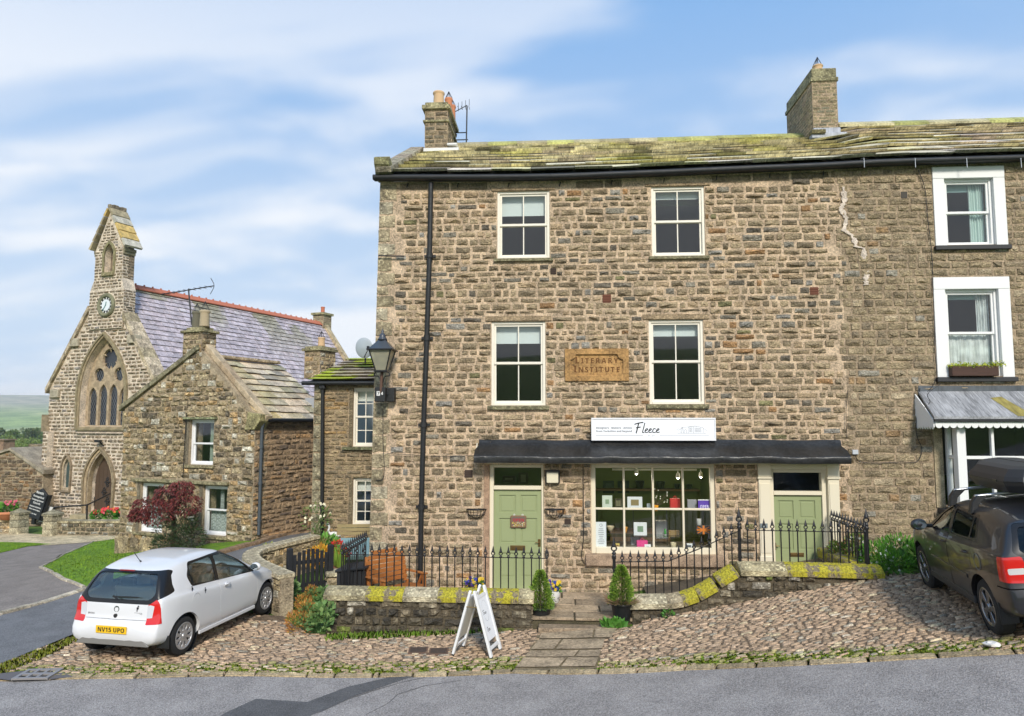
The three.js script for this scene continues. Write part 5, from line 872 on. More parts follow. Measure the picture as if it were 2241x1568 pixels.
 const pt=(a,s,l)=>V3(ov-s*Math.cos(aR)+Math.sin(aR)*l,vR-ov*Math.tan(aR)+s*Math.sin(aR)+Math.cos(aR)*l,-0.12-a);
 const wR=wEnd-0.4,q=[pt(-0.1,0,-0.02),pt(-wR,0,-0.02),pt(-wR,S,-0.02),pt(-0.1,S,-0.02)],back=V3(uL-0.15,vL-0.1,0),dk=new THREE.BufferGeometry();
 const q4=V3(back.x,back.y,wR),q5=V3(back.x,back.y,-0.02);dk.setAttribute('position',new THREE.Float32BufferAttribute([q[0],q[1],q[2],q[0],q[2],q[3],q[3],q[2],q4,q[3],q4,q5].flatMap((p)=>[p.x,p.y,p.z]),3));dk.computeVertexNormals();mesh('roof_deck',dk,mat({c:[0.12,0.1,0.08],side:THREE.DoubleSide}),roof);
 const col=(R,a,s)=>{const y=smooth(2.2,0.2,a)*R();const c=pick(R,[[3,[0.46,0.41,0.31]],[3,[0.4,0.37,0.31]],[2,[0.52,0.43,0.33]],[1.6,[0.35,0.33,0.23]],[1,[0.56,0.49,0.4]]]);return c.map((x,i)=>lerp(x,[0.55,0.43,0.17][i],y*0.8));};
 pieces('slate',slates({len:-wR,rows:rowsOf(S,0.36,0.26),point:pt,wr:[0.3,0.65],th:0.028,colour:col,seed:95,jit:0.02}),M.slate,roof);
 mesh('ridge_stone',tint(b2(uA-0.14,vRd+0.02,wR,uA+0.14,vRd+0.12,-0.3,0.03),[0.42,0.33,0.22]),M.lichen,roof);
 // copings of the front gable
 const R=rng(6);for(let i=0;i<4;i++){const a=i /4,b=(i+1) /4-0.006,us=-0.0+0.2,p=(t)=>[lerp(us,uA,t),lerp(vR-0.12,vA+0.02,t)];const[x0,y0]=p(a),[x1,y1]=p(b);mesh('coping_stone',tint(extrude(poly([[x0,y0],[x0+0.05,y0+0.13],[x1+0.05,y1+0.13],[x1,y1]]),0.24,0.012).translate(0,0,-0.38),pick(R,[[2,[0.48,0.39,0.27]],[1,[0.43,0.33,0.22]]])),M.dressed,roof);const pl=(t)=>[lerp(uL-0.15,uA,t),lerp(vL-0.08,vA,t)];const[z0,w0]=pl(a),[z1,w1]=pl(b);mesh('coping_stone',tint(extrude(poly([[z0,w0],[z1,w1],[z1-0.02,w1+0.12],[z0-0.02,w0+0.12]]),0.42,0.012).translate(0,0,-0.34),[0.22,0.2,0.13]),M.lichen,roof);}
 mesh('kneeler',tint(extrude(poly([[-0.3,vR-0.36],[0.02,vR-0.34],[0.2,vR-0.12],[0.22,vR+0.04],[-0.2,vR+0.1]]),0.4,0.015).translate(0,0,-0.34),[0.28,0.25,0.13]),M.lichen,roof);
 // gutter and downpipe
 const gt=part('gutter',cottage);mesh('trough',new THREE.CylinderGeometry(0.055,0.055,-wR-0.2,8).rotateX(Math.PI /2).translate(ov+0.03,vR-0.1,wR /2-0.15),M.black,gt);
 const dpm=mat({c:[0.07,0.085,0.1],roughness:0.5}),gy=K.px(558,1182)[1];mesh('downpipe',[tube([[ov,vR-0.1,-0.2],[0.09,vR-0.28,-0.18],[0.07,vR-0.5,-0.18]],0.045,10,8),rod(V3(0.07,vR-0.48,-0.18),V3(0.07,gy+0.1,-0.18),0.045,10)],dpm,gt);
 for(const t of[0.25,0.55,0.85])mesh('collar',rod(V3(0.07,lerp(vR,gy,t)+0.04,-0.18),V3(0.07,lerp(vR,gy,t)-0.04,-0.18),0.058,10),dpm,gt);
 mesh('cable',tube([[uA-0.35,K.px(375,905,0.09)[1],0.09],[uA-0.38,K.px(375,980,0.09)[1],0.09],[uA-0.4,K.px(374,1045,0.09)[1],0.09]],0.012,10,5),M.iron,gt);
 mesh('interior',[b2(uL,vb,wEnd,uL+0.3,vL,-0.51),b2(uL,vb,wEnd-0.2,0,vR+0.6,wEnd),b2(uL,K.px(400,1040)[1],wEnd,-0.5,K.px(400,1040)[1]+0.15,-0.5)],M.room,cottage);
 // plinth stones at the foot of the gable
 const pv=K.px(270,1172)[1],R2=rng(7),ps=[];for(let u=uL-0.1;u<-0.1;){const w=0.3+0.4*R2();ps.push(rock(u,-0.45,w-0.02,pv+0.42,0.1,rubble(R2),R2));u+=w;}pieces('plinth_stone',ps.map((g)=>g.translate(0,0,0.04)),M.lichen,cottage);
 // chimneys
 const cA=K.px(400,760),cB=K.px(441,760),dp2=-K.side(472,760,cB[0])[0],vt=K.px(420,728)[1];
 stack(cottage,{u0:cA[0],u1:cB[0]},0,-dp2,vA-0.5,vt,{seed:97,colour:rubble,mat:M.lichen,proud:0.035,caps:[[vt,0.07,0.07],[vt+0.07,0.09,-0.05]],potBase:vt+0.16,pots:[[lerp(cA[0],cB[0],0.12),-dp2*0.72,0.13,0.52,mat({c:[0.14,0.13,0.09]}),1],[lerp(cA[0],cB[0],0.8),-dp2*0.4,0.14,0.5,mat({c:[0.42,0.34,0.22]}),1]]});
 const wC=wEnd+0.15,[e0]=K.px(666,790,wC),[e1]=K.px(700,790,wC),vt2=K.px(690,768,wC)[1];
 stack(cottage,{u0:e0,u1:e1},wC,wC-0.75,vRd-0.5,vt2,{seed:98,colour:rubble,mat:M.lichen,proud:0.03,caps:[[vt2,0.09,0.07],[vt2+0.09,0.06,0.0]],potBase:vt2+0.15,pots:[[lerp(e0,e1,0.6),wC-0.35,0.11,0.3,M.buff,1]]});
 // long television aerial on the cottage chimney
 const A=thing('television_aerial','long horizontal television aerial above the cottage chimney','aerial');K.place(A);const aw=-dp2*0.9,p0=K.px(420,690,aw),p1=K.px(412,633,aw),q0=K.px(352,645,aw),q1=K.px(467,626,aw);
 mesh('mast',rod(V3(...p0,aw).setY(p0[1]-0.3),V3(...p1,aw),0.022),M.iron,A);mesh('boom',rod(V3(...q0,aw),V3(...q1,aw),0.016),M.iron,A);
 mesh('reflector',tube([[q1[0]-0.12,q1[1]+0.24,aw],[q1[0]+0.02,q1[1],aw],[q1[0]-0.12,q1[1]-0.24,aw]],0.012,12,4),M.iron,A);
 for(let i=0;i<9;i++){const t=0.1+i*0.1;mesh('element',rod(V3(lerp(q0[0],q1[0],t),lerp(q0[1],q1[1],t),aw-0.14),V3(lerp(q0[0],q1[0],t),lerp(q0[1],q1[1],t),aw+0.14),0.007,4),M.iron,A);}
}
// ---------------------------------------------------------------- the house tucked behind, on the lane
const N=new Frame(0,19.3,3.7);
{
 const h=N.place(thing('lane_house','narrow stone house with cream sash windows behind the lamp corner','house'));
 const u0=N.px(684,1000)[0],u1=-2.55,vb=-0.6,vt=N.px(740,838)[1];
 const a=N.rect(772,849,842,978),b=N.rect(771,1047,840,1150);
 const wall=mesh('wall',extrude(poly([[u0,vb],[u1,vb],[u1,vt],[u0,vt]],[rectPts(a),rectPts(b)]),0.4).translate(0,0,-0.4),mat({c:[0.55,0.42,0.27],map:T.grain,s:1}),h);
 const hs=[a,b].flatMap((r)=>[r,{u0:r.u0-0.12,u1:r.u0,v0:r.v0,v1:r.v1},{u0:r.u0-0.3,u1:r.u1,v0:r.v0-0.1,v1:r.v0}]);
 pieces('stone',courses({u0:u0+0.28,u1,v0:0,v1:vt-0.05,ch:[0.07,0.13],len:[0.2,0.55],joint:0.016,proud:0.035,seed:101,wob:0.01,holes:hs,colour:(R)=>pick(R,[[4,[0.27,0.21,0.125]],[3,[0.32,0.25,0.15]],[2,[0.21,0.17,0.11]],[1,[0.36,0.24,0.11]]])}),M.stone,wall);
 const R=rng(3),q=[];let v=-0.2;while(v<vt-0.1){const hh=0.2+0.2*R();q.push(rock(u0,v,0.28,hh-0.015,0.05,[0.25,0.22,0.15],R));v+=hh;}pieces('quoin',q,M.lichen,wall);
 for(const r of[a,b]){sash(h,r,{mt:M.sashCream,w:-0.06,cols:3,rows:2,blind:0.3,blindMat:mat({c:[0.7,0.7,0.66]})});mesh('stone_jamb',tint(b2(r.u0-0.1,r.v0,-0.1,r.u0-0.003,r.v1,0.02,0.008),[0.2,0.16,0.1]),M.stone,h);mesh('sill',tint(b2(r.u0-0.26,r.v0-0.09,-0.1,r.u1+0.1,r.v0-0.003,0.1,0.012),[0.14,0.14,0.08]),M.lichen,h);}
 const roof=part('roof',h),ev=vt+0.02,S=2.6,al=0.32,pt=(x,s,l)=>V3(u0-0.12+x+s*0.16,ev+s*Math.sin(al)+l*Math.cos(al),0.2-s*Math.cos(al)+l*Math.sin(al));
 mesh('roof_deck',(()=>{const g=new THREE.BufferGeometry(),c=[pt(0,0,-0.02),pt(u1-u0+0.12,0,-0.02),pt(u1-u0-0.3,S,-0.02),pt(0,S,-0.02)];g.setAttribute('position',new THREE.Float32BufferAttribute([0,1,2,0,2,3].flatMap((i)=>[c[i].x,c[i].y,c[i].z]),3));g.computeVertexNormals();return g;})(),mat({c:[0.12,0.1,0.08],side:THREE.DoubleSide}),roof);
 pieces('slate',slates({len:u1-u0+0.1,rows:rowsOf(S,0.36,0.28),point:pt,wr:[0.35,0.7],th:0.035,seed:102,colour:(R2,x,s)=>{const m=smooth(0.42,0.55,fbm(x*1.3,s*1.3,8,3));return pick(R2,[[1,[0.36,0.31,0.22]],[1,[0.3,0.26,0.2]]]).map((c,i)=>lerp(c,[0.34,0.40,0.03][i],m));}}),M.slate,roof);
 const g=part('gutter',h),gp=N.px(706,848,0.1),gb=N.px(703,1200,0.1);mesh('trough',new THREE.CylinderGeometry(0.055,0.055,u1-u0+0.3,8).rotateZ(Math.PI /2).translate((u0+u1) /2-0.12,vt-0.02,0.2),M.black,g);
 mesh('downpipe',[rod(V3(gp[0],gp[1],0.1),V3(gb[0]+0.02,gb[1]-0.2,0.1),0.05,10),box(0.16,0.14,0.14,gp[0],gp[1]+0.02,0.12,0.02)],M.black,g);
 mesh('back_wall',[b2(u0,vb,-5,u0+0.3,vt,-0.41),b2(u0,vb,-5.2,u1,vt+0.6,-5),b2(u0,N.px(800,1010)[1],-5,u1,N.px(800,1010)[1]+0.1,-0.41)],M.room,h);
 // satellite dish on the corner of its roof
 const d=N.place(thing('satellite_dish','grey satellite dish on the mossy roof behind the street lamp','dish')),dw=-0.6,[du,dv]=N.px(797,762,dw);
 const dish=lathe([[0,0.06],[0.1,0.055],[0.2,0.035],[0.28,0],[0.29,0.005],[0.2,0.045],[0,0.072]],24).rotateX(Math.PI /2+0.15).rotateY(-0.35).translate(du,dv,dw);mesh('reflector',dish,mat({c:[0.42,0.47,0.52],roughness:0.45}),d);
 mesh('bracket',[rod(V3(du+0.02,dv-0.05,dw-0.06),V3(du+0.02,dv-0.42,dw-0.06),0.025),rod(V3(du,dv-0.26,dw),V3(du+0.22,dv-0.06,dw+0.38),0.014),box(0.07,0.1,0.12,du+0.22,dv-0.04,dw+0.4,0.02)],M.iron,d);
}
// ---------------------------------------------------------------- outbuildings at the far edge, churchyard wall and gate piers
{
 const Q=new Frame(-20,31,14),o=Q.place(thing('stone_outbuilding','dark rubble stone outbuilding beside the church buttress','outbuilding'));
 const P=[[-120,1165],[104,1165],[92,1034],[24,986],[-120,1030]].map(([a,b])=>Q.px(a,b));
 P[0][1]=P[1][1]=-1.4;const wall=mesh('wall',extrude(poly(P),4).translate(0,0,-4),rubbleMortar,o);
 const xs=P.map((p)=>p[0]);
 pieces('stone',courses({u0:Math.min(...xs),u1:Math.max(...xs),v0:-1,v1:P[3][1],ch:[0.1,0.18],len:[0.18,0.5],joint:0.02,proud:0.05,seed:111,wob:0.04,colour:(R)=>pick(R,[[3,[0.2,0.14,0.09]],[2,[0.26,0.185,0.115]],[2,[0.15,0.115,0.08]],[1,[0.3,0.18,0.09]]]),keep:(u,v)=>inside(P,u,v+0.08)}),M.stone,wall);
 mesh('roof_slab',[[1,2],[2,3]].map(([i])=>{const a=P[i===1?2:3],b=P[i===1?3:4];return tint(extrude(poly([[a[0]+(i===1?0.15:0),a[1]-(i===1?0.08:0)],[a[0]+(i===1?0.15:0),a[1]+0.1],[b[0],b[1]+0.12],[b[0],b[1]]]),4.2).translate(0,0,-4.1),[0.3,0.26,0.2]);}),M.slate,o);
 const Q2=new Frame(-22,42,14),o2=Q2.place(thing('stone_chimney_stack','square stone chimney block showing between outbuilding and church','chimney')),r=Q2.rect(67,975,110,1050);
 mesh('core',b2(r.u0,-2,-1.4,r.u1,r.v1,0),rubbleMortar,o2);pieces('stone',courses({u0:r.u0,u1:r.u1,v0:r.v0-0.5,v1:r.v1-0.1,ch:[0.12,0.18],len:[0.2,0.5],joint:0.025,proud:0.03,seed:112,colour:(R)=>pick(R,[[1,[0.3,0.2,0.13]],[1,[0.25,0.18,0.12]]])}),M.stone,o2);mesh('cap',tint(b2(r.u0-0.12,r.v1-0.1,-1.5,r.u1+0.12,r.v1+0.06,0.12,0.02),[0.24,0.19,0.13]),M.lichen,o2);
 const Q3=new Frame(-30,55,14),o3=Q3.place(thing('far_chimney','small brick chimney beyond the outbuilding roof','chimney')),r3=Q3.rect(-30,962,6,1010);mesh('shaft',b2(r3.u0,-4,-1,r3.u1,r3.v1-0.1,0),mat({c:[0.5,0.33,0.23],map:T.grain}),o3);mesh('cap',b2(r3.u0-0.1,r3.v1-0.1,-1.1,r3.u1+0.1,r3.v1,0.1,0.02),mat({c:[0.4,0.28,0.2],map:T.grain}),o3);
}
function lowWall(name,label,px0,px1,hgt,th,o={}){ // a low coped wall between two points on the ground
 const a=gpx(...px0),b=gpx(...px1),yaw=Math.atan2(b.z-a.z,b.x-a.x)*180 /Math.PI,f=new Frame(a.x,-a.z,yaw),L=Math.hypot(b.x-a.x,b.z-a.z);
 const w=f.place(thing(name,label,'wall')),y0=Math.min(a.y,b.y)-0.3,yt=(u)=>(o.level??lerp(a.y,b.y,u /L))+hgt;
 mesh('core',extrude(poly([[0,y0],[L,y0],[L,yt(L)],[0,yt(0)]]),th).translate(0,0,-th),rubbleMortar,w);
 const colr=o.colour||rubble,list=courses({u0:0,u1:L,v0:y0+0.2,v1:Math.max(yt(0),yt(L)),ch:o.ch||[0.1,0.16],len:o.len||[0.15,0.4],joint:0.016,proud:o.proud||0.05,seed:o.seed||5,colour:colr,wob:0.02,keep:(u,v)=>v+0.05<yt(u)});
 if(o.ends)for(const s of o.ends)courses({u0:0,u1:th,v0:y0+0.2,v1:yt(s>0?L:0),ch:[0.1,0.16],len:[0.15,0.3],joint:0.016,proud:0.04,seed:(o.seed||5)+9,colour:colr}).forEach((g)=>list.push(s>0?g.applyMatrix4(rotY(Math.PI /2)).translate(L,0,0):g.applyMatrix4(rotY(-Math.PI /2)).translate(0,0,-th)));
 pieces('stone',list,o.mat||M.lichen,w);
 const R=rng((o.seed||5)+2);let u=-0.04;while(u<L){const l=Math.min(lerp(0.4,0.8,R()),L+0.04-u);const g=o.cope?o.cope(l-0.015,th):box(l-0.015,0.09,th+0.1,l /2,0.045,0,0.02);const sl=Math.atan2(yt(L)-yt(0),L);mesh('coping_stone',tint(g.applyMatrix4(at(u,yt(u),-th /2,0,0,sl)),(o.copeCol||((R2)=>pick(R2,[[1,[0.36,0.31,0.2]],[1,[0.3,0.26,0.17]]])))(R)),o.copeMat||M.lichen,w);u+=l;}
 return w;
}
lowWall('churchyard_wall','low mossy churchyard wall below the red geraniums',[126,1172],[262,1172],0.42,0.35,{seed:121,colour:(R)=>pick(R,[[1,[0.16,0.14,0.09]],[1,[0.11,0.1,0.07]],[0.5,[0.3,0.29,0.25]]])});
lowWall('churchyard_wall','low churchyard wall under the terracotta flower pot',[-70,1170],[32,1168],0.42,0.35,{seed:122});
for(const[px,py,lab]of[[40,1168,'square stone gate pier beside the terracotta flower pot'],[113,1172,'square stone gate pier at the end of the handrail']]){
 const p=gpx(px,py),o=thing('gate_pier',lab,'pier','churchyard gate piers');o.position.copy(p);o.rotation.y=-0.3;
 const R=rng(px);for(let i=0;i<3;i++)mesh('block',tint(box(0.44-0.01*i,0.26,0.44,0,0.1+i*0.265,0,0.02),pick(R,[[1,[0.34,0.3,0.21]],[1,[0.27,0.25,0.18]]])),M.lichen,o);
 mesh('cap',tint(new THREE.ConeGeometry(0.36,0.14,4).rotateY(Math.PI /4).translate(0,0.84,0),[0.34,0.3,0.2]),M.lichen,o);mesh('cap_slab',tint(box(0.5,0.08,0.5,0,0.735,0,0.015),[0.3,0.27,0.19]),M.lichen,o);
}
// ---------------------------------------------------------------- front garden: walls, railings, terrace
const WZ=1.95,WT=0.36; // the front wall's face and thickness, out from the facade
const fu=(px,py,w=WZ)=>F.px(px,py,w)[0],fv=(px,py,w=WZ)=>F.px(px,py,w)[1];
const ghF=(u,w)=>{const p=F.world(u,0,w);return gh(p.x,p.z);};
M.yellow=mat({vertexColors:true,c:[1.2,1.2,1.2],map:tex(512,(u,v)=>{const a=fbm(u*6,v*6,2,5,6),b=fbm(u*40,v*40,5,3,40),m=smooth(0.40,0.5,a+0.3*(b-0.5));const g=0.6+0.8*(b-0.5);return[lerp(0.5,0.86,m)*g*1.3,lerp(0.42,0.78,m)*g*1.3,lerp(0.3,0.08,m)*g*1.3];}),s:1.4,bump:T.pits,bs:0.01,b:3});
function frontWall(label,u0,u1,top,seed,ends){
 const w=F.place(thing('front_garden_wall',label,'wall')),n=40,lo=[],hi=[];
 for(let i=0;i<=n;i++){const u=lerp(u0,u1,i /n);hi.unshift([u,top(u)]);}
 const base=Math.min(ghF(u0,WZ),ghF(u1,WZ))-0.3;
 mesh('core',extrude(poly([[u0,base],[u1,Math.min(ghF(u1,WZ)-0.3,top(u1)-0.1)],...hi]),WT).translate(0,0,WZ-WT),mat({c:[0.16,0.13,0.085],map:T.grain,s:1,bump:T.rough,bs:0.03,b:2}),w);
 const colr=(R,u,v)=>pick(R,[[4,[0.095,0.08,0.056]],[3,[0.14,0.115,0.08]],[2,[0.06,0.052,0.04]],[1.2,[0.22,0.19,0.14]],[0.6,[0.36,0.33,0.28]],[1.2*smooth(0.5,0.1,v-ghF(u,WZ)),[0.11,0.13,0.03]]]);
 const list=courses({u0,u1,v0:base,v1:Math.max(...hi.map((p)=>p[1])),ch:[0.1,0.17],len:[0.12,0.38],joint:0.02,proud:0.06,seed,colour:colr,wob:0.03,keep:(u,v)=>v+0.06<top(u)&&v>ghF(u,WZ)-0.1}).map((g)=>g.translate(0,0,WZ));
 for(const s of ends){const u=s>0?u1:u0;courses({u0:0,u1:WT,v0:base,v1:top(u)-0.02,ch:[0.12,0.2],len:[0.15,0.36],joint:0.02,proud:0.05,seed:seed+3,colour:(R)=>colr(R,u,2)}).forEach((g)=>list.push(s>0?g.applyMatrix4(rotY(Math.PI /2)).translate(u,0,WZ):g.applyMatrix4(rotY(-Math.PI /2)).translate(u,0,WZ-WT)));}
 pieces('stone',list,M.lichen,w);
 // chamfered copings, many yellow with lichen
 const R=rng(seed+1);let u=u0-0.05,kc=0;while(u<u1+0.02){
 const bend=Math.abs(top(Math.min(u+0.5,u1))-top(Math.max(u,u0)))>0.06;const l=Math.min(bend?lerp(0.26,0.36,R()):lerp(0.42,0.85,R()),u1+0.05-u),m=u+l /2,sl=Math.atan2(top(Math.min(m+0.15,u1))-top(Math.max(m-0.15,u0)),Math.min(m+0.15,u1)-Math.max(m-0.15,u0));
 const prof=poly([[-WT-0.05,0],[0.055,0],[0.06,0.07],[-0.07,0.155],[-WT*0.55,0.175],[-WT-0.05,0.1]]);
 const g=extrude(prof,l-0.015,0.012).applyMatrix4(rotY(Math.PI /2)).translate(-l /2,0,0); // profile faces +x -> turn to face out
 const gg=g.applyMatrix4(new THREE.Matrix4().makeScale(1,1,-1));flip(gg);
 const yellow=(kc++%5)!==0&&R()<(seed>135?0.85:0.62);const c=yellow?[0.62,0.6,0.5]:pick(R,[[2,[0.38,0.33,0.21]],[1,[0.31,0.26,0.18]],[1,[0.44,0.39,0.28]]]);
 gg.applyMatrix4(at(m,top(clamp(m,u0,u1))-0.01,WZ,0,0,sl));const cp2=mesh('coping_stone',tint(gg,c),yellow?M.yellow:M.lichen,w);if(yellow)cp2.userData.label='coping stone covered in yellow lichen';u+=l;
 }
 return w;
}
function flip(g){for(const k of Object.keys(g.attributes)){const a=g.attributes[k],s=a.itemSize,r=a.array;for(let i=0;i<r.length;i+=3*s)for(let q=0;q<s;q++){const t=r[i+s+q];r[i+s+q]=r[i+2*s+q];r[i+2*s+q]=t;}}g.computeVertexNormals();return g;}
const wlA={u0:fu(716,1340),u1:fu(1163,1340)},wlB={u0:fu(1384,1340),u1:fu(1928,1250)};
const topA=(u)=>lerp(fv(716,1310),fv(1163,1318),(u-wlA.u0) /(wlA.u1-wlA.u0));
const topBc=curve([[1384,1330],[1470,1328],[1515,1318],[1560,1296],[1622,1259],[1640,1257],[1760,1259],[1928,1264]].map(([a,b])=>F.px(a,b,WZ)));
frontWall('low dark mossy wall with lichened copings under the bench railings',wlA.u0,wlA.u1,topA,131,[-1,1]);
frontWall('low dark wall with yellow copings that sweep up to the second green door',wlB.u0,wlB.u1,topBc,137,[-1,1]);
// return of the second wall to the house front
{const w=F.place(thing('side_garden_wall','short coped wall joining the swept wall to the house front','wall'));const v=topBc(wlB.u1);mesh('core',b2(wlB.u1-WT,0.3,0.06,wlB.u1-0.01,v,WZ-WT-0.01),rubbleMortar,w);for(let i=0;i<3;i++)mesh('coping_stone',tint(box(WT+0.1,0.2,0.48,wlB.u1-WT /2,v+0.08,0.3+i*0.5,0.05),[0.6,0.58,0.5]),M.yellow,w);}
// terrace flags before the shop and the step down
{
 const t=F.place(new THREE.Group());t.name='terrace';t.userData={kind:'structure',label:'flagged terrace and step before the shop',category:'terrace'};scene.add(t);
 const R=rng(44),u0=fu(1158,1340)+0.02,u1=fu(1392,1340)-0.02,tv=fv(1260,1352,WZ);
 mesh('bed',b2(wlA.u0+0.1,-0.3,0.02,wlB.u0+0.4,tv-0.03,WZ-0.05),mat({c:[0.14,0.12,0.07],map:T.grain,s:2}),t);
 const rows=[0.06,0.55,1.05,1.5,WZ];for(let j=0;j<4;j++){let u=wlA.u0+0.1;while(u<wlB.u0+0.35){const l=0.5+0.5*R(),kc=0.8+0.4*R();mesh('flagstone',tint(b2(u+0.012,tv-0.06,rows[j]+0.012,Math.min(u+l,wlB.u0+0.4)-0.012,tv-0.01*R(),rows[j+1]-0.012,0.012),[0.33,0.255,0.175].map((c)=>c*kc)),M.flag,t);u+=l;}}
 const sv=lerp(tv,ghF(0.9,WZ+0.3),0.55);mesh('step',tint(b2(fu(1190,1370,2.3)-0.1,-0.3,WZ+0.003,fu(1345,1370,2.3)+0.05,sv,WZ+0.24,0.02),[0.25,0.19,0.13]),M.flag,t);
 const bed=structure('garden_bed',drape([F.world(wlB.u0+0.4,0,WZ-WT),F.world(wlB.u1,0,WZ-WT),F.world(wlB.u1,0,0.02),F.world(wlB.u0+0.4,0,0.02)].map((p)=>[p.x,p.z]),0.02,0.4),mat({c:[0.2,0.16,0.11],map:T.grain,s:1.5}),'bare paved strip behind the swept wall');
}
// railings: each bar with its spear finial
const finialGeo=join([lathe([[0,0],[0.016,0.0],[0.022,0.012],[0.012,0.03],[0.012,0.036]],8),new THREE.TorusGeometry(0.024,0.008,5,10).translate(0,0.062,0),new THREE.ConeGeometry(0.022,0.1,6).translate(0,0.14,0),new THREE.OctahedronGeometry(0.024).translate(0,0.095,0)]).scale(1.2,1.1,1.2);
const barGeo=new THREE.CylinderGeometry(0.0115,0.0115,0.72,6).translate(0,-0.36,0),postGeo=lathe([[0,-0.8],[0.03,-0.8],[0.03,-0.5],[0.038,-0.48],[0.03,-0.46],[0.026,-0.2],[0.04,-0.18],[0.028,-0.15],[0.026,0.0],[0.042,0.02],[0.03,0.05],[0.02,0.07]],10);
function railing(label,pts,spacing,posts=[]){ // pts: [u, v, w] of the top rail
 const r=F.place(thing('iron_railing',label,'railing')),c=new THREE.CurvePath();for(let i=0;i<pts.length-1;i++)c.add(new THREE.LineCurve3(V3(...pts[i]),V3(...pts[i+1])));
 for(let i=0;i<pts.length-1;i++){const a=V3(...pts[i]),b=V3(...pts[i+1]),L=a.distanceTo(b),g=box(L,0.012,0.03,L /2,0,0);const d=b.clone().sub(a).normalize();g.applyMatrix4(new THREE.Matrix4().makeBasis(d,V3(0,1,0).addScaledVector(d,-d.y).normalize(),V3().crossVectors(d,V3(0,1,0)).normalize()));mesh('top_rail',g.translate(a.x,a.y,a.z),M.iron,r);}
 const L=c.getLength(),n=Math.round(L /spacing);for(let i=0;i<=n;i++){const p=c.getPointAt(clamp(i /n));const b=mesh('bar',barGeo,M.iron,r);b.position.copy(p);const f=mesh('finial',finialGeo,M.iron,b);f.position.y=0.0;}
 for(const p of posts){const m=mesh('post',postGeo,M.iron,r);m.position.set(...p);const f=mesh('finial',finialGeo,M.iron,m);f.position.y=0.06;f.scale.setScalar(1.5);}
 return r;
}
{
 const w=WZ-0.2,P=(x,y)=>{const q=F.px(x,y,w);return[q[0],q[1],w];};
 railing('black spear-topped railing on the mossy wall before the wooden bench',[P(748,1214),P(1197,1223)],0.137,[]);
 railing('black railing that climbs with the yellow-coped wall to a newel post',[P(1344,1231),P(1462,1229),P(1530,1202),P(1600,1170),P(1618,1163)],0.14,[P(1344,1222),P(1618,1158)]);
 railing('level black railing on the yellow-coped wall before the second green door',[P(1636,1161),P(1893,1166)],0.142,[P(1897,1160)]);
 const e=P(1897,1166),e0=P(748,1214),a=F.px(1856,1135,0.15);
 railing('short black railing running back from the end post to the stone house wall',[[e[0],e[1],w-0.1],[e[0],e[1],0.15]],0.135);
 railing('short black railing running back beside the wooden bench',[[e0[0],e0[1],w-0.1],[e0[0]+0.02,e0[1],0.2]],0.135);
}
// the brown wooden bench
{
 const b=thing('wooden_bench','orange-brown slatted wooden garden bench behind the railing','bench'),p=F.world(fu(868,1275,1.0),0,1.0);b.position.set(p.x,fv(868,1352,WZ)+0.02,p.z);
 b.position.y=topA(-2)-0.42;b.rotation.y=Math.PI /2-0.75;
 const wd=mat({c:[0.62,0.235,0.06],map:T.wood,s:2,roughness:0.55}),W2=1.05;
 for(let i=0;i<5;i++)mesh('seat_slat',box(W2-0.1,0.022,0.085,0,0.42-i*0.006,0.22-i*0.1,0.005),wd,b);
 for(let i=0;i<7;i++){const y=0.52+i*0.085,wv=W2-0.12-(i>4?(i-4)*0.16:0);mesh('back_slat',box(wv,0.075,0.02,0,y,-0.26-(y-0.45)*0.22,0.005),wd,b);}
 for(const s of[-1,1]){const x=s*(W2 /2-0.06);mesh('leg',box(0.05,0.62,0.06,x,0.31,0.24,0.005),wd,b);mesh('leg',box(0.05,0.46,0.07,x,0.23,-0.26,0.005),wd,b);mesh('back_post',box(0.05,0.55,0.05,0,0.27,0).applyMatrix4(at(x*0.9,0.44,-0.285,0,-0.22)),wd,b);mesh('arm',box(0.09,0.026,0.62,x,0.635,-0.01,0.008),wd,b);mesh('brace',box(0.035,0.28,0.04,0,0,0).applyMatrix4(at(x,0.5,0.12,0,0.5)),wd,b);}
 mesh('apron',box(W2-0.1,0.07,0.025,0,0.37,0.26,0.004),wd,b);
}
// ---------------------------------------------------------------- left garden: curved wall, picket gate, odds and ends
function ribbonWall(name,label,tops,h,th){
 const p=tops.map(([a,b])=>gpx(a,b,h)),c=new THREE.CatmullRomCurve3(p.map((q)=>V3(q.x,0,q.z)),false,'centripetal'),w=thing(name,label,'wall'),n=16,R=rng(15);
 for(let i=0;i<n;i++){
 const a=c.getPointAt(i /n),b=c.getPointAt((i+1) /n),m=a.clone().add(b).multiplyScalar(0.5),L=a.distanceTo(b),yaw=-Math.atan2(b.z-a.z,b.x-a.x),y=gh(m.x,m.z)+h,tilt=Math.atan2(gh(b.x,b.z)-gh(a.x,a.z),L);
 mesh('coping_stone',tint(box(L+0.02,0.1,th+0.1,0,-0.05,0,0.03).applyMatrix4(at(m.x,y,m.z,yaw,0,tilt)),[0.5,0.43,0.3]),M.lichen,w);
 mesh('core',box(L+0.03,h+0.2,th,0,-(h+0.2) /2-0.1,0).applyMatrix4(at(m.x,y,m.z,yaw)),rubbleMortar,w);
 for(const s of[1,-1])courses({u0:-L /2,u1:L /2,v0:-h,v1:-0.1,ch:[0.1,0.17],len:[0.14,0.34],joint:0.016,proud:0.035,seed:140+i,colour:rubble}).forEach((g)=>mesh('stone',g.applyMatrix4(s>0?at(0,0,th /2):at(0,0,-th /2,Math.PI)).applyMatrix4(at(m.x,y,m.z,yaw)),M.lichen,w));
 }
 return w;
}
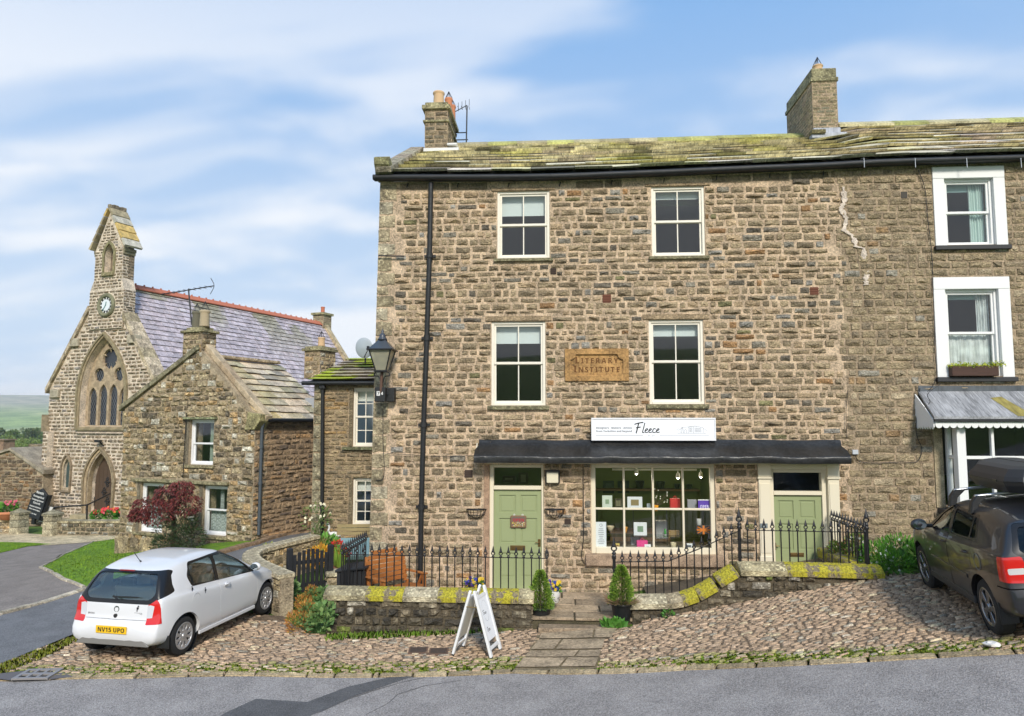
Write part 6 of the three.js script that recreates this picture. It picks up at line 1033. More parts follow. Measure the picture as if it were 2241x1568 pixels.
ribbonWall('curved_garden_wall','pale coped garden wall curving round the flower bed by the lane',[[628,1256],[590,1240],[560,1226],[549,1213],[562,1202],[605,1190],[650,1179],[690,1170]],0.72,0.26);
{
 const pl=thing('wall_plate','small dark green plate fixed to the curved garden wall','plate'),p=gpx(607,1250,0.55);pl.position.copy(p).add(V3(0,0,0.16));pl.rotation.y=-0.5;mesh('plate',box(0.26,0.1,0.015,0,0,0,0.004),mat({c:[0.02,0.11,0.08],roughness:0.4}),pl);
 const a=gpx(637,1308),b=gpx(716,1298),g=thing('picket_gate','black wooden picket gate between the garden walls','gate'),L=Math.hypot(b.x-a.x,b.z-a.z);g.position.copy(a);g.rotation.y=-Math.atan2(b.z-a.z,b.x-a.x);
 const bm=mat({c:[0.014,0.015,0.018],roughness:0.55,bump:T.wood,bs:0.003,b:2});
 for(const x of[-0.05,L+0.05])mesh('post',box(0.11,0.98,0.11,x,0.47,0,0.012),bm,g);
 for(let i=0;i<8;i++){const t=(i+0.5) /8,h=0.72+0.12*Math.sin(Math.PI*t);mesh('pale',box(L /8*0.74,h,0.022,t*L,0.08+h /2,0.02,0.005),bm,g);}
 for(const y of[0.22,0.66])mesh('rail',box(L-0.02,0.07,0.03,L /2,y,-0.012),bm,g);
}
lowWall('gate_side_wall','short stone wall stub between picket gate and bench',[716,1304],[772,1300],0.36,0.35,{seed:151,ends:[-1,1],copeCol:(R)=>pick(R,[[1,[0.45,0.4,0.28]]])});
{ // covered table, black slatted bin store, heron ornament behind the gate
 const t=thing('covered_table','table under a pale teal weatherproof cover by the lane house','table'),p=gpx(775,1232);t.position.copy(p);t.rotation.y=0.1;
 mesh('cover',extrude(poly([[-0.5,0],[0.62,0],[0.62,0.05],[0.5,0.1],[-0.5,0.1]]),0.7,0.02).applyMatrix4(at(0,0.42,-0.35,0,0.42)),mat({c:[0.20,0.33,0.36],roughness:0.6}),t);
 for(const x of[-0.42,0.42])for(const z of[-0.25,0.25])mesh('leg',box(0.05,0.55,0.05,x,0.2,z),mat({c:[0.4,0.3,0.14],map:T.wood}),t);
 for(let i=0;i<3;i++)mesh('slat',box(1.05,0.07,0.03,0.05,0.62+i*0.09,-0.42),mat({c:[0.5,0.4,0.2],map:T.wood}),t);
 const b=thing('bin_store','black slatted bin box behind the bench railing','bin'),q=F.world(fu(780,1240,0.9),0,0.9);b.position.set(q.x,topA(-3)-0.35,q.z);b.rotation.y=-0.1;const bm=mat({c:[0.02,0.021,0.024],roughness:0.5});
 for(let i=0;i<7;i++)mesh('slat',box(0.065,0.62,0.03,-0.24+i*0.08,0.36,0.3,0.006),bm,b);mesh('body',box(0.54,0.6,0.55,0,0.35,0),bm,b);mesh('lid',box(0.6,0.05,0.68,0,0,0,0.015).applyMatrix4(at(0,0.7,0.02,0,0,0.12)),bm,b);
 const h=thing('heron_ornament','white long-necked bird ornament beside the lane house downpipe','ornament'),hp=N.world(N.px(728,1170,0.5)[0],N.px(728,1182,0.5)[1],0.5);h.position.copy(hp);h.rotation.y=0.15;
 const wm=mat({c:[0.75,0.74,0.72],roughness:0.6});const body=new THREE.SphereGeometry(0.1,16,12).scale(1.5,0.72,0.75).rotateZ(-0.18);mesh('body',body.translate(0.06,0.13,0),wm,h);mesh('neck',tube([[-0.06,0.15,0],[-0.11,0.22,0],[-0.09,0.32,0],[-0.12,0.39,0]],0.026,16,8),wm,h);mesh('head',new THREE.SphereGeometry(0.04,12,8).scale(1.25,0.9,0.85).translate(-0.135,0.39,0),mat({c:[0.25,0.25,0.26]}),h);mesh('beak',new THREE.ConeGeometry(0.014,0.1,6).rotateZ(Math.PI /2+0.35).translate(-0.2,0.37,0),mat({c:[0.5,0.3,0.06]}),h);mesh('stand',box(0.3,0.5,0.22,0.05,-0.2,0,0.02),mat({c:[0.33,0.24,0.14],map:T.wood}),h);
}
// ---------------------------------------------------------------- the A-board
{
 const f=[[983,1445],[1009,1422],[1081,1439],[1102,1418]].map(([a,b])=>gpx(a,b)),o=thing('a_board_sign','white folding A-board sign reading Fleece Open on the cobbles','sign');const mid=f.reduce((s,p)=>s.add(p),V3(0,0,0)).multiplyScalar(0.25);o.position.copy(mid);
 const wA=mat({c:[0.8,0.8,0.8],roughness:0.5}),c=document.createElement('canvas');c.width=360;c.height=600;const x=c.getContext('2d');x.fillStyle='#f4f6fa';x.fillRect(0,0,360,600);
 x.strokeStyle='#9aa0aa';x.lineWidth=3;x.beginPath();x.ellipse(180,190,112,150,0.0,0,7);x.stroke();x.beginPath();x.ellipse(180,290,66,48,0,0,3.2);x.stroke();
 x.strokeStyle='#111';x.lineCap='round';brush(x,'Fleece',70,235,0.9);x.font='italic 110px serif';brush(x,'Open',70,480,1.05);
 const face=new THREE.CanvasTexture(c);face.colorSpace=THREE.SRGBColorSpace;
 const alongs=f[1].clone().sub(f[0]).add(f[3]).sub(f[2]).setY(0),W2=0.5;alongs.normalize();
 const across=V3(-alongs.z,0,alongs.x);if(across.x<0)across.negate();
 const half=Math.abs(f[2].clone().add(f[3]).sub(f[0]).sub(f[1]).multiplyScalar(0.25).dot(across)),Hh=1.0,slant=Math.hypot(half-0.03,Hh);
 for(const s of[-1,1]){
 const pn=part(s>0?'front_panel':'back_panel',o),up=across.clone().multiplyScalar(-s*(half-0.03)).setY(Hh).normalize(),ex=alongs.clone().multiplyScalar(s),nz=V3().crossVectors(ex,up);pn.matrixAutoUpdate=true;pn.quaternion.setFromRotationMatrix(new THREE.Matrix4().makeBasis(ex,up,nz));pn.position.copy(across).multiplyScalar(s*half);
 for(const q of[-1,1]){mesh('stile',extrude((()=>{const h=new THREE.Shape();h.moveTo(-0.028,0.04);h.lineTo(0.028,0.04);h.lineTo(0.028,slant-0.03);h.absarc(0,slant-0.03,0.028,0,Math.PI,false);return h;})(),0.03,0.004).translate(q*(W2 /2-0.03),0,-0.015),wA,pn);mesh('foot',box(0.05,0.06,0.034,q*(W2 /2-0.03),0.02,0,0.01),M.black,pn);}
 mesh('rail',box(W2-0.12,0.05,0.026,0,slant-0.12,0,0.004),wA,pn);mesh('rail',box(W2-0.12,0.05,0.026,0,0.15,0,0.004),wA,pn);
 mesh('board',box(W2-0.12,slant-0.4,0.012,0,(slant-0.145+0.255) /2,-0.002),s>0?wA:mat({c:[0.62,0.6,0.54],roughness:0.6}),pn);
 if(s>0)mesh('print',new THREE.PlaneGeometry(W2-0.13,slant-0.41).translate(0,(slant-0.145+0.255) /2,0.0055),mat({map:face,roughness:0.4}),pn);
 }
 const brass=mat({c:[0.4,0.27,0.1],metalness:0.8,roughness:0.35}),y=0.76;for(const q of[-1,1])mesh('stay',rod(across.clone().multiplyScalar(-half*0.27).addScaledVector(alongs,q*W2 /2).setY(y),across.clone().multiplyScalar(half*0.27).addScaledVector(alongs,q*W2 /2).setY(y),0.008),brass,o);
}
// brush-script lettering drawn with strokes on a canvas
function brush(x,s,x0,y0,k){
 const S={F:[[[0,0],[6,-20],[16,-62]],[[-8,-58],[12,-66],[44,-70]],[[2,-34],[14,-36],[26,-39]]],l:[[[0,-6],[8,-30],[16,-66]],[[0,-6],[2,2],[10,-4]]],e:[[[0,-14],[14,-16],[17,-26]],[[17,-26],[8,-34],[0,-14]],[[0,-14],[0,4],[18,-6]]],c:[[[18,-26],[8,-36],[1,-14]],[[1,-14],[0,5],[20,-6]]],O:[[[26,-60],[-4,-64],[2,-16]],[[2,-16],[12,12],[34,-24]],[[34,-24],[44,-54],[26,-60]]],p:[[[6,-30],[2,-4],[-8,26]],[[4,-22],[14,-42],[20,-24]],[[20,-24],[16,-2],[2,-4]]],n:[[[4,-30],[2,-16],[0,0]],[[2,-16],[12,-40],[16,-20]],[[16,-20],[14,-6],[20,-2]]]},adv={F:40,l:17,e:24,c:25,O:44,p:28,n:24};
 let cx=x0;for(const ch of s){for(const[a,b,c]of S[ch]){x.lineWidth=(ch==='F'||ch==='O'?7.5:6)*k;x.beginPath();x.moveTo(cx+a[0]*k,y0+a[1]*k);x.quadraticCurveTo(cx+b[0]*k,y0+b[1]*k,cx+c[0]*k,y0+c[1]*k);x.stroke();}cx+=adv[ch]*k;}
 return cx;
}
// ---------------------------------------------------------------- things fixed to the shop front
{ // shop sign
 const r=F.rect(1294,915,1567,965,0.13),s=F.place(thing('shop_sign','long white framed shop sign reading Fleece above the canopy','sign')),wf=mat({c:[0.8,0.8,0.82],roughness:0.35});
 mesh('board',b2(r.u0+0.02,r.v0+0.02,0.03,r.u1-0.02,r.v1-0.02,0.052),wf,s);
 mesh('frame',[b2(r.u0,r.v0,0.02,r.u1,r.v0+0.028,0.07,0.005),b2(r.u0,r.v1-0.028,0.02,r.u1,r.v1,0.07,0.005),b2(r.u0,r.v0+0.029,0.02,r.u0+0.028,r.v1-0.029,0.07,0.005),b2(r.u1-0.028,r.v0+0.029,0.02,r.u1,r.v1-0.029,0.07,0.005)],wf,s);
 const c=document.createElement('canvas');c.width=1640;c.height=280;const x=c.getContext('2d');x.fillStyle='#f2f4fa';x.fillRect(0,0,1640,280);x.fillStyle='#15161a';x.strokeStyle='#101114';x.lineCap='round';
 x.font='600 37px sans-serif';x.textAlign='center';x.fillText('Designers - Makers - Artists',290,135);x.fillText('from Yorkshire and beyond',290,182);brush(x,'Fleece',590,192,2.1);
 x.font='20px monospace';x.fillText('EST 2017',795,240);x.fillRect(40,228,640,4);x.fillRect(905,230,660,4);
 x.lineWidth=2.5;const L=(...p)=>{x.beginPath();x.moveTo(p[0],p[1]);for(let i=2;i<p.length;i+=2)x.lineTo(p[i],p[i+1]);x.stroke();};
 L(1150,160,1215,118,1385,92,1490,118,1490,190);L(1215,118,1200,196,1480,196);L(1190,190,1195,130,1207,110,1222,130,1225,190);L(1235,192,1240,150,1255,140,1268,152,1268,192);L(1290,192,1290,118,1300,108,1410,104);L(1130,150,1165,132);L(1490,130,1545,160);L(1360,192,1360,110);
 for(const a of[1306,1328,1378,1400,1424,1448]){x.strokeRect(a,122,14,20);x.strokeRect(a,154,14,24);}L(1140,205,1180,196,1500,196,1530,205);
 const t=new THREE.CanvasTexture(c);t.colorSpace=THREE.SRGBColorSpace;mesh('print',new THREE.PlaneGeometry(r.u1-r.u0-0.056,r.v1-r.v0-0.056).translate((r.u0+r.u1) /2,(r.v0+r.v1) /2,0.0545),mat({map:t,roughness:0.35}),s);s.children.forEach((m)=>{m.position.z=0.075;});mesh('bracket',[0.1,0.9].map((q)=>box(0.06,0.2,0.1,lerp(r.u0,r.u1,q),(r.v0+r.v1) /2,0.052)),M.iron,s);
}
{ // lantern at the corner
 const l=F.place(thing('wall_lantern','old black street lantern on a bracket at the building corner','lantern')),w=0.42,P=(x,y)=>F.px(x,y,w),[cu]=P(836,800),yb=P(836,812)[1],yt=P(836,768)[1],b=0.105,t=0.215,ir=M.iron;
 const corner=(i,y,r)=>V3(cu+r*(i===0||i===3?-1:1),y,w+r*(i<2?1:-1));
 for(let i=0;i<4;i++)mesh('frame_bar',rod(corner(i,yb,b),corner(i,yt,t),0.014),ir,l);
 const glz=mat({c:[0.62,0.60,0.46],physical:true,roughness:0.3,transmission:0.6,thickness:0,side:THREE.DoubleSide});for(let i=0;i<4;i++){const j=(i+1)%4,q=[corner(i,yb,b*0.96),corner(j,yb,b*0.96),corner(j,yt,t*0.96),corner(i,yt,t*0.96)],g=new THREE.BufferGeometry();g.setAttribute('position',new THREE.Float32BufferAttribute([0,1,2,0,2,3].flatMap((k)=>[q[k].x,q[k].y,q[k].z]),3));g.computeVertexNormals();mesh('glass_pane',g,glz,l);}
 mesh('base_plate',box(2*b+0.06,0.035,2*b+0.06,cu,yb-0.01,w,0.006),ir,l);mesh('eave',box(2*t+0.09,0.03,2*t+0.09,cu,yt+0.01,w,0.006),ir,l);
 mesh('hood',new THREE.CylinderGeometry(0.1,t*1.5,0.19,4).rotateY(Math.PI /4).translate(cu,yt+0.115,w),mat({c:[0.06,0.075,0.095],roughness:0.4}),l);mesh('chimney_cap',lathe([[0,0],[0.1,0],[0.085,0.05],[0.06,0.08],[0.07,0.1],[0.05,0.13],[0.02,0.16],[0.03,0.19],[0.012,0.22],[0,0.25]],14).translate(cu,yt+0.2,w),mat({c:[0.05,0.06,0.08],roughness:0.4}),l);
 mesh('bulb',new THREE.SphereGeometry(0.05,12,10).scale(1,1.5,1).translate(cu,(yb+yt) /2+0.03,w),mat({c:[0.6,0.58,0.5],roughness:0.2}),l);
 const yk=P(836,850)[1];for(const s of[-1,1])mesh('scroll',tube([[cu+s*0.13,yb-0.02,w],[cu+s*0.16,yb-0.09,w],[cu+s*0.06,yb-0.12,w],[cu+s*0.02,yb-0.24,w]],0.012,16,6),ir,l);
 mesh('stem',rod(V3(cu,yb,w),V3(cu-0.02,yk-0.1,w),0.03,10),mat({c:[0.1,0.05,0.03],roughness:0.6}),l);
 const bx=F.rect(820,848,843,880,w),b2x=F.rect(846,849,864,880,0.15);mesh('number_box',b2(bx.u0,bx.v0,w-0.14,bx.u1,bx.v1,w+0.02,0.015),M.black,l);mesh('gear_box',b2(b2x.u0,b2x.v0,0.02,b2x.u1,b2x.v1,0.2,0.02),M.black,l);mesh('arm',[rod(V3(bx.u0+0.1,bx.v0+0.15,w-0.1),V3(b2x.u0+0.1,b2x.v0+0.15,0.1),0.03)],M.black,l);
 const[tu,tv]=F.px(824,866,w+0.024);['7','4'].forEach((d,i)=>{mesh('number_tile',b2(tu+i*0.075,tv-0.005,w+0.02,tu+i*0.075+0.066,tv+0.085,w+0.026),i?M.black:M.white,l);const g=new TextGeometry(d,{font:__fonts[1],size:0.06,depth:0.003});mesh('numeral',g.translate(tu+i*0.075+0.012,tv+0.01,w+0.027),i?M.white:M.black,l);});
}
{ // square bulkhead lamp by the door
 const r=F.rect(1196,1033,1222,1058,0.12),o=F.place(thing('bulkhead_lamp','square outdoor lamp with cream lens beside the first green door','lamp'));mesh('housing',b2(r.u0-0.02,r.v0-0.01,0,r.u1+0.03,r.v1+0.03,0.1,0.02),M.black,o);mesh('hood',b2(r.u0-0.02,r.v1,0.1,r.u1+0.02,r.v1+0.03,0.2,0.008),M.black,o);mesh('lens',b2(r.u0,r.v0,0.1,r.u1,r.v1-0.003,0.15,0.02),mat({c:[0.72,0.66,0.5],roughness:0.25}),o);
}
for(const[a,b,lab]of[[1020,1063,'empty wire hay-rack basket between downpipe and first green door'],[1192,1236,'empty wire hay-rack basket below the bulkhead lamp']]){
 const r=F.rect(a,1116,b,1137,0.12),o=F.place(thing('wall_basket',lab,'basket')),R=(r.u1-r.u0) /2,cu=(r.u0+r.u1) /2,h=r.v1-r.v0;mesh('rim',[tube(Array.from({length:9},(_,i)=>[cu-Math.cos(i /8*Math.PI)*R,r.v1,0.03+Math.sin(i /8*Math.PI)*0.18]),0.011,24,5),box(2*R,0.02,0.012,cu,r.v1,0.03)],M.iron,o);
 for(let i=0;i<8;i++){const t=(i+0.5) /8*Math.PI;mesh('wire',tube([[cu-Math.cos(t)*R,r.v1,0.03+Math.sin(t)*0.18],[cu-Math.cos(t)*R*0.8,r.v1-h*0.6,0.03+Math.sin(t)*0.13],[cu,r.v0,0.035]],0.006,10,4),M.iron,o);}mesh('hoop',tube(Array.from({length:9},(_,i)=>[cu-Math.cos(i /8*Math.PI)*R*0.82,r.v1-h*0.55,0.03+Math.sin(i /8*Math.PI)*0.14]),0.006,20,4),M.iron,o);
}
{ // OPEN plaque on the door
 const r=F.rect(1117,1129,1152,1156,-0.06),o=F.place(thing('open_plaque','rounded painted OPEN plaque with flowers hung on the green door','plaque')),c=document.createElement('canvas');c.width=220;c.height=170;const x=c.getContext('2d');x.fillStyle='#6b5f55';x.fillRect(0,0,220,170);const R=rng(12);for(let i=0;i<260;i++){x.fillStyle=['#d8c23a','#f4efe0','#3d6b2a','#8a1f28','#caa24a'][Math.floor(R()*5)];x.fillRect(R()*220,85+R()*80,5+R()*6,4+R()*7);}x.fillStyle='#b0182a';x.font='bold 74px sans-serif';x.textAlign='center';x.fillText('OPEN',112,82);
 const t=new THREE.CanvasTexture(c);t.colorSpace=THREE.SRGBColorSpace;const w2=r.u1-r.u0,h2=r.v1-r.v0,cu=(r.u0+r.u1) /2,cv=(r.v0+r.v1) /2;mesh('board',new RoundedBoxGeometry(w2,h2,0.06,3,0.029).scale(1,1,0.5).translate(cu,cv,-0.065),mat({c:[0.2,0.12,0.07]}),o);mesh('print',new THREE.PlaneGeometry(w2-0.06,h2-0.05).translate(cu,cv,-0.0495),mat({map:t,roughness:0.5}),o);for(const s of[-1,1])mesh('hook',new THREE.TorusGeometry(0.015,0.005,5,10).translate(cu+s*w2*0.26,r.v1+0.012,-0.065),M.white,o);
}
{ // small grey meter plate beside the second door
 const r=F.rect(1664,1146,1680,1156,0.06),o=F.place(thing('door_plate','small grey plate on the cream pilaster of the second door','plate'));mesh('plate',b2(r.u0,r.v0,0.062,r.u1,r.v1,0.08,0.005),mat({c:[0.2,0.24,0.25],roughness:0.4}),o);
}
// ironwork set in the ground
for(const[px,py]of[[915,1427],[960,1429]]){const p=gpx(px,py),o=thing('inspection_cover','small square iron inspection cover sunk among the cobbles','cover','iron covers in the cobbles');o.position.copy(p);o.rotation.y=0.05;mesh('frame',box(0.3,0.03,0.3,0,0.012,0),mat({c:[0.15,0.09,0.06],roughness:0.8}),o);mesh('lid',box(0.25,0.03,0.25,0,0.018,0,0.004),mat({c:[0.11,0.075,0.055],roughness:0.75,bump:T.pits,bs:0.01,b:4}),o);}
{const p=gpx(82,1481),o=thing('drain_grate','iron drain grate in the road edge below the white car','drain');o.position.copy(p);o.rotation.y=0.06;const im=mat({c:[0.33,0.31,0.3],roughness:0.55,metalness:0.4});const s=poly([[-0.24,-0.2],[0.24,-0.2],[0.24,0.2],[-0.24,0.2]],[[-1],[0],[1]].flatMap(([i])=>[[[i*0.14-0.05,-0.15],[i*0.14+0.05,-0.15],[i*0.14+0.05,-0.03],[i*0.14-0.05,-0.03]],[[i*0.14-0.05,0.03],[i*0.14+0.05,0.03],[i*0.14+0.05,0.15],[i*0.14-0.05,0.15]]]));mesh('grate',extrude(s,0.03).applyMatrix4(new THREE.Matrix4().makeRotationX(-Math.PI /2)).translate(0,0.012,0),im,o);mesh('pit_shade',box(0.46,0.01,0.4,0,0.014,0),mat({c:[0.01,0.01,0.01]}),o);for(const s2 of[-1,1])mesh('surround',new THREE.BufferGeometry().setFromPoints([V3(s2*0.25,0.02,-0.2),V3(s2*0.25,0.02,0.2),V3(s2*0.85,0.02,0)].slice()[s2>0?'slice':'reverse']()),mat({c:[0.13,0.12,0.12],side:THREE.DoubleSide}),o).geometry.computeVertexNormals();}  // a thin black plate paints the darkness of the drain under the grate
// ---------------------------------------------------------------- cars: a lofted body cut by booleans into shell, doors, panes and lamps
const ev=new Evaluator();ev.useGroups=false;ev.attributes=['position','normal','uv'];
const csg=(a,b,op)=>{const r=ev.evaluate(a,b,op);r.geometry.clearGroups();return new Brush(r.geometry);};
const toBrush=(g)=>{const h=g.clone();if(!h.attributes.uv)h.setAttribute('uv',new THREE.BufferAttribute(new Float32Array(h.attributes.position.count*2),2));for(const k of Object.keys(h.attributes))if(!['position','normal','uv'].includes(k))h.deleteAttribute(k);const b=new Brush(h);b.updateMatrixWorld();return b;};
function loft(sp,e){ // e: how far the surface is moved inwards
 const NT=52,NS=14,P=[],I=[],L=sp.L-2*e,rings=[];
 const section=(t,sc,adv)=>{
 const yt=sp.top(t)-e,yb=sp.bot(t)+e,w=sp.wid(t)-e,ys=Math.min(sp.belt(t),yt-0.07),wt=Math.min(sp.wtop(t)*sp.wid(t)-e,w*0.96),keys=[[0,yb],[w*0.8,yb],[w*0.965,yb+0.09],[w,lerp(yb,ys,0.52)],[w*0.985,ys-0.02],[w*0.945,ys+0.025],[lerp(w*0.945,wt,0.82),lerp(ys+0.025,yt,0.8)],[wt*0.84,yt-0.022],[wt*0.5,yt-0.004],[0,yt]].map(([x,y])=>V3(x,y,0));
 const half=new THREE.CatmullRomCurve3(keys,false,'centripetal').getPoints(NS*2),ring=[...half,...half.slice(1,-1).reverse().map((p)=>V3(-p.x,p.y,0))],yc=sp.yc;
 return ring.map((p)=>{const x=p.x*sc,y=yc+(p.y-yc)*sc;let z=-L /2+t*L+adv;z+=sp.rear(y)*smooth(0.72,1,t)+sp.front(y)*smooth(0.3,0,t);return[x,y,z];});
 };
 for(const[s,a]of[[0.02,-0.075],[0.4,-0.07],[0.75,-0.06],[0.9,-0.045],[0.965,-0.024]])rings.push(section(0,s,a));
 for(let i=0;i<=NT;i++)rings.push(section(i /NT,1,0));
 for(const[s,a]of[[0.975,0.02],[0.93,0.036],[0.8,0.05],[0.5,0.058],[0.25,0.06],[0.02,0.06]])rings.push(section(1,s,a));
 const n=rings[0].length;rings.forEach((r)=>r.forEach((p)=>P.push(...p)));
 for(let j=0;j<rings.length-1;j++)for(let i=0;i<n;i++){const a=j*n+i,b=j*n+(i+1)%n,c=a+n,d=b+n;I.push(a,b,c,b,d,c);}
 const f=P.length /3;P.push(0,sp.yc,rings[0][0][2]);P.push(0,sp.yc,rings.at(-1)[0][2]);for(let i=0;i<n;i++){I.push(f,(i+1)%n,i);const o=(rings.length-1)*n;I.push(f+1,o+i,o+(i+1)%n);}
 const g=new THREE.BufferGeometry();g.setAttribute('position',new THREE.Float32BufferAttribute(P,3));g.setIndex(I);g.computeVertexNormals();return toBrush(g);
}
const prismX=(pts,x0,x1)=>new THREE.ExtrudeGeometry(poly(pts.map(([z,y])=>[-z,y])),{depth:x1-x0,bevelEnabled:false,curveSegments:4}).applyMatrix4(rotY(Math.PI /2)).translate(x0,0,0); // outline in (z, y)
const prismZ=(pts,z0,z1)=>new THREE.ExtrudeGeometry(poly(pts),{depth:z1-z0,bevelEnabled:false}).translate(0,0,z0); // outline in (x, y)
const roundPts=(pts,r)=>{const out=[];pts.forEach((p,i)=>{const a=pts[(i+pts.length-1)%pts.length],b=pts[(i+1)%pts.length],da=Math.hypot(a[0]-p[0],a[1]-p[1]),db=Math.hypot(b[0]-p[0],b[1]-p[1]),q=Math.min(r,da*0.45,db*0.45),A=[p[0]+(a[0]-p[0]) /da*q,p[1]+(a[1]-p[1]) /da*q],B=[p[0]+(b[0]-p[0]) /db*q,p[1]+(b[1]-p[1]) /db*q];for(let k=0;k<=4;k++){const t=k /4;out.push([(1-t)**2*A[0]+2*t*(1-t)*p[0]+t*t*B[0],(1-t)**2*A[1]+2*t*(1-t)*p[1]+t*t*B[1]]);}});return out;};
function wheel(parent,sp,x,z,s){
 const w=part('wheel',parent),r=sp.wr,tw=sp.tw;w.position.set(x,r,z);w.rotation.y=s>0?0:Math.PI;
 const ty=lathe([[r*0.66,-tw /2+0.02],[r*0.72,-tw /2],[r*0.93,-tw /2+0.008],[r*0.985,-tw /2+0.03],[r,-tw*0.3],[r,tw*0.3],[r*0.985,tw /2-0.03],[r*0.93,tw /2-0.008],[r*0.72,tw /2],[r*0.66,tw /2-0.02]],48).rotateZ(-Math.PI /2);mesh('tyre',ty,sp.tyre,w);
 mesh('brake_drum',new THREE.CylinderGeometry(r*0.64,r*0.64,tw*0.5,24).rotateZ(Math.PI /2),M.black,w);
 const face=sp.rimShape(r*0.68);mesh('rim',new THREE.ExtrudeGeometry(face,{depth:0.018,bevelEnabled:true,bevelThickness:0.008,bevelSize:0.006,bevelSegments:2,curveSegments:24}).applyMatrix4(rotY(Math.PI /2)).translate(tw /2-0.035,0,0),sp.rimMat,w);
 mesh('rim_ring',new THREE.TorusGeometry(r*0.67,0.016,8,40).rotateY(Math.PI /2).translate(tw /2-0.014,0,0),sp.rimMat,w);
 mesh('hub',new THREE.CylinderGeometry(r*0.13,r*0.16,0.02,20).rotateZ(-Math.PI /2).translate(tw /2-0.008,0,0),sp.rimMat,w);
}
function seat(parent,x,z,m){mesh('seat',[box(0.48,0.14,0.5,x,0.46,z,0.05),box(0.46,0.56,0.13,0,0.28,0,0.055).applyMatrix4(at(x,0.5,z+0.24,0,0.2)),box(0.26,0.19,0.09,x,1.14,z+0.37,0.04)],m,parent);}
function buildCar(o,sp){
 const outer=loft(sp,0),inner=loft(sp,0.045),gShell=csg(loft(sp,0.010),loft(sp,0.016),SUBTRACTION),trimShell=csg(loft(sp,0.002),loft(sp,0.012),SUBTRACTION),lampShell=csg(loft(sp,-0.006),loft(sp,0.03),SUBTRACTION);
 let body=csg(outer,inner,SUBTRACTION);
 const arches=toBrush(join([-1,1].flatMap((s)=>[sp.zF,sp.zR].map((z)=>new THREE.CylinderGeometry(sp.wr+0.055,sp.wr+0.055,0.36,40).rotateZ(Math.PI /2).translate(s*(sp.W /2-0.06),sp.wr+0.01,z)))));
 body=csg(body,arches,SUBTRACTION);
 const cut=(g)=>{body=csg(body,toBrush(g),SUBTRACTION);};
 for(const t of sp.trims){const p=toBrush(t.g);let tr=csg(trimShell,p,INTERSECTION);for(const w of sp.windows)if(w.in===t.name)tr=csg(tr,toBrush(w.g),SUBTRACTION);mesh('trim',tr.geometry,M.carTrim,o);body=csg(body,p,SUBTRACTION);}
 for(const w of sp.windows){const b=toBrush(w.g);mesh(w.name,csg(gShell,b,INTERSECTION).geometry,sp.glass,o);body=csg(body,b,SUBTRACTION);}
 const done=[];for(const l of sp.lamps){const b=toBrush(l.g);let lg=csg(lampShell,b,INTERSECTION);if(l.m!==sp.lens)for(const q of done)lg=csg(lg,q,SUBTRACTION);else done.push(b);mesh(l.name,lg.geometry,l.m,o);body=csg(body,b,SUBTRACTION);}
 for(const g of sp.cuts)cut(g);
 for(const d of sp.doors){const b=toBrush(d.g);mesh('door',csg(body,b,INTERSECTION).geometry,sp.paint,o);cut(d.gap);}
 mesh('body',body.geometry,sp.paint,o);
 for(const x of[-1,1])for(const z of[sp.zF,sp.zR]){wheel(o,sp,x*(sp.W /2-sp.tw /2-0.025),z,x);mesh('arch_liner',new THREE.CylinderGeometry(sp.wr+0.075,sp.wr+0.075,0.3,24,1,true,0,Math.PI).rotateX(Math.PI /2).rotateY(Math.PI /2).translate(x*(sp.W /2-0.2),sp.wr+0.01,z),sp.liner,o);}
 mesh('floor',box(sp.W-0.5,0.1,sp.L-0.5,0,0.26,0),M.black,o);
 for(const x of[-0.36,0.36]){seat(o,x,sp.seatZ,sp.seatMat);}
 mesh('rear_seat',[box(1.15,0.16,0.48,0,0.46,sp.seatZ+0.82,0.05),box(1.15,0.5,0.13,0,0.28,0,0.05).applyMatrix4(at(0,0.5,sp.seatZ+1.06,0,0.22)),...[-0.32,0.32].map((x)=>box(0.26,0.14,0.08,x,1.06,sp.seatZ+1.19,0.03))],sp.seatMat,o);
 mesh('dashboard',box(1.3,0.2,0.4,0,0.86,sp.cowl+0.25,0.06),sp.seatMat,o);mesh('steering_wheel',[new THREE.TorusGeometry(0.18,0.017,8,28).rotateX(-0.45).translate(0.36,0.93,sp.cowl+0.52),box(0.32,0.04,0.03,0.36,0.92,sp.cowl+0.51)],M.black,o);
}
M.carTrim=mat({c:[0.011,0.011,0.012],roughness:0.25});
const tyreMat=mat({c:[0.018,0.018,0.019],roughness:0.85,bump:T.pits,bs:0.004,b:6});
const ring=(r)=>{const s=new THREE.Shape();s.absarc(0,0,r,0,Math.PI*2,false);return s;};
function park(o,pr,pf,side,sp){ // set a car on the ground from where its two near wheels touch it
 const a=gpx(...pr),b=gpx(...pf),f=b.clone().sub(a).normalize(),mid=a.clone().add(b).multiplyScalar(0.5),up=V3(0,1,0),right=V3().crossVectors(f,up).normalize();
 const cen=mid.clone().addScaledVector(right,-side*(sp.W /2-0.1));const gl=gh(cen.x-side*right.x*0.7,cen.z-side*right.z*0.7),gr=mid.y;right.y=side*(gr-gl) /1.5;right.normalize();const u=V3().crossVectors(right,f).normalize();const bz=f.clone().negate();const bx=V3().crossVectors(u,bz).normalize();
 cen.y=(gl+gr) /2+0.022;o.quaternion.setFromRotationMatrix(new THREE.Matrix4().makeBasis(bx,u,bz));const off=(sp.zF+sp.zR) /2;o.position.copy(cen).addScaledVector(bz,-off);
}
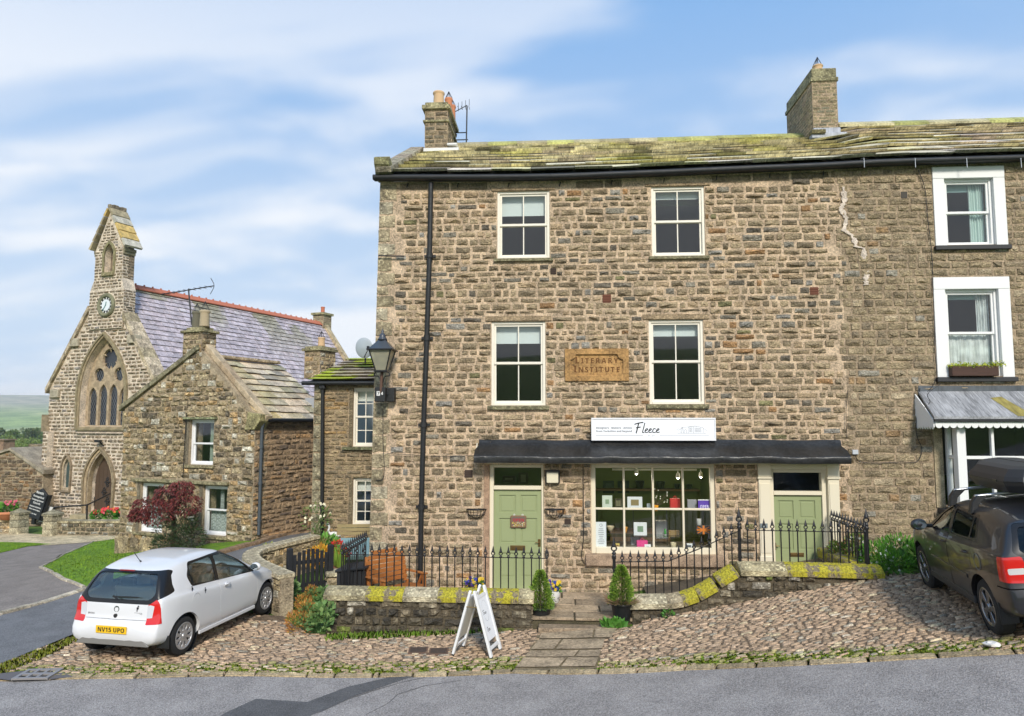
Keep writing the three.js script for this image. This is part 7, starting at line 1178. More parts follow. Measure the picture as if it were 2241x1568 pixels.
{ // the small white hatchback
 const o=thing('white_hatchback','small white three-door hatchback parked on the cobbles','car'),L=3.5,h=L /2+0.06;
 const sp={L:3.42,W:1.64,zF:-1.2,zR:1.18,wr:0.295,tw:0.175,yc:0.72,seatZ:-0.12,cowl:-0.85,tyre:tyreMat,paint:mat({c:[0.72,0.72,0.73],physical:true,roughness:0.35,clearcoat:0.8,clearcoatRoughness:0.06}),glass:mat({c:[0.86,0.93,0.92],physical:true,roughness:0.02,transmission:1,thickness:0,ior:1.8}),seatMat:mat({c:[0.1,0.11,0.12],roughness:0.9}),liner:mat({c:[0.012,0.012,0.012],side:THREE.DoubleSide,roughness:1}),rimMat:mat({c:[0.46,0.46,0.47],roughness:0.35,metalness:0.55}),
 rimShape:(r)=>{const s=ring(r);for(let i=0;i<10;i++){const a=i /10*Math.PI*2,p=new THREE.Path();p.absellipse(Math.cos(a)*r*0.66,Math.sin(a)*r*0.66,r*0.25,r*0.115,0,Math.PI*2,true,a);s.holes.push(p);}return s;},
 top:curve([[0,0.70],[0.05,0.80],[0.13,0.90],[0.235,0.99],[0.27,1.03],[0.36,1.22],[0.46,1.39],[0.52,1.445],[0.64,1.475],[0.8,1.46],[0.92,1.42],[0.975,1.385],[1,1.35]]),bot:curve([[0,0.26],[0.1,0.2],[0.5,0.19],[0.9,0.22],[1,0.28]]),wid:curve([[0,0.66],[0.05,0.75],[0.14,0.805],[0.3,0.82],[0.75,0.82],[0.9,0.80],[0.97,0.765],[1,0.735]]),wtop:curve([[0,0.80],[0.2,0.86],[0.3,0.8],[0.45,0.70],[0.6,0.69],[0.9,0.70],[1,0.72]]),belt:curve([[0,0.72],[0.2,0.85],[0.3,0.865],[0.6,0.895],[0.85,0.95],[1,0.96]]),rear:curve([[0.2,-0.07],[0.3,-0.01],[0.42,0.02],[0.58,0.0],[0.64,-0.05],[0.95,-0.09],[1.1,-0.15],[1.3,-0.25],[1.4,-0.27],[1.5,-0.28]]),front:curve([[0.2,0.06],[0.35,0],[0.55,0],[0.7,0.05],[0.9,0.12]])};
 const dw=roundPts([[-0.70,0.925],[0.27,0.97],[0.235,1.365],[-0.06,1.36],[-0.34,1.22]],0.04),qw=roundPts([[0.345,0.975],[0.95,1.05],[1.0,1.18],[0.9,1.345],[0.315,1.37]],0.05),tr=roundPts([[-0.80,0.895],[0.98,1.015],[1.04,1.18],[0.91,1.385],[0.3,1.40],[-0.09,1.395],[-0.40,1.23]],0.05);
 const rw=roundPts([[-0.52,0.945],[0.52,0.945],[0.60,1.03],[0.51,1.305],[-0.51,1.305],[-0.60,1.03]],0.05),rt=roundPts([[-0.55,0.885],[0.55,0.885],[0.74,1.0],[0.585,1.345],[-0.585,1.345],[-0.74,1.0]],0.05),ws=roundPts([[-0.66,1.0],[0.66,1.0],[0.52,1.385],[-0.52,1.385]],0.06);
 sp.trims=[{name:'r',g:prismX(tr,0.3,1)},{name:'l',g:prismX(tr,-1,-0.3)},{name:'b',g:prismZ(rt,1.2,2)}];
 sp.windows=[{name:'door_window',in:'r',g:prismX(dw,0.3,1)},{name:'quarter_window',in:'r',g:prismX(qw,0.3,1)},{name:'door_window',in:'l',g:prismX(dw,-1,-0.3)},{name:'quarter_window',in:'l',g:prismX(qw,-1,-0.3)},{name:'rear_window',in:'b',g:prismZ(rw,1.2,2)},{name:'windscreen',g:prismZ(ws,-1.0,-0.12)}];
 const red=mat({c:[0.62,0.015,0.015],physical:true,roughness:0.12,clearcoat:1}),clear=mat({c:[0.62,0.63,0.66],physical:true,roughness:0.12,clearcoat:1});
 sp.lens=clear;sp.lamps=[];for(const s of[1,-1]){const m=(p)=>s>0?p:p.map(([x,y])=>[-x,y]).reverse();const inn=m([[0.525,0.69],[0.615,0.70],[0.63,0.87],[0.565,0.885],[0.525,0.87]]),all=m(roundPts([[0.53,0.60],[0.9,0.625],[0.9,1.0],[0.69,0.995],[0.565,0.90],[0.53,0.885]],0.02));sp.lamps.push({name:'tail_lamp_lens',g:prismZ(inn,1.5,2),m:clear},{name:'tail_lamp',g:prismZ(all,1.66,2),m:red});}
 const slot=(pts,w)=>pts.slice(1).map((p,i)=>{const a=pts[i],L2=Math.hypot(p[0]-a[0],p[1]-a[1]);return new THREE.BoxGeometry(L2,w,0.5).applyMatrix4(new THREE.Matrix4().makeRotationZ(Math.atan2(p[1]-a[1],p[0]-a[0]))).translate((a[0]+p[0]) /2,(a[1]+p[1]) /2,1.78);});
 sp.cuts=[...slot([[-0.52,0.655],[0.52,0.655]],0.008),new THREE.BoxGeometry(0.58,0.15,0.05).translate(0,0.515,sp.L /2+0.10)];
 sp.doors=[];for(const s of[1,-1]){const big=[[-0.83,0.93],[-0.84,0.34],[-0.74,0.285],[0.2,0.285],[0.30,0.5],[0.315,0.8],[0.3,0.96]],sm=[[-0.823,0.925],[-0.833,0.343],[-0.737,0.293],[0.195,0.293],[0.292,0.502],[0.307,0.8],[0.292,0.957]];sp.doors.push({g:prismX(sm,s>0?0.4:-1,s>0?1:-0.4),gap:prismX(big,s>0?0.4:-1,s>0?1:-0.4)});}
 buildCar(o,sp);park(o,[394,1437],[577,1346],1,sp);o.scale.set(0.965,0.945,1);
 const zr=sp.L /2+0.06,chrome=mat({c:[0.5,0.5,0.5],metalness:0.9,roughness:0.2});
 // number plate, badges, trim
 const pl=part('number_plate',o);mesh('plate',box(0.52,0.11,0.012,0,0.515,zr+0.022,0.003),mat({c:[0.86,0.52,0.015],roughness:0.4}),pl);{const g=new TextGeometry('NV15 UPO',{font:__fonts[1],size:0.066,depth:0.002,curveSegments:3});g.computeBoundingBox();const k=0.46 /g.boundingBox.max.x;mesh('lettering',g.scale(k,1,1).translate(-0.23,0.482,zr+0.0285),M.black,pl);}
 const txt=(s,size,x,y,z,m)=>mesh('lettering',new TextGeometry(s,{font:__fonts[1],size,depth:0.006,curveSegments:2}).translate(x,y,z),m,o);
 txt('CITIGO',0.03,0.30,0.735,zr-0.075,chrome);txt('SKODA',0.026,-0.49,0.71,zr-0.07,chrome);
 mesh('badge',[new THREE.TorusGeometry(0.04,0.008,8,24).translate(0,0.8,zr-0.075),new THREE.CylinderGeometry(0.038,0.038,0.012,20).rotateX(Math.PI /2).translate(0,0.8,zr-0.08)],mat({c:[0.05,0.07,0.06],metalness:0.6,roughness:0.25}),o);
 mesh('tailgate_button',[new THREE.CylinderGeometry(0.03,0.03,0.02,16).rotateX(Math.PI /2).translate(0,0.705,zr-0.055)],M.black,o);
 mesh('bumper_insert',extrude(poly(roundPts([[-0.62,0.285],[0.62,0.285],[0.5,0.37],[-0.5,0.37]],0.03)),0.02,0.008).translate(0,0,zr-0.028),mat({c:[0.2,0.19,0.175],roughness:0.7}),o);
 mesh('high_brake_lamp',box(0.26,0.018,0.03,0,1.352,zr-0.262,0.006),mat({c:[0.28,0.01,0.01],roughness:0.3}),o);
 mesh('wiper',[rod(V3(0.02,0.965,zr-0.05),V3(-0.06,1.0,zr-0.06),0.014),rod(V3(-0.06,0.995,zr-0.055),V3(0.36,0.995,zr-0.075),0.009)],M.black,o);
 mesh('aerial',[rod(V3(-0.02,1.42,1.2),V3(-0.02,1.6,1.36),0.006),new THREE.ConeGeometry(0.025,0.04,8).translate(-0.02,1.43,1.2)],M.black,o);
 for(const s of[-1,1]){const m=part('door_mirror',o);mesh('shell',new THREE.SphereGeometry(0.1,16,12).scale(0.95,0.72,0.55).translate(s*0.9,1.02,-0.62),sp.paint,m);mesh('mirror_glass',new THREE.CircleGeometry(0.072,20).scale(1.1,0.8,1).translate(s*0.9,1.02,-0.562),mat({c:[0.6,0.65,0.65],metalness:1,roughness:0.05}),m);mesh('stalk',rod(V3(s*0.76,0.985,-0.62),V3(s*0.88,1.0,-0.62),0.025),M.black,m);mesh('door_handle',[tube([[s*0.835,0.87,0.22],[s*0.862,0.885,0.15],[s*0.836,0.88,0.07]],0.013,10,6),new THREE.SphereGeometry(0.045,12,8).scale(0.3,0.8,1).translate(s*0.818,0.875,0.14)],sp.paint,o);mesh('mudflap',box(0.2,0.2,0.02,s*0.7,0.3,sp.zR+0.36,0.008),M.black,o);}
 mesh('fuel_flap',new THREE.TorusGeometry(0.085,0.0035,5,32).rotateY(Math.PI /2).translate(0.816,0.82,0.94),mat({c:[0.45,0.45,0.46]}),o);
 for(const[z,y,x]of[[1.02,0.99,0.782],[0.72,0.9,0.812]])mesh('decal',[new THREE.CircleGeometry(0.022,8).rotateY(Math.PI /2).translate(x+0.006,y,z),new THREE.CircleGeometry(0.014,8).rotateY(Math.PI /2).translate(x+0.0065,y+0.035,z+0.012),box(0.002,0.05,0.014,x+0.0055,y-0.025,z)],mat({c:[0.02,0.02,0.03],side:THREE.DoubleSide}),o);
 mesh('decal',[new THREE.CircleGeometry(0.02,8).translate(0.36,0.83,zr-0.07),new THREE.CircleGeometry(0.013,8).translate(0.37,0.86,zr-0.072),box(0.014,0.05,0.002,0.352,0.805,zr-0.07)],mat({c:[0.02,0.02,0.03]}),o);
 for(const s of[-1,1])mesh('sill_trim',box(0.03,0.06,1.62,s*0.785,0.235,0,0.012),sp.paint,o);
}
{ // the dark grey crossover with roof box
 const o=thing('grey_crossover','dark grey five-door crossover car parked beside the bay window','car');
 const sp={L:3.78,W:1.74,zF:-1.25,zR:1.21,wr:0.335,tw:0.2,yc:0.8,seatZ:-0.15,cowl:-0.8,tyre:tyreMat,paint:mat({c:[0.014,0.014,0.017],physical:true,roughness:0.4,metalness:0,clearcoat:0.7,clearcoatRoughness:0.03}),glass:mat({c:[0.38,0.46,0.46],physical:true,roughness:0.02,transmission:1,thickness:0,ior:1.5}),seatMat:mat({c:[0.05,0.05,0.05],roughness:0.9}),liner:mat({c:[0.012,0.012,0.012],side:THREE.DoubleSide,roughness:1}),rimMat:mat({c:[0.30,0.29,0.29],roughness:0.22,metalness:0.85}),
 rimShape:(r)=>{const s=ring(r);for(let i=0;i<5;i++){const a=i /5*Math.PI*2,pt=(q,b)=>[Math.cos(a+b)*r*q,Math.sin(a+b)*r*q];const p=new THREE.Path();p.moveTo(...pt(0.3,0.25));p.lineTo(...pt(0.9,0.27));p.lineTo(...pt(0.92,0.63));p.lineTo(...pt(0.9,0.99));p.lineTo(...pt(0.3,1.0));p.closePath();s.holes.push(p);}return s;},
 top:curve([[0,0.80],[0.05,0.90],[0.13,0.98],[0.24,1.05],[0.275,1.09],[0.36,1.27],[0.45,1.44],[0.52,1.5],[0.64,1.53],[0.8,1.52],[0.93,1.48],[1,1.43]]),bot:curve([[0,0.32],[0.1,0.25],[0.5,0.25],[0.9,0.28],[1,0.36]]),wid:curve([[0,0.70],[0.05,0.80],[0.14,0.85],[0.3,0.87],[0.78,0.87],[0.9,0.86],[0.97,0.83],[1,0.80]]),wtop:curve([[0,0.8],[0.2,0.86],[0.3,0.8],[0.45,0.7],[0.6,0.69],[0.9,0.7],[1,0.72]]),belt:curve([[0,0.8],[0.2,0.96],[0.3,0.98],[0.6,1.02],[0.85,1.07],[1,1.08]]),rear:curve([[0.25,-0.08],[0.4,0.0],[0.66,0.02],[0.74,-0.03],[1.05,-0.06],[1.2,-0.12],[1.4,-0.24],[1.55,-0.28]]),front:curve([[0.25,0.06],[0.4,0],[0.65,0],[0.8,0.05],[1,0.12]])};
 const fw=roundPts([[-0.62,1.06],[0.1,1.09],[0.08,1.40],[-0.05,1.40],[-0.32,1.29]],0.04),bw=roundPts([[0.2,1.095],[0.86,1.13],[0.86,1.39],[0.18,1.405]],0.04),qw=roundPts([[0.9,1.135],[1.08,1.16],[0.96,1.385],[0.9,1.385]],0.02),tr=roundPts([[-0.74,1.03],[1.16,1.13],[1.02,1.425],[0.2,1.44],[-0.08,1.435],[-0.38,1.30]],0.05),rw=roundPts([[-0.55,1.08],[0.55,1.08],[0.6,1.12],[0.52,1.36],[-0.52,1.36],[-0.6,1.12]],0.05),rt=roundPts([[-0.6,1.05],[0.6,1.05],[0.68,1.1],[0.56,1.4],[-0.56,1.4],[-0.68,1.1]],0.05),ws=roundPts([[-0.68,1.07],[0.68,1.07],[0.54,1.44],[-0.54,1.44]],0.06);
 sp.trims=[{name:'r',g:prismX(tr,0.3,1)},{name:'l',g:prismX(tr,-1,-0.3)},{name:'b',g:prismZ(rt,1.3,2.2)}];sp.windows=[];
 for(const[s,q]of[[1,'r'],[-1,'l']]){const x0=s>0?0.3:-1,x1=s>0?1:-0.3;sp.windows.push({name:'front_window',in:q,g:prismX(fw,x0,x1)},{name:'rear_door_window',in:q,g:prismX(bw,x0,x1)},{name:'quarter_window',in:q,g:prismX(qw,x0,x1)});}
 sp.windows.push({name:'rear_window',in:'b',g:prismZ(rw,1.3,2.2)},{name:'windscreen',g:prismZ(ws,-1.0,-0.1)});
 const red=mat({c:[0.6,0.012,0.012],physical:true,roughness:0.12,clearcoat:1}),clear=mat({c:[0.6,0.58,0.56],physical:true,roughness:0.12,clearcoat:1});sp.lens=clear;sp.lamps=[];
 for(const s of[1,-1]){const m=(p)=>s>0?p:p.map(([x,y])=>[-x,y]).reverse();sp.lamps.push({name:'tail_lamp_lens',g:prismZ(m(roundPts([[0.6,0.86],[0.77,0.86],[0.77,0.93],[0.6,0.93]],0.02)),1.5,2.3),m:clear},{name:'tail_lamp',g:prismZ(m(roundPts([[0.56,0.76],[0.95,0.78],[0.95,1.05],[0.6,1.06]],0.03)),1.76,2.3),m:red});sp.lamps.push({name:'headlamp',g:prismZ(m(roundPts([[0.5,0.72],[0.95,0.76],[0.95,0.93],[0.55,0.86]],0.03)),-2.3,-1.5),m:clear});}
 sp.cuts=[new THREE.BoxGeometry(1.9,0.014,0.36).translate(0,0.7,1.86),new THREE.BoxGeometry(1.9,0.014,0.12).translate(0,0.38,1.9)];sp.doors=[];
 for(const s of[1,-1])for(const q of[[[-0.8,1.05],[-0.84,0.42],[-0.76,0.33],[0.14,0.33],[0.15,1.08]],[[0.16,1.08],[0.16,0.33],[0.72,0.33],[0.84,0.62],[1.0,0.82],[1.03,1.12]]]){const c=[q.reduce((a,p)=>a+p[0],0) /q.length,q.reduce((a,p)=>a+p[1],0) /q.length];const sm=q.map(([a,b])=>[c[0]+(a-c[0])*0.985,c[1]+(b-c[1])*0.985]);sp.doors.push({g:prismX(sm,s>0?0.4:-1,s>0?1:-0.4),gap:prismX(q,s>0?0.4:-1,s>0?1:-0.4)});}
 buildCar(o,sp);park(o,[2186,1391],[2042,1290],-1,sp);
 const pl=mat({c:[0.03,0.031,0.033],roughness:0.55}),alu=mat({c:[0.55,0.56,0.58],metalness:0.8,roughness:0.3});
 for(const s of[-1,1]){const m=part('door_mirror',o);mesh('shell',new THREE.SphereGeometry(0.115,16,12).scale(1,0.74,0.6).translate(s*0.98,1.11,-0.56),sp.paint,m);mesh('mirror_glass',new THREE.CircleGeometry(0.085,20).scale(1.1,0.78,1).translate(s*0.98,1.11,-0.496),mat({c:[0.6,0.65,0.68],metalness:1,roughness:0.05}),m);mesh('stalk',rod(V3(s*0.8,1.07,-0.56),V3(s*0.95,1.09,-0.56),0.03),M.black,m);
 for(const z of[0.04,0.86])mesh('door_handle',[tube([[s*0.862,0.955,z+0.08],[s*0.898,0.965,z],[s*0.864,0.95,z-0.1]],0.015,10,6)],sp.paint,o);mesh('mudflap',box(0.2,0.26,0.02,s*0.76,0.36,sp.zR+0.41,0.008),M.black,o);mesh('sill_trim',box(0.05,0.1,1.7,s*0.84,0.33,0,0.02),pl,o);mesh('side_moulding',box(0.02,0.05,1.4,s*0.874,0.63,0.1,0.008),sp.paint,o);}
 mesh('fuel_flap',new THREE.TorusGeometry(0.1,0.004,5,32).rotateY(Math.PI /2).translate(-0.872,0.9,1.25),mat({c:[0.2,0.2,0.2]}),o);
 // roof bars and box: things carried by the car
 const carried=(n,lab,cat)=>{const t=thing(n,lab,cat);t.position.copy(o.position);t.quaternion.copy(o.quaternion);return t;};
 const rb=carried('roof_bars','silver roof bars with black feet on the dark grey car','roof rack');for(const z of[-0.05,0.72]){mesh('cross_bar',box(1.16,0.035,0.06,0,1.625,z,0.015),alu,rb);for(const s of[-1,1])mesh('foot',extrude(poly([[s*0.44,1.62],[s*0.56,1.625],[s*0.63,1.54],[s*0.665,1.42],[s*0.6,1.43],[s*0.56,1.53]].slice()[s>0?'reverse':'slice']()),0.09,0.01).translate(0,0,z-0.045),M.black,rb);}
 const bx=carried('roof_box','matt black roof box on top of the dark grey car','roof box'),prof=(k,y)=>{const w=0.41*k,l=0.92;return[[-w*0.45,-l],[w*0.45,-l],[w,-l*0.55],[w,l*0.72],[w*0.7,l],[-w*0.7,l],[-w,l*0.72],[-w,-l*0.55]].map(([x,z])=>V3(x+0.12,y,z*(0.6+0.4*k)+0.3));};
 const lay=[prof(0.86,1.65),prof(0.98,1.75),prof(1.0,1.79),prof(1.0,1.81),prof(0.93,1.86),prof(0.72,1.945),prof(0.5,1.97),prof(0.02,1.98)],P=[],I=[];lay.forEach((r)=>r.forEach((p)=>P.push(p.x,p.y,p.z)));for(let j=0;j<lay.length-1;j++)for(let i=0;i<8;i++){const a=j*8+i,b=j*8+(i+1)%8;I.push(a,a+8,b,b,a+8,b+8);}for(let i=1;i<7;i++)I.push(0,i,i+1);
 let g=new THREE.BufferGeometry();g.setAttribute('position',new THREE.Float32BufferAttribute(P,3));g.setIndex(I);g=toCreasedNormals(g,0.15);mesh('shell',g,mat({c:[0.028,0.029,0.032],roughness:0.5,side:THREE.DoubleSide}),bx);
 mesh('seam',extrude(poly(prof(1.012,0).map((p)=>[p.x,-p.z]).reverse()),0.014).applyMatrix4(new THREE.Matrix4().makeRotationX(-Math.PI /2)).translate(0,1.793,0),M.black,bx);mesh('lock',box(0.012,0.03,0.14,-0.295,1.8,0.7,0.004),M.iron,bx);
}
// ---------------------------------------------------------------- plants
function leaves(n,seed,where,size,cols,fold=0.3,asp=0.55){ // folded leaves: where(R) gives [position, direction it points]
 const R=rng(seed),P=[],C=[],d=V3(),s=V3(),u=V3(),q=V3();
 for(let i=0;i<n;i++){
 const[p,dir]=where(R);d.copy(dir).normalize();s.set(R()-0.5,R()-0.5,R()-0.5).cross(d).normalize();u.crossVectors(d,s);
 const l=size*(0.6+0.8*R()),w=l*asp,c=pick(R,cols);
 const a=p,b=V3().copy(p).addScaledVector(d,l*0.5).addScaledVector(s,w /2).addScaledVector(u,w*fold),e=V3().copy(p).addScaledVector(d,l),f=V3().copy(p).addScaledVector(d,l*0.5).addScaledVector(s,-w /2).addScaledVector(u,w*fold);
 for(const t of[a,b,e,a,e,f]){P.push(t.x,t.y,t.z);C.push(...c);}
 }
 const g=new THREE.BufferGeometry();g.setAttribute('position',new THREE.Float32BufferAttribute(P,3));g.setAttribute('color',new THREE.Float32BufferAttribute(C,3));g.computeVertexNormals();return g;
}
const leafy=new THREE.MeshStandardMaterial({vertexColors:true,roughness:0.6,side:THREE.DoubleSide});
const ball=(c,r,sq=1,up=0.4)=>(R)=>{const d=V3(R()-0.5,R()-0.5,R()-0.5).normalize(),k=Math.cbrt(0.25+0.75*R());return[V3(c[0]+d.x*r*k,c[1]+d.y*r*sq*k,c[2]+d.z*r*k),d.clone().add(V3(R()-0.5,up+R()*0.5,R()-0.5))];};
const many=(list)=>(R)=>list[Math.floor(R()*list.length)](R);
const blossom=(n,seed,where,r,cols)=>{const R=rng(seed),gs=[];for(let i=0;i<n;i++){const[p,d]=where(R),c=pick(R,cols);for(let k=0;k<5;k++){const a=k*1.257+R();gs.push(tint(new THREE.CircleGeometry(r*0.6,5).translate(Math.cos(a)*r*0.6,Math.sin(a)*r*0.6,0).rotateX(-0.5+R()*0.5).rotateY((R()-0.5)*1.6).translate(p.x,p.y,p.z),c));}}return gs;};
// clipped box cones in black pots
for(const[px,py,lab]of[[1183,1371,'clipped box cone in a black pot at the end of the bench wall'],[1361,1363,'clipped box cone in a black pot ringed with dry grass']]){
 const o=thing('box_cone',lab,'potted plant','pair of clipped box cones');o.position.copy(gpx(px,py)).add(V3(0,0.02,0));
 mesh('pot',lathe([[0,0],[0.13,0],[0.14,0.02],[0.175,0.27],[0.195,0.275],[0.195,0.31],[0.17,0.31],[0.165,0.27],[0,0.26]],24),M.black,o);
 mesh('stem',cyl(0.015,0.01,0.5,0,0.26,0,6),mat({c:[0.09,0.06,0.03]}),o);
 mesh('foliage',leaves(3400,px,(R)=>{const t=R(),h=0.3+0.62*t,w=(0.21*Math.pow(1-t,0.62)+0.02)*(0.86+0.3*noise3(t*9,R()*3,px)),a=R()*6.28,k=Math.sqrt(0.3+0.7*R());const d=V3(Math.cos(a),0.5+0.5*R(),Math.sin(a));return[V3(Math.cos(a)*w*k,h,Math.sin(a)*w*k),d];},0.036,[[4,[0.13,0.24,0.025]],[3,[0.2,0.33,0.04]],[2,[0.3,0.42,0.06]],[1,[0.07,0.14,0.02]]]),leafy,o);
 if(px>1300)mesh('dry_grass',leaves(420,8,(R)=>{const a=R()*6.28;return[V3(Math.cos(a)*0.15,0.31,Math.sin(a)*0.15),V3(Math.cos(a)*0.8,0.1+0.6*R(),Math.sin(a)*0.8)];},0.17,[[1,[0.34,0.22,0.13]],[1,[0.24,0.16,0.09]]],0.2,0.05),leafy,o);
 else mesh('trailing_leaves',leaves(120,9,(R)=>{const a=R()*6.28;return[V3(Math.cos(a)*0.17,0.31,Math.sin(a)*0.17),V3(Math.cos(a),-0.4+0.6*R(),Math.sin(a))];},0.08,[[1,[0.1,0.2,0.04]]],0.2,0.2),leafy,o);
}
{ // broad dock leaves
 const o=thing('dock_plant','broad-leaved weed growing below the dry-grass pot','plant');o.position.copy(gpx(1345,1375));mesh('leaves',leaves(70,4,(R)=>{const a=R()*6.28;return[V3((R()-0.5)*0.26,0.0,(R()-0.5)*0.1),V3(Math.cos(a),0.5+R(),Math.sin(a)*0.6)];},0.17,[[2,[0.07,0.21,0.025]],[1,[0.11,0.28,0.04]]],0.15,0.6),leafy,o);
 const o2=thing('ivy_tuft','small green tuft at the foot of the swept wall','plant');o2.position.copy(F.world(fu(1462,1335),ghF(fu(1462,1335),WZ),WZ+0.08));mesh('leaves',leaves(60,5,ball([0,0.05,0],0.09,0.7),0.05,[[1,[0.07,0.2,0.03]]],0.2,0.8),leafy,o2);
}
{ // pansies
 const o=thing('pansy_pot','white pot with black leaf pattern full of blue and yellow pansies','potted plant'),w=1.35,p=F.world(fu(1211,1316,w),fv(1211,1318,w),w);o.position.copy(p);
 mesh('pot',lathe([[0,0],[0.1,0],[0.135,0.2],[0.12,0.2],[0.11,0.17],[0,0.17]],24),mat({c:[0.8,0.8,0.78],roughness:0.3}),o);const R=rng(2),sq=[];for(let i=0;i<26;i++){const a=i*2.4,y=0.03+0.15*R(),r=0.1+0.175*y+0.002;sq.push(box(0.03,0.008,0.003,0,0,0).applyMatrix4(new THREE.Matrix4().makeRotationZ(R()*3)).translate(0,y,r).applyMatrix4(rotY(a)));}mesh('pattern',sq,M.black,o);
 const bl=[[3,[0.03,0.035,0.32]],[1.4,[0.75,0.5,0.02]],[0.5,[0.09,0.02,0.2]]];const put=(o2,y)=>{mesh('foliage',leaves(260,3,ball([0,y,0],0.15,0.55),0.05,[[1,[0.06,0.17,0.025]],[1,[0.1,0.24,0.03]]],0.2,0.5),leafy,o2);mesh('blossom',blossom(34,7,ball([0.01,y+0.05,0.03],0.15,0.6),0.03,bl),leafy,o2);};put(o,0.24);
 const o3=thing('pansy_planter','blue and yellow pansies showing above the wall beside the first door','potted plant');o3.position.copy(F.world(fu(1038,1285,0.5),fv(1038,1280,0.5)-0.24,0.5));mesh('pot',lathe([[0,-0.2],[0.12,-0.2],[0.16,0.18],[0,0.17]],20),M.terracotta,o3);put(o3,0.24);o3.scale.set(1.3,1,1);
}
const bush=(name,label,cat,pos,parts)=>{const o=thing(name,label,cat);o.position.copy(pos);parts.forEach(([n,g,m])=>mesh(n,g,m||leafy,o));return o;};
{ // white-flowering bush by the grey car
 const p=gpx(1962,1248),w=many([ball([-0.3,0.22,0],0.3,0.8),ball([0.1,0.28,-0.1],0.34,0.85),ball([0.5,0.25,0],0.32,0.8),ball([-0.1,0.15,0.15],0.3,0.6)]);bush('white_flower_bush','fresh green bush with white flower heads beside the grey car','bush',p,[['foliage',leaves(2600,31,w,0.085,[[3,[0.09,0.27,0.02]],[2,[0.14,0.36,0.03]],[1,[0.05,0.15,0.02]]],0.15,0.3)],['blossom',blossom(90,33,w,0.02,[[1,[0.75,0.78,0.68]]])]]);
 const q=F.world(fu(1858,1200,0.7),0.95,0.7),w2=many([ball([0,0.22,0],0.24),ball([0.15,0.4,0],0.2),ball([-0.2,0.3,0],0.16)]);bush('railing_shrub','loose shrub with reddish leaves and white blooms behind the end railing','shrub',q,[['foliage',leaves(900,35,w2,0.06,[[3,[0.11,0.2,0.03]],[1,[0.26,0.14,0.05]],[1,[0.2,0.28,0.05]]])],['blossom',blossom(22,36,w2,0.024,[[1,[0.75,0.75,0.66]]])]]);
}
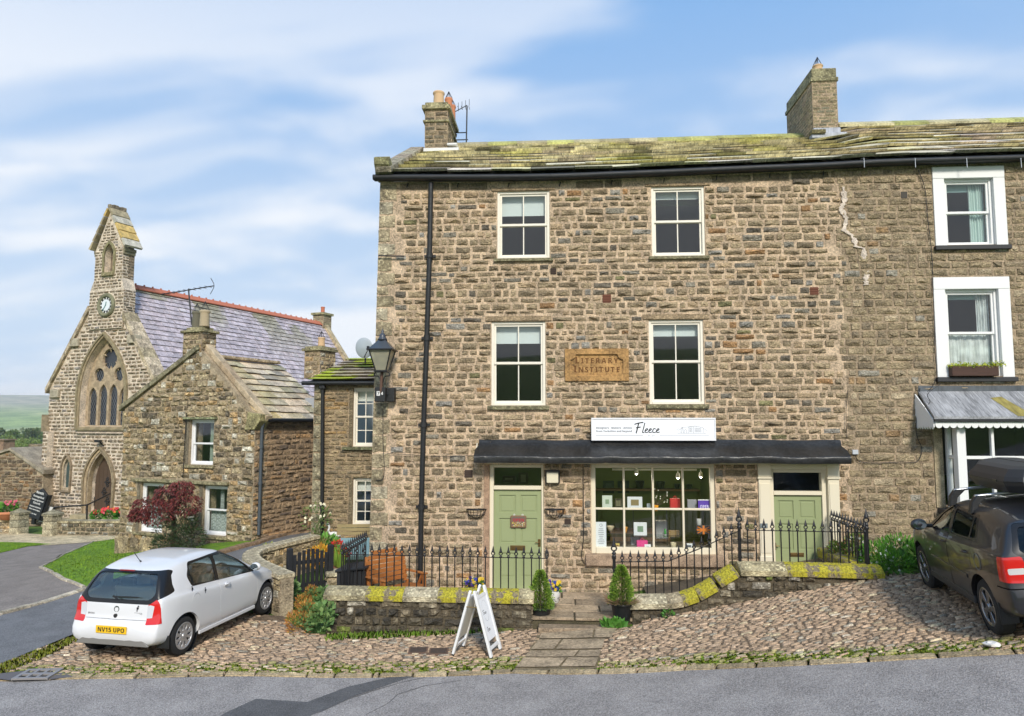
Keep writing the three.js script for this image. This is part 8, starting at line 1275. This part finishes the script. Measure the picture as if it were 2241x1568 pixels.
{ // autumn-tinted plants round the left garden
 const gr=[[3,[0.13,0.24,0.07]],[2,[0.2,0.3,0.1]],[1,[0.08,0.17,0.05]]],au=[[2,[0.46,0.19,0.035]],[2,[0.42,0.27,0.05]],[1,[0.3,0.1,0.03]]];
 const pl=(label,px,py,sc,seed)=>{const p=gpx(px,py),l=[ball([0.12,0.2,0],0.2),ball([-0.05,0.3,-0.05],0.17),ball([0.2,0.34,-0.05],0.16)],r=[ball([-0.2,0.16,0.05],0.22),ball([-0.1,0.4,0],0.14),ball([-0.3,0.2,0],0.16)];const o=bush('autumn_plant',label,'plant',p,[['foliage',leaves(420,seed,many(l),0.085,gr,0.15,0.8)],['autumn_foliage',leaves(850,seed+1,many(r),0.05,au,0.2,0.3)]]);o.scale.setScalar(sc);return o;};
 pl('orange and green leafy plant sprawling at the corner of the mossy wall',683,1386,1.0,41);pl('leafy green plant with brown seed heads against the picket gate',690,1338,0.85,43);pl('low green and amber plant beside the white car front wheel',618,1322,0.8,45);
 const gb=(label,px,py,lift,parts)=>{const p=gpx(px,py);p.y+=lift;return bush('bed_plant',label,'plant',p,parts);};
 gb('yellow autumn-leaved plant above the picket gate',705,1262,0.1,[['foliage',leaves(420,51,many([ball([0,0.36,0],0.2),ball([-0.2,0.28,0],0.16),ball([0.2,0.26,0],0.15)]),0.12,[[3,[0.66,0.33,0.02]],[2,[0.6,0.42,0.05]],[1,[0.4,0.2,0.03]]],0.2,0.4)]]);
 gb('large-leaved green plant beside the covered table',715,1238,0.15,[['foliage',leaves(110,53,ball([0,0.3,0],0.2,0.9),0.16,[[1,[0.09,0.26,0.03]],[1,[0.14,0.33,0.05]]],0.2,0.5)]]);
 gb('wispy seeding plants in the curved bed',668,1240,0.05,[['foliage',leaves(700,55,many([ball([0,0.3,0],0.24,1.2),ball([-0.45,0.16,0],0.2),ball([0.3,0.35,0],0.2)]),0.14,[[2,[0.26,0.28,0.08]],[1,[0.4,0.42,0.1]],[1,[0.26,0.16,0.08]]],0.1,0.12)]]);
 gb('bright yellow-green grass tuft in the curved bed',588,1226,0.1,[['foliage',leaves(200,57,ball([0,0.12,0],0.14,0.5),0.12,[[1,[0.42,0.46,0.03]]],0.1,0.15)]]);
 const c=gb('terracotta pot of red-flowered sword-leaved plants by the gate wall',742,1272,0.05,[['pot',lathe([[0,0],[0.14,0],[0.19,0.2],[0.21,0.2],[0.21,0.24],[0,0.22]],20),M.terracotta],['foliage',leaves(260,59,(R)=>{const a=R()*6.28;return[V3(Math.cos(a)*0.1*R(),0.24,Math.sin(a)*0.1),V3(Math.cos(a)*0.4,1.4,Math.sin(a)*0.4)];},0.36,[[1,[0.16,0.32,0.04]],[1,[0.24,0.36,0.05]]],0.1,0.08)],['blossom',leaves(220,60,many([ball([-0.05,0.66,0],0.14),ball([0.12,0.55,0],0.1)]),0.06,[[2,[0.5,0.02,0.025]],[1,[0.6,0.1,0.02]]])]]);
 const rp=N.world(N.px(690,1150,0.6)[0],N.px(690,1200,0.6)[1],0.6),rs=[];const R=rng(9);for(let i=0;i<7;i++)rs.push(tube([[0,0,0],[(R()-0.5)*0.3,0.5,0],[(R()-0.5)*0.9,0.8+0.4*R(),0]],0.008,8,4));bush('rose_bush','thin climbing rose with cream blooms at the lane house corner','rose',rp,[['stems',rs.map((g)=>tint(g,[0.1,0.14,0.04]))],['foliage',leaves(160,61,ball([0,0.75,0],0.42,0.9),0.06,[[1,[0.09,0.2,0.03]],[1,[0.2,0.24,0.08]]],0.2,0.6)],['blossom',blossom(14,62,ball([0,0.9,0.05],0.42,0.7),0.032,[[1,[0.75,0.7,0.5]]])]]);
}
{ // the red maple against the cottage
 const p=gpx(372,1212),o=thing('red_maple','dark red weeping maple growing against the cottage wall','tree');o.position.copy(p);o.scale.set(1,0.92,1);
 mesh('trunk',[tint(tube([[0,-0.1,0],[0.05,0.7,-0.05],[-0.06,1.3,-0.05],[0.02,1.8,0]],0.06,12,7),[0.06,0.045,0.03]),...[[-0.6,1.5],[0.5,1.6],[-0.3,1.9],[0.35,1.95]].map(([x,y])=>tint(tube([[0,1.0,0],[x*0.5,y-0.1,0.1],[x,y,0.15]],0.03,8,5),[0.06,0.045,0.03]))],mat({vertexColors:true}),o);
 const dr=(c,r)=>(R)=>{const[q,d]=ball(c,r,0.75)(R);return[q,V3(d.x*0.8,-0.5-0.7*R(),d.z*0.8+0.2)];};
 mesh('crown',leaves(5200,71,many([dr([-0.5,1.35,0.2],0.42),dr([0.05,1.65,0.15],0.45),dr([0.42,1.4,0.15],0.42),dr([-0.2,1.2,0.35],0.45),dr([0.25,1.85,0.05],0.3),dr([-0.75,1.12,0.2],0.25)]),0.085,[[4,[0.15,0.024,0.022]],[3,[0.09,0.02,0.018]],[2,[0.22,0.04,0.03]],[1,[0.07,0.045,0.02]]],0.15,0.28),leafy,o);
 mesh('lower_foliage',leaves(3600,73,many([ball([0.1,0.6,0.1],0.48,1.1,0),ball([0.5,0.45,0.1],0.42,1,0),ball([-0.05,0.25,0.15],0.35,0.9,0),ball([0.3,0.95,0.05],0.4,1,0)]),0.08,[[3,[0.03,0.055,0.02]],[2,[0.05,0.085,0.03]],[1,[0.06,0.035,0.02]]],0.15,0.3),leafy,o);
}
{ // churchyard flowers, notice board, handrail
 const g1=gpx(226,1158);bush('geranium_bed','red and orange geraniums on the churchyard wall by the steps','flowers',g1.add(V3(0,0.3,-0.3)),[['foliage',leaves(700,81,many([ball([-0.4,0.15,0],0.22,0.8),ball([0.1,0.15,0],0.25,0.8),ball([0.5,0.17,0],0.25,0.8)]),0.1,[[1,[0.07,0.22,0.03]],[1,[0.12,0.3,0.04]]],0.2,0.7)],['blossom',blossom(60,82,many([ball([-0.5,0.3,0.08],0.12,0.7),ball([0.05,0.36,0.08],0.28,0.5),ball([0.42,0.36,0.08],0.18,0.6)]),0.045,[[2,[0.62,0.03,0.04]],[1,[0.65,0.16,0.02]],[1,[0.6,0.08,0.1]]])]]);
 const g2=gpx(14,1168);g2.y+=0.5;bush('terracotta_planter','terracotta bowl of pink geraniums on the churchyard wall','potted plant',g2,[['pot',lathe([[0,0],[0.22,0],[0.34,0.2],[0.4,0.22],[0.4,0.3],[0.32,0.3],[0,0.26]],24),M.terracotta],['foliage',leaves(380,83,ball([0,0.42,0],0.3,0.6),0.11,[[1,[0.08,0.24,0.03]],[1,[0.14,0.34,0.05]]],0.2,0.7)],['blossom',blossom(18,84,ball([0.1,0.6,0.05],0.22,0.5),0.05,[[1,[0.6,0.1,0.16]]])]]);
 const Bq=new Frame(gpx(86,1150).x,-gpx(86,1150).z,16),nb=Bq.place(thing('church_notice_board','black pointed notice board with white lettering leaning by the church','notice board')),cor=[[58,1128],[88,1138],[106,1085],[95,1070],[74,1082]].map(([a,b])=>Bq.px(a,b));
 mesh('board',extrude(poly(cor),0.08,0.01),mat({c:[0.02,0.022,0.026],roughness:0.5}),nb);mesh('side_post',extrude(poly([[86,1140],[91,1141],[110,1085],[106,1084]].map(([a,b])=>Bq.px(a,b))),0.12).translate(0,0,-0.1),M.black,nb);const ang=Math.atan2(cor[1][1]-cor[0][1],cor[1][0]-cor[0][0]);
 const up=V3(cor[3][0]-(cor[0][0]+cor[1][0]) /2,cor[3][1]-(cor[0][1]+cor[1][1]) /2,0),c0=V3((cor[0][0]+cor[1][0]) /2,(cor[0][1]+cor[1][1]) /2,0);[['Reeth',0.82,0.1],['Evangelical',0.69,0.075],['Congregational',0.58,0.06],['Church',0.47,0.08],['SUNDAY SERVICES',0.35,0.05],['10am and 6.30pm',0.26,0.05],['Be In God',0.12,0.055]].forEach(([s,t,z])=>{const g=new TextGeometry(s,{font:__fonts[1],size:z,depth:0.004,curveSegments:2});g.computeBoundingBox();g.translate(-g.boundingBox.max.x /2,0,0).applyMatrix4(new THREE.Matrix4().makeRotationZ(ang)).translate(c0.x+up.x*t,c0.y+up.y*t,0.092);mesh('lettering',g,M.white,nb);});
 mesh('foot',box(0.16,0.3,0.1,c0.x,c0.y-0.12,-0.02),M.black,nb);
 const wp=thing('propped_board','plain white board propped behind the black notice board','board');Bq.place(wp);mesh('panel',extrude(poly([[84,1143],[97,1143],[117,1111],[106,1109]].map(([a,b])=>Bq.px(a,b,-0.2))),0.03).translate(0,0,-0.2),M.white,wp);
 const hr=C.place(thing('handrail','black iron handrail climbing to the church door','handrail')),h=(x,y,w)=>{const q=C.px(x,y,w);return V3(q[0],q[1],w);};mesh('rail',[rod(h(118,1111,1.6),h(190,1106,1.2),0.03),rod(h(190,1106,1.2),h(241,1081,0.1),0.03)],M.iron,hr);mesh('post',rod(h(190,1106,1.2),h(189,1148,1.2),0.035),M.iron,hr);mesh('post',rod(h(118,1111,1.6),h(118,1150,1.6),0.035),M.iron,hr);
}
// grass at wall feet and beside the wheel
{const strip=(a,b)=>gxz([...a,...b.slice().reverse()]);blades('grass',[strip([[712,1392],[900,1384],[1160,1371]],[[712,1404],[900,1396],[1160,1378]])],5200,0.06,[0.13,0.27,0.015],91,'mossy grass strip along the foot of the bench wall');blades('grass',[strip([[1400,1352],[1560,1322],[1700,1292],[1932,1256]],[[1404,1360],[1566,1328],[1702,1297],[1960,1262]])],1800,0.05,[0.16,0.24,0.015],92,'sparse grass along the foot of the swept wall');blades('grass',[strip([[0,1458],[90,1424],[165,1393]],[[0,1480],[100,1440],[175,1402]])],2600,0.045,[0.2,0.27,0.02],93,'mossy grass strip between lane and cobbles');}
{const o=thing('paper_litter','crumpled scrap of white paper on the mossy cobbles','litter');o.position.copy(gpx(2172,1420)).add(V3(0,0.05,0));const g=new THREE.IcosahedronGeometry(0.07,1),p=g.attributes.position;for(let i=0;i<p.count;i++){const k=0.6+0.8*noise3(p.getX(i)*40,p.getY(i)*40,Math.round(p.getZ(i)*60));p.setXYZ(i,p.getX(i)*k*1.2,p.getY(i)*k*0.5,p.getZ(i)*k);}g.computeVertexNormals();mesh('scrap',g,M.white,o);}
// trees across the dale
for(const[px,py,d,h,k]of[[30,962,300,9,0],[48,955,330,12,1],[62,985,210,8,2],[80,962,320,12,1],[98,958,340,13,0],[15,972,260,8,2],[105,975,280,10,0],[40,992,190,7,2],[-20,960,320,12,1],[88,992,200,7,0]]){
 const r=ray(px,py),t=d /-r.z,o=thing('far_tree',['rounded green tree in the fields beyond the church','dark hedgerow tree on the dale side','pale green bushy tree beyond the outbuilding'][k],'tree','trees across the dale');o.position.set(r.x*t,EYE+r.y*t-h*0.6,-d);mesh('trunk',cyl(0.35,0.2,h*0.5,0,-h*0.1,0,7),mat({c:[0.08,0.06,0.04]}),o);const R=rng(px+50),bl=[];for(let i=0;i<9;i++)bl.push(ball([(R()-0.5)*h*0.6,h*(0.4+0.4*R()),(R()-0.5)*h*0.6],h*(0.14+0.12*R())));mesh('crown',leaves(1500,px+99,many(bl),h*0.07,[[[3,[0.08,0.14,0.03]],[1,[0.13,0.18,0.04]]],[[3,[0.06,0.1,0.03]],[1,[0.1,0.12,0.04]]],[[3,[0.15,0.22,0.05]],[1,[0.2,0.24,0.06]]]][k],0.2,0.8),leafy,o);
}
// ---------------------------------------------------------------- inside the shop
{
 const s=OP.shop,u0=OP.d1.u0-0.6,u1=s.u1+0.35,fl=0.1,ce=s.v1+0.12,D=-3.4,room=F.place(new THREE.Group());room.name='shop_room';room.userData={kind:'structure',label:'green walled shop room behind the window',category:'room'};scene.add(room);
 const gw=mat({c:[0.13,0.17,0.045],roughness:0.9}),wd=mat({c:[0.3,0.2,0.1],map:T.wood,s:1});
 mesh('back_wall',b2(u0,fl,D-0.1,u1,ce,D),gw,room);mesh('side_wall',b2(u0-0.1,fl,D,u0,ce,-0.51),gw,room);mesh('side_wall',b2(u1,fl,D,u1+0.1,ce,-0.51),gw,room);mesh('ceiling',b2(u0-0.1,ce,D-0.1,u1+0.1,ce+0.08,-0.51),mat({c:[0.22,0.26,0.13]}),room);mesh('floor',b2(u0-0.1,fl-0.1,D-0.1,u1+0.1,fl,-0.51),wd,room);
 mesh('window_shelf',b2(s.u0+0.02,s.v0+0.06,-0.95,s.u1-0.02,s.v0+0.1,-0.16),mat({c:[0.16,0.13,0.09],roughness:0.5}),room);
 mesh('back_shelf',b2(s.u0-0.3,s.v0+0.95,-3.38,u1-0.1,s.v0+0.99,-3.0),wd,room);mesh('counter',b2(s.u0+0.5,fl,-2.6,s.u1-0.6,1.15,-2.0),wd,room);
 const up=(px)=>fv(px[0],px[1],px[2]);
 const prop=(name,label,cat,r,w,d,c,extra)=>{const q=F.rect(...r,w),o=F.place(thing(name,label,cat));mesh('body',b2(q.u0,q.v0,w-d,q.u1,q.v1,w,Math.min(0.008,d*0.3)),typeof c==='object'&&c.isMaterial?c:mat({c,roughness:0.6}),o);if(extra)extra(o,q,w);return o;};
 const inset=(k,c)=>(o,q,w)=>mesh('picture',b2(lerp(q.u0,q.u1,k),lerp(q.v0,q.v1,k),w,lerp(q.u1,q.u0,k),lerp(q.v1,q.v0,k),w+0.004),mat({c}),o);
 const vase=(name,label,x,y0,y1,r0,r1,w,c)=>{const o=F.place(thing(name,label,'pottery')),a=F.px(x,y1,w),b=F.px(x,y0,w),h=b[1]-a[1];mesh('body',lathe([[0,0],[r0,0],[lerp(r0,r1,0.6),h*0.6],[r1,h],[r1*0.85,h],[r0*0.8,0.03],[0,0.03]],20).translate(a[0],a[1],w),mat({c,roughness:0.45}),o);};
 const wS=-0.3,dk=[0.02,0.022,0.02];
 const lines=(o,q,w)=>{const R=rng(3);for(let i=0;i<9;i++){const y=lerp(q.v1,q.v0,0.28+i*0.075),hw=(q.u1-q.u0)*(0.15+0.22*R());mesh('print_line',b2((q.u0+q.u1) /2-hw,y-0.005,w,(q.u0+q.u1) /2+hw,y+0.004,w+0.002),mat({c:[0.2,0.2,0.22]}),o);}mesh('print_logo',new THREE.TorusGeometry(0.026,0.003,4,20).translate((q.u0+q.u1) /2,lerp(q.v1,q.v0,0.13),w+0.002),mat({c:[0.2,0.2,0.22]}),o);};
 prop('opening_hours_poster','tall white printed notice in the lower corner pane of the shop window','poster',[1304,1143,1327,1197],-0.13,0.004,[0.75,0.77,0.8],lines);
 const tilt=(o,a)=>{o.rotation.z=0;return o;};
 prop('greeting_card','pale card with a green plant drawing on the middle display level','card',[1318,1085,1340,1112],wS,0.01,[0.6,0.66,0.58],inset(0.32,[0.25,0.33,0.22]));prop('small_picture','small dark frame standing behind the pale cards','picture frame',[1346,1092,1361,1112],-0.45,0.02,[0.07,0.055,0.03],inset(0.2,[0.3,0.27,0.16]));
 prop('picture_frame','white framed print of brown birds on the middle display level','picture frame',[1373,1088,1406,1113],wS,0.03,[0.72,0.74,0.78],inset(0.24,[0.26,0.2,0.1]));prop('small_box','small pale box beside the brown bird print','box',[1416,1103,1424,1113],wS,0.06,[0.45,0.5,0.55]);
 {const o=F.place(thing('twig_vase','orange pot of twigs with white blossom in the shop window','vase')),a=F.px(1436,1119,wS);mesh('pot',lathe([[0,0],[0.035,0],[0.05,0.12],[0,0.11]],16).translate(a[0],a[1],wS),mat({c:[0.8,0.33,0.015]}),o);const R=rng(6),tw=[],bs=[];for(let i=0;i<16;i++){const e=[a[0]+0.02+(R()-0.25)*0.3,a[1]+0.14+R()*0.3,wS+(R()-0.5)*0.1];tw.push(rod(V3(a[0],a[1]+0.1,wS),V3(...e),0.003,4));bs.push(new THREE.SphereGeometry(0.013,8,6).translate(...e));}mesh('twigs',tw,mat({c:[0.1,0.07,0.04]}),o);mesh('blossom',bs,mat({c:[0.8,0.78,0.65]}),o);}
 const handles=(c)=>(o,q,w)=>mesh('handle',tube([[lerp(q.u0,q.u1,0.3),q.v1,w-0.03],[lerp(q.u0,q.u1,0.5),q.v1+0.05,w-0.03],[lerp(q.u0,q.u1,0.7),q.v1,w-0.03]],0.008,10,5),mat({c}),o);
 prop('red_bag','red felt bag on the middle display level','bag',[1467,1092,1489,1114],wS,0.1,[0.55,0.02,0.02],handles([0.5,0.02,0.02]));prop('wrapped_parcel','grey wrapped parcel beside the purple sign','parcel',[1505,1094,1525,1115],wS,0.05,[0.3,0.3,0.33]);
 prop('purple_open_sign','purple sign reading OPEN in the upper corner pane','sign',[1528,1096,1556,1116],-0.15,0.008,[0.12,0.05,0.42],(o,q,w)=>{const g=new TextGeometry('OPEN',{font:__fonts[1],size:0.07,depth:0.002});g.computeBoundingBox();const k=(q.u1-q.u0)*0.72 /g.boundingBox.max.x;mesh('lettering',g.scale(k,1,1).translate(lerp(q.u0,q.u1,0.14),q.v0+0.02,w+0.001),mat({c:[0.72,0.66,0.9]}),o);mesh('top_strip',b2(q.u0,q.v1,w-0.008,q.u1,q.v1+0.02,w),M.white,o);});
 prop('picture_frame','white framed print of a green tree on the low display stand','picture frame',[1387,1144,1416,1173],wS,0.03,[0.74,0.76,0.78],inset(0.28,[0.2,0.3,0.2]));prop('pink_bag','bright pink felt bag on the window shelf','bag',[1394,1184,1418,1207],-0.26,0.1,[0.75,0.05,0.25],handles([0.7,0.05,0.2]));prop('grey_bag','grey bag behind the pink one','bag',[1381,1173,1404,1206],-0.45,0.1,[0.2,0.21,0.22]);
 prop('square_card','small white square card beside the pink bag','card',[1411,1192,1425,1208],-0.16,0.01,[0.75,0.75,0.77],inset(0.3,[0.25,0.35,0.3]));prop('yellow_card','small yellow framed card on the window shelf','card',[1347,1190,1356,1203],-0.2,0.015,[0.6,0.45,0.1],inset(0.25,[0.2,0.1,0.03]));prop('patterned_card','black and white patterned card at the end of the window shelf','card',[1501,1190,1516,1209],-0.16,0.01,[0.7,0.72,0.75],inset(0.2,[0.1,0.11,0.13]));
 prop('flag_cushion','orange and black cushion crossed like a flag on the glass stand','cushion',[1525,1151,1555,1170],wS,0.07,[0.05,0.045,0.045],(o,q,w)=>{mesh('cross',[b2(lerp(q.u0,q.u1,0.43),q.v0,w,lerp(q.u0,q.u1,0.57),q.v1,w+0.004),b2(q.u0,lerp(q.v0,q.v1,0.4),w,q.u1,lerp(q.v0,q.v1,0.6),w+0.003),...[-1,1].map((s2)=>box(q.u1-q.u0,0.018,0.003,0,0,0).applyMatrix4(new THREE.Matrix4().makeRotationZ(s2*0.5)).translate((q.u0+q.u1) /2,(q.v0+q.v1) /2,w+0.001))],mat({c:[0.7,0.2,0.02]}),o);});
 prop('display_stand','grey display stand in the middle of the shop window','stand',[1436,1141,1461,1180],-0.75,0.2,[0.34,0.34,0.34]);prop('fairy_light_box','wooden box of tiny lights on the display stand','box',[1464,1162,1487,1173],-0.4,0.08,[0.25,0.16,0.05]);
 vase('cream_bowl','cream bowl on the glass shelf beside the notice',1336,1152,1162,0.04,0.08,wS,[0.6,0.5,0.32]);vase('cream_vase','tall cream tapered vase on the window shelf',1474,1188,1207,0.035,0.062,-0.24,[0.62,0.54,0.36]);vase('yellow_pot','tiny yellow-green pot on the window shelf',1439,1198,1206,0.03,0.036,-0.24,[0.45,0.42,0.04]);vase('white_mug','white patterned mug above the flag cushion',1530,1136,1150,0.045,0.045,wS,[0.6,0.6,0.58]);vase('green_bottle','small green glass bottle on the display stand',1456,1158,1169,0.03,0.015,-0.5,[0.05,0.3,0.05]);vase('orange_cone','orange flower arrangement low in the shop window',1369,1154,1166,0.02,0.05,-0.5,[0.7,0.3,0.03]);
 for(const[x,y0,y1,r]of[[1401,1064,1081,0.07],[1446,1064,1080,0.075],[1483,1072,1083,0.05],[1509,1073,1083,0.05]]){const o=F.place(thing('dark_vase','dark flared vase on the back shelf of the shop','pottery','dark vases on the back shelf')),a=F.px(x,y1,-3.2);const h=F.px(x,y0,-3.2)[1]-a[1];mesh('body',lathe([[0,0],[r,0],[r*1.5,h],[r*1.3,h],[0,0.05]],18).translate(a[0],s.v0+0.99,-3.2),mat({c:dk,roughness:0.3}),o);}
 for(const[a,b]of[[1320,1344],[1352,1377]]){const q=F.rect(a,1053,b,1080,D+0.03),o=F.place(thing('wall_picture','dark framed picture on the green back wall of the shop','picture','pictures on the back wall'));mesh('frame',b2(q.u0,q.v0,D,q.u1,q.v1,D+0.04,0.008),mat({c:[0.03,0.05,0.04]}),o);mesh('picture',b2(q.u0+0.06,q.v0+0.06,D+0.04,q.u1-0.06,q.v1-0.06,D+0.045),mat({c:[0.06,0.09,0.07]}),o);}
 for(const[a,b,c,d]of[[1100,1042,1128,1055],[1134,1035,1156,1060]]){const q=F.rect(a,c<0?c:b,c>1000?c:b,d,D+0.03),o=F.place(thing('wall_picture','framed picture seen through the fanlight of the first door','picture','pictures behind the fanlight'));mesh('frame',b2(q.u0,q.v0,D,q.u1,q.v1,D+0.04,0.008),mat({c:[0.1,0.08,0.05]}),o);mesh('picture',b2(q.u0+0.06,q.v0+0.05,D+0.04,q.u1-0.06,q.v1-0.05,D+0.045),mat({c:[0.3,0.3,0.2]}),o);}
 {const o=F.place(thing('glass_shelf','clear glass shelves on stands across the lower shop window','shelf')),y=F.px(1420,1173,-0.35)[1],y2=F.px(1400,1113,-0.3)[1];const gl=mat({c:[0.85,0.93,0.9],physical:true,roughness:0.03,transmission:1,thickness:0.01});mesh('shelf',b2(s.u0+0.2,y-0.012,-0.6,s.u1-0.2,y-0.002,-0.22),gl,o);mesh('shelf',b2(s.u0+0.12,y2-0.014,-0.5,s.u1-0.12,y2-0.004,-0.2),gl,o);for(const t of[0.06,0.36,0.64,0.94])mesh('upright',b2(lerp(s.u0,s.u1,t)-0.006,s.v0+0.1,-0.56,lerp(s.u0,s.u1,t)+0.006,y2-0.015,-0.54),M.iron,o);}
 // spot lamps on their track
 {const o=F.place(thing('spotlight_track','ceiling track with small lit spot lamps inside the shop','lamp')),w=-1.2,a=F.px(1340,1028,w),b=F.px(1525,1029,w);mesh('track',b2(a[0],a[1]-0.02,w-0.02,b[0],a[1]+0.02,w+0.02),M.white,o);const glow=mat({c:[1,0.95,0.85],emissive:new THREE.Color(1,0.9,0.7),emissiveIntensity:6});
 for(const[x,y]of[[1393,1037],[1484,1046],[1534,1044]]){const p=F.px(x,y,w+0.02),sp2=part('spot_lamp',o);mesh('lamp_shade',lathe([[0.02,0.1],[0.035,0.09],[0.05,0.0]],14).translate(p[0],p[1],w+0.02),M.white,sp2);mesh('bulb',new THREE.SphereGeometry(0.03,12,10).translate(p[0],p[1],w+0.02),glow,sp2);mesh('stem',rod(V3(p[0],p[1]+0.1,w+0.02),V3(p[0],a[1],w),0.008),M.white,sp2);const l=new THREE.PointLight(new THREE.Color(1,0.86,0.62),0.55,6,2);l.position.copy(F.world(p[0],p[1]-0.06,w+0.02));l.castShadow=true;scene.add(l);}}
}
renderer.render(scene,camera);
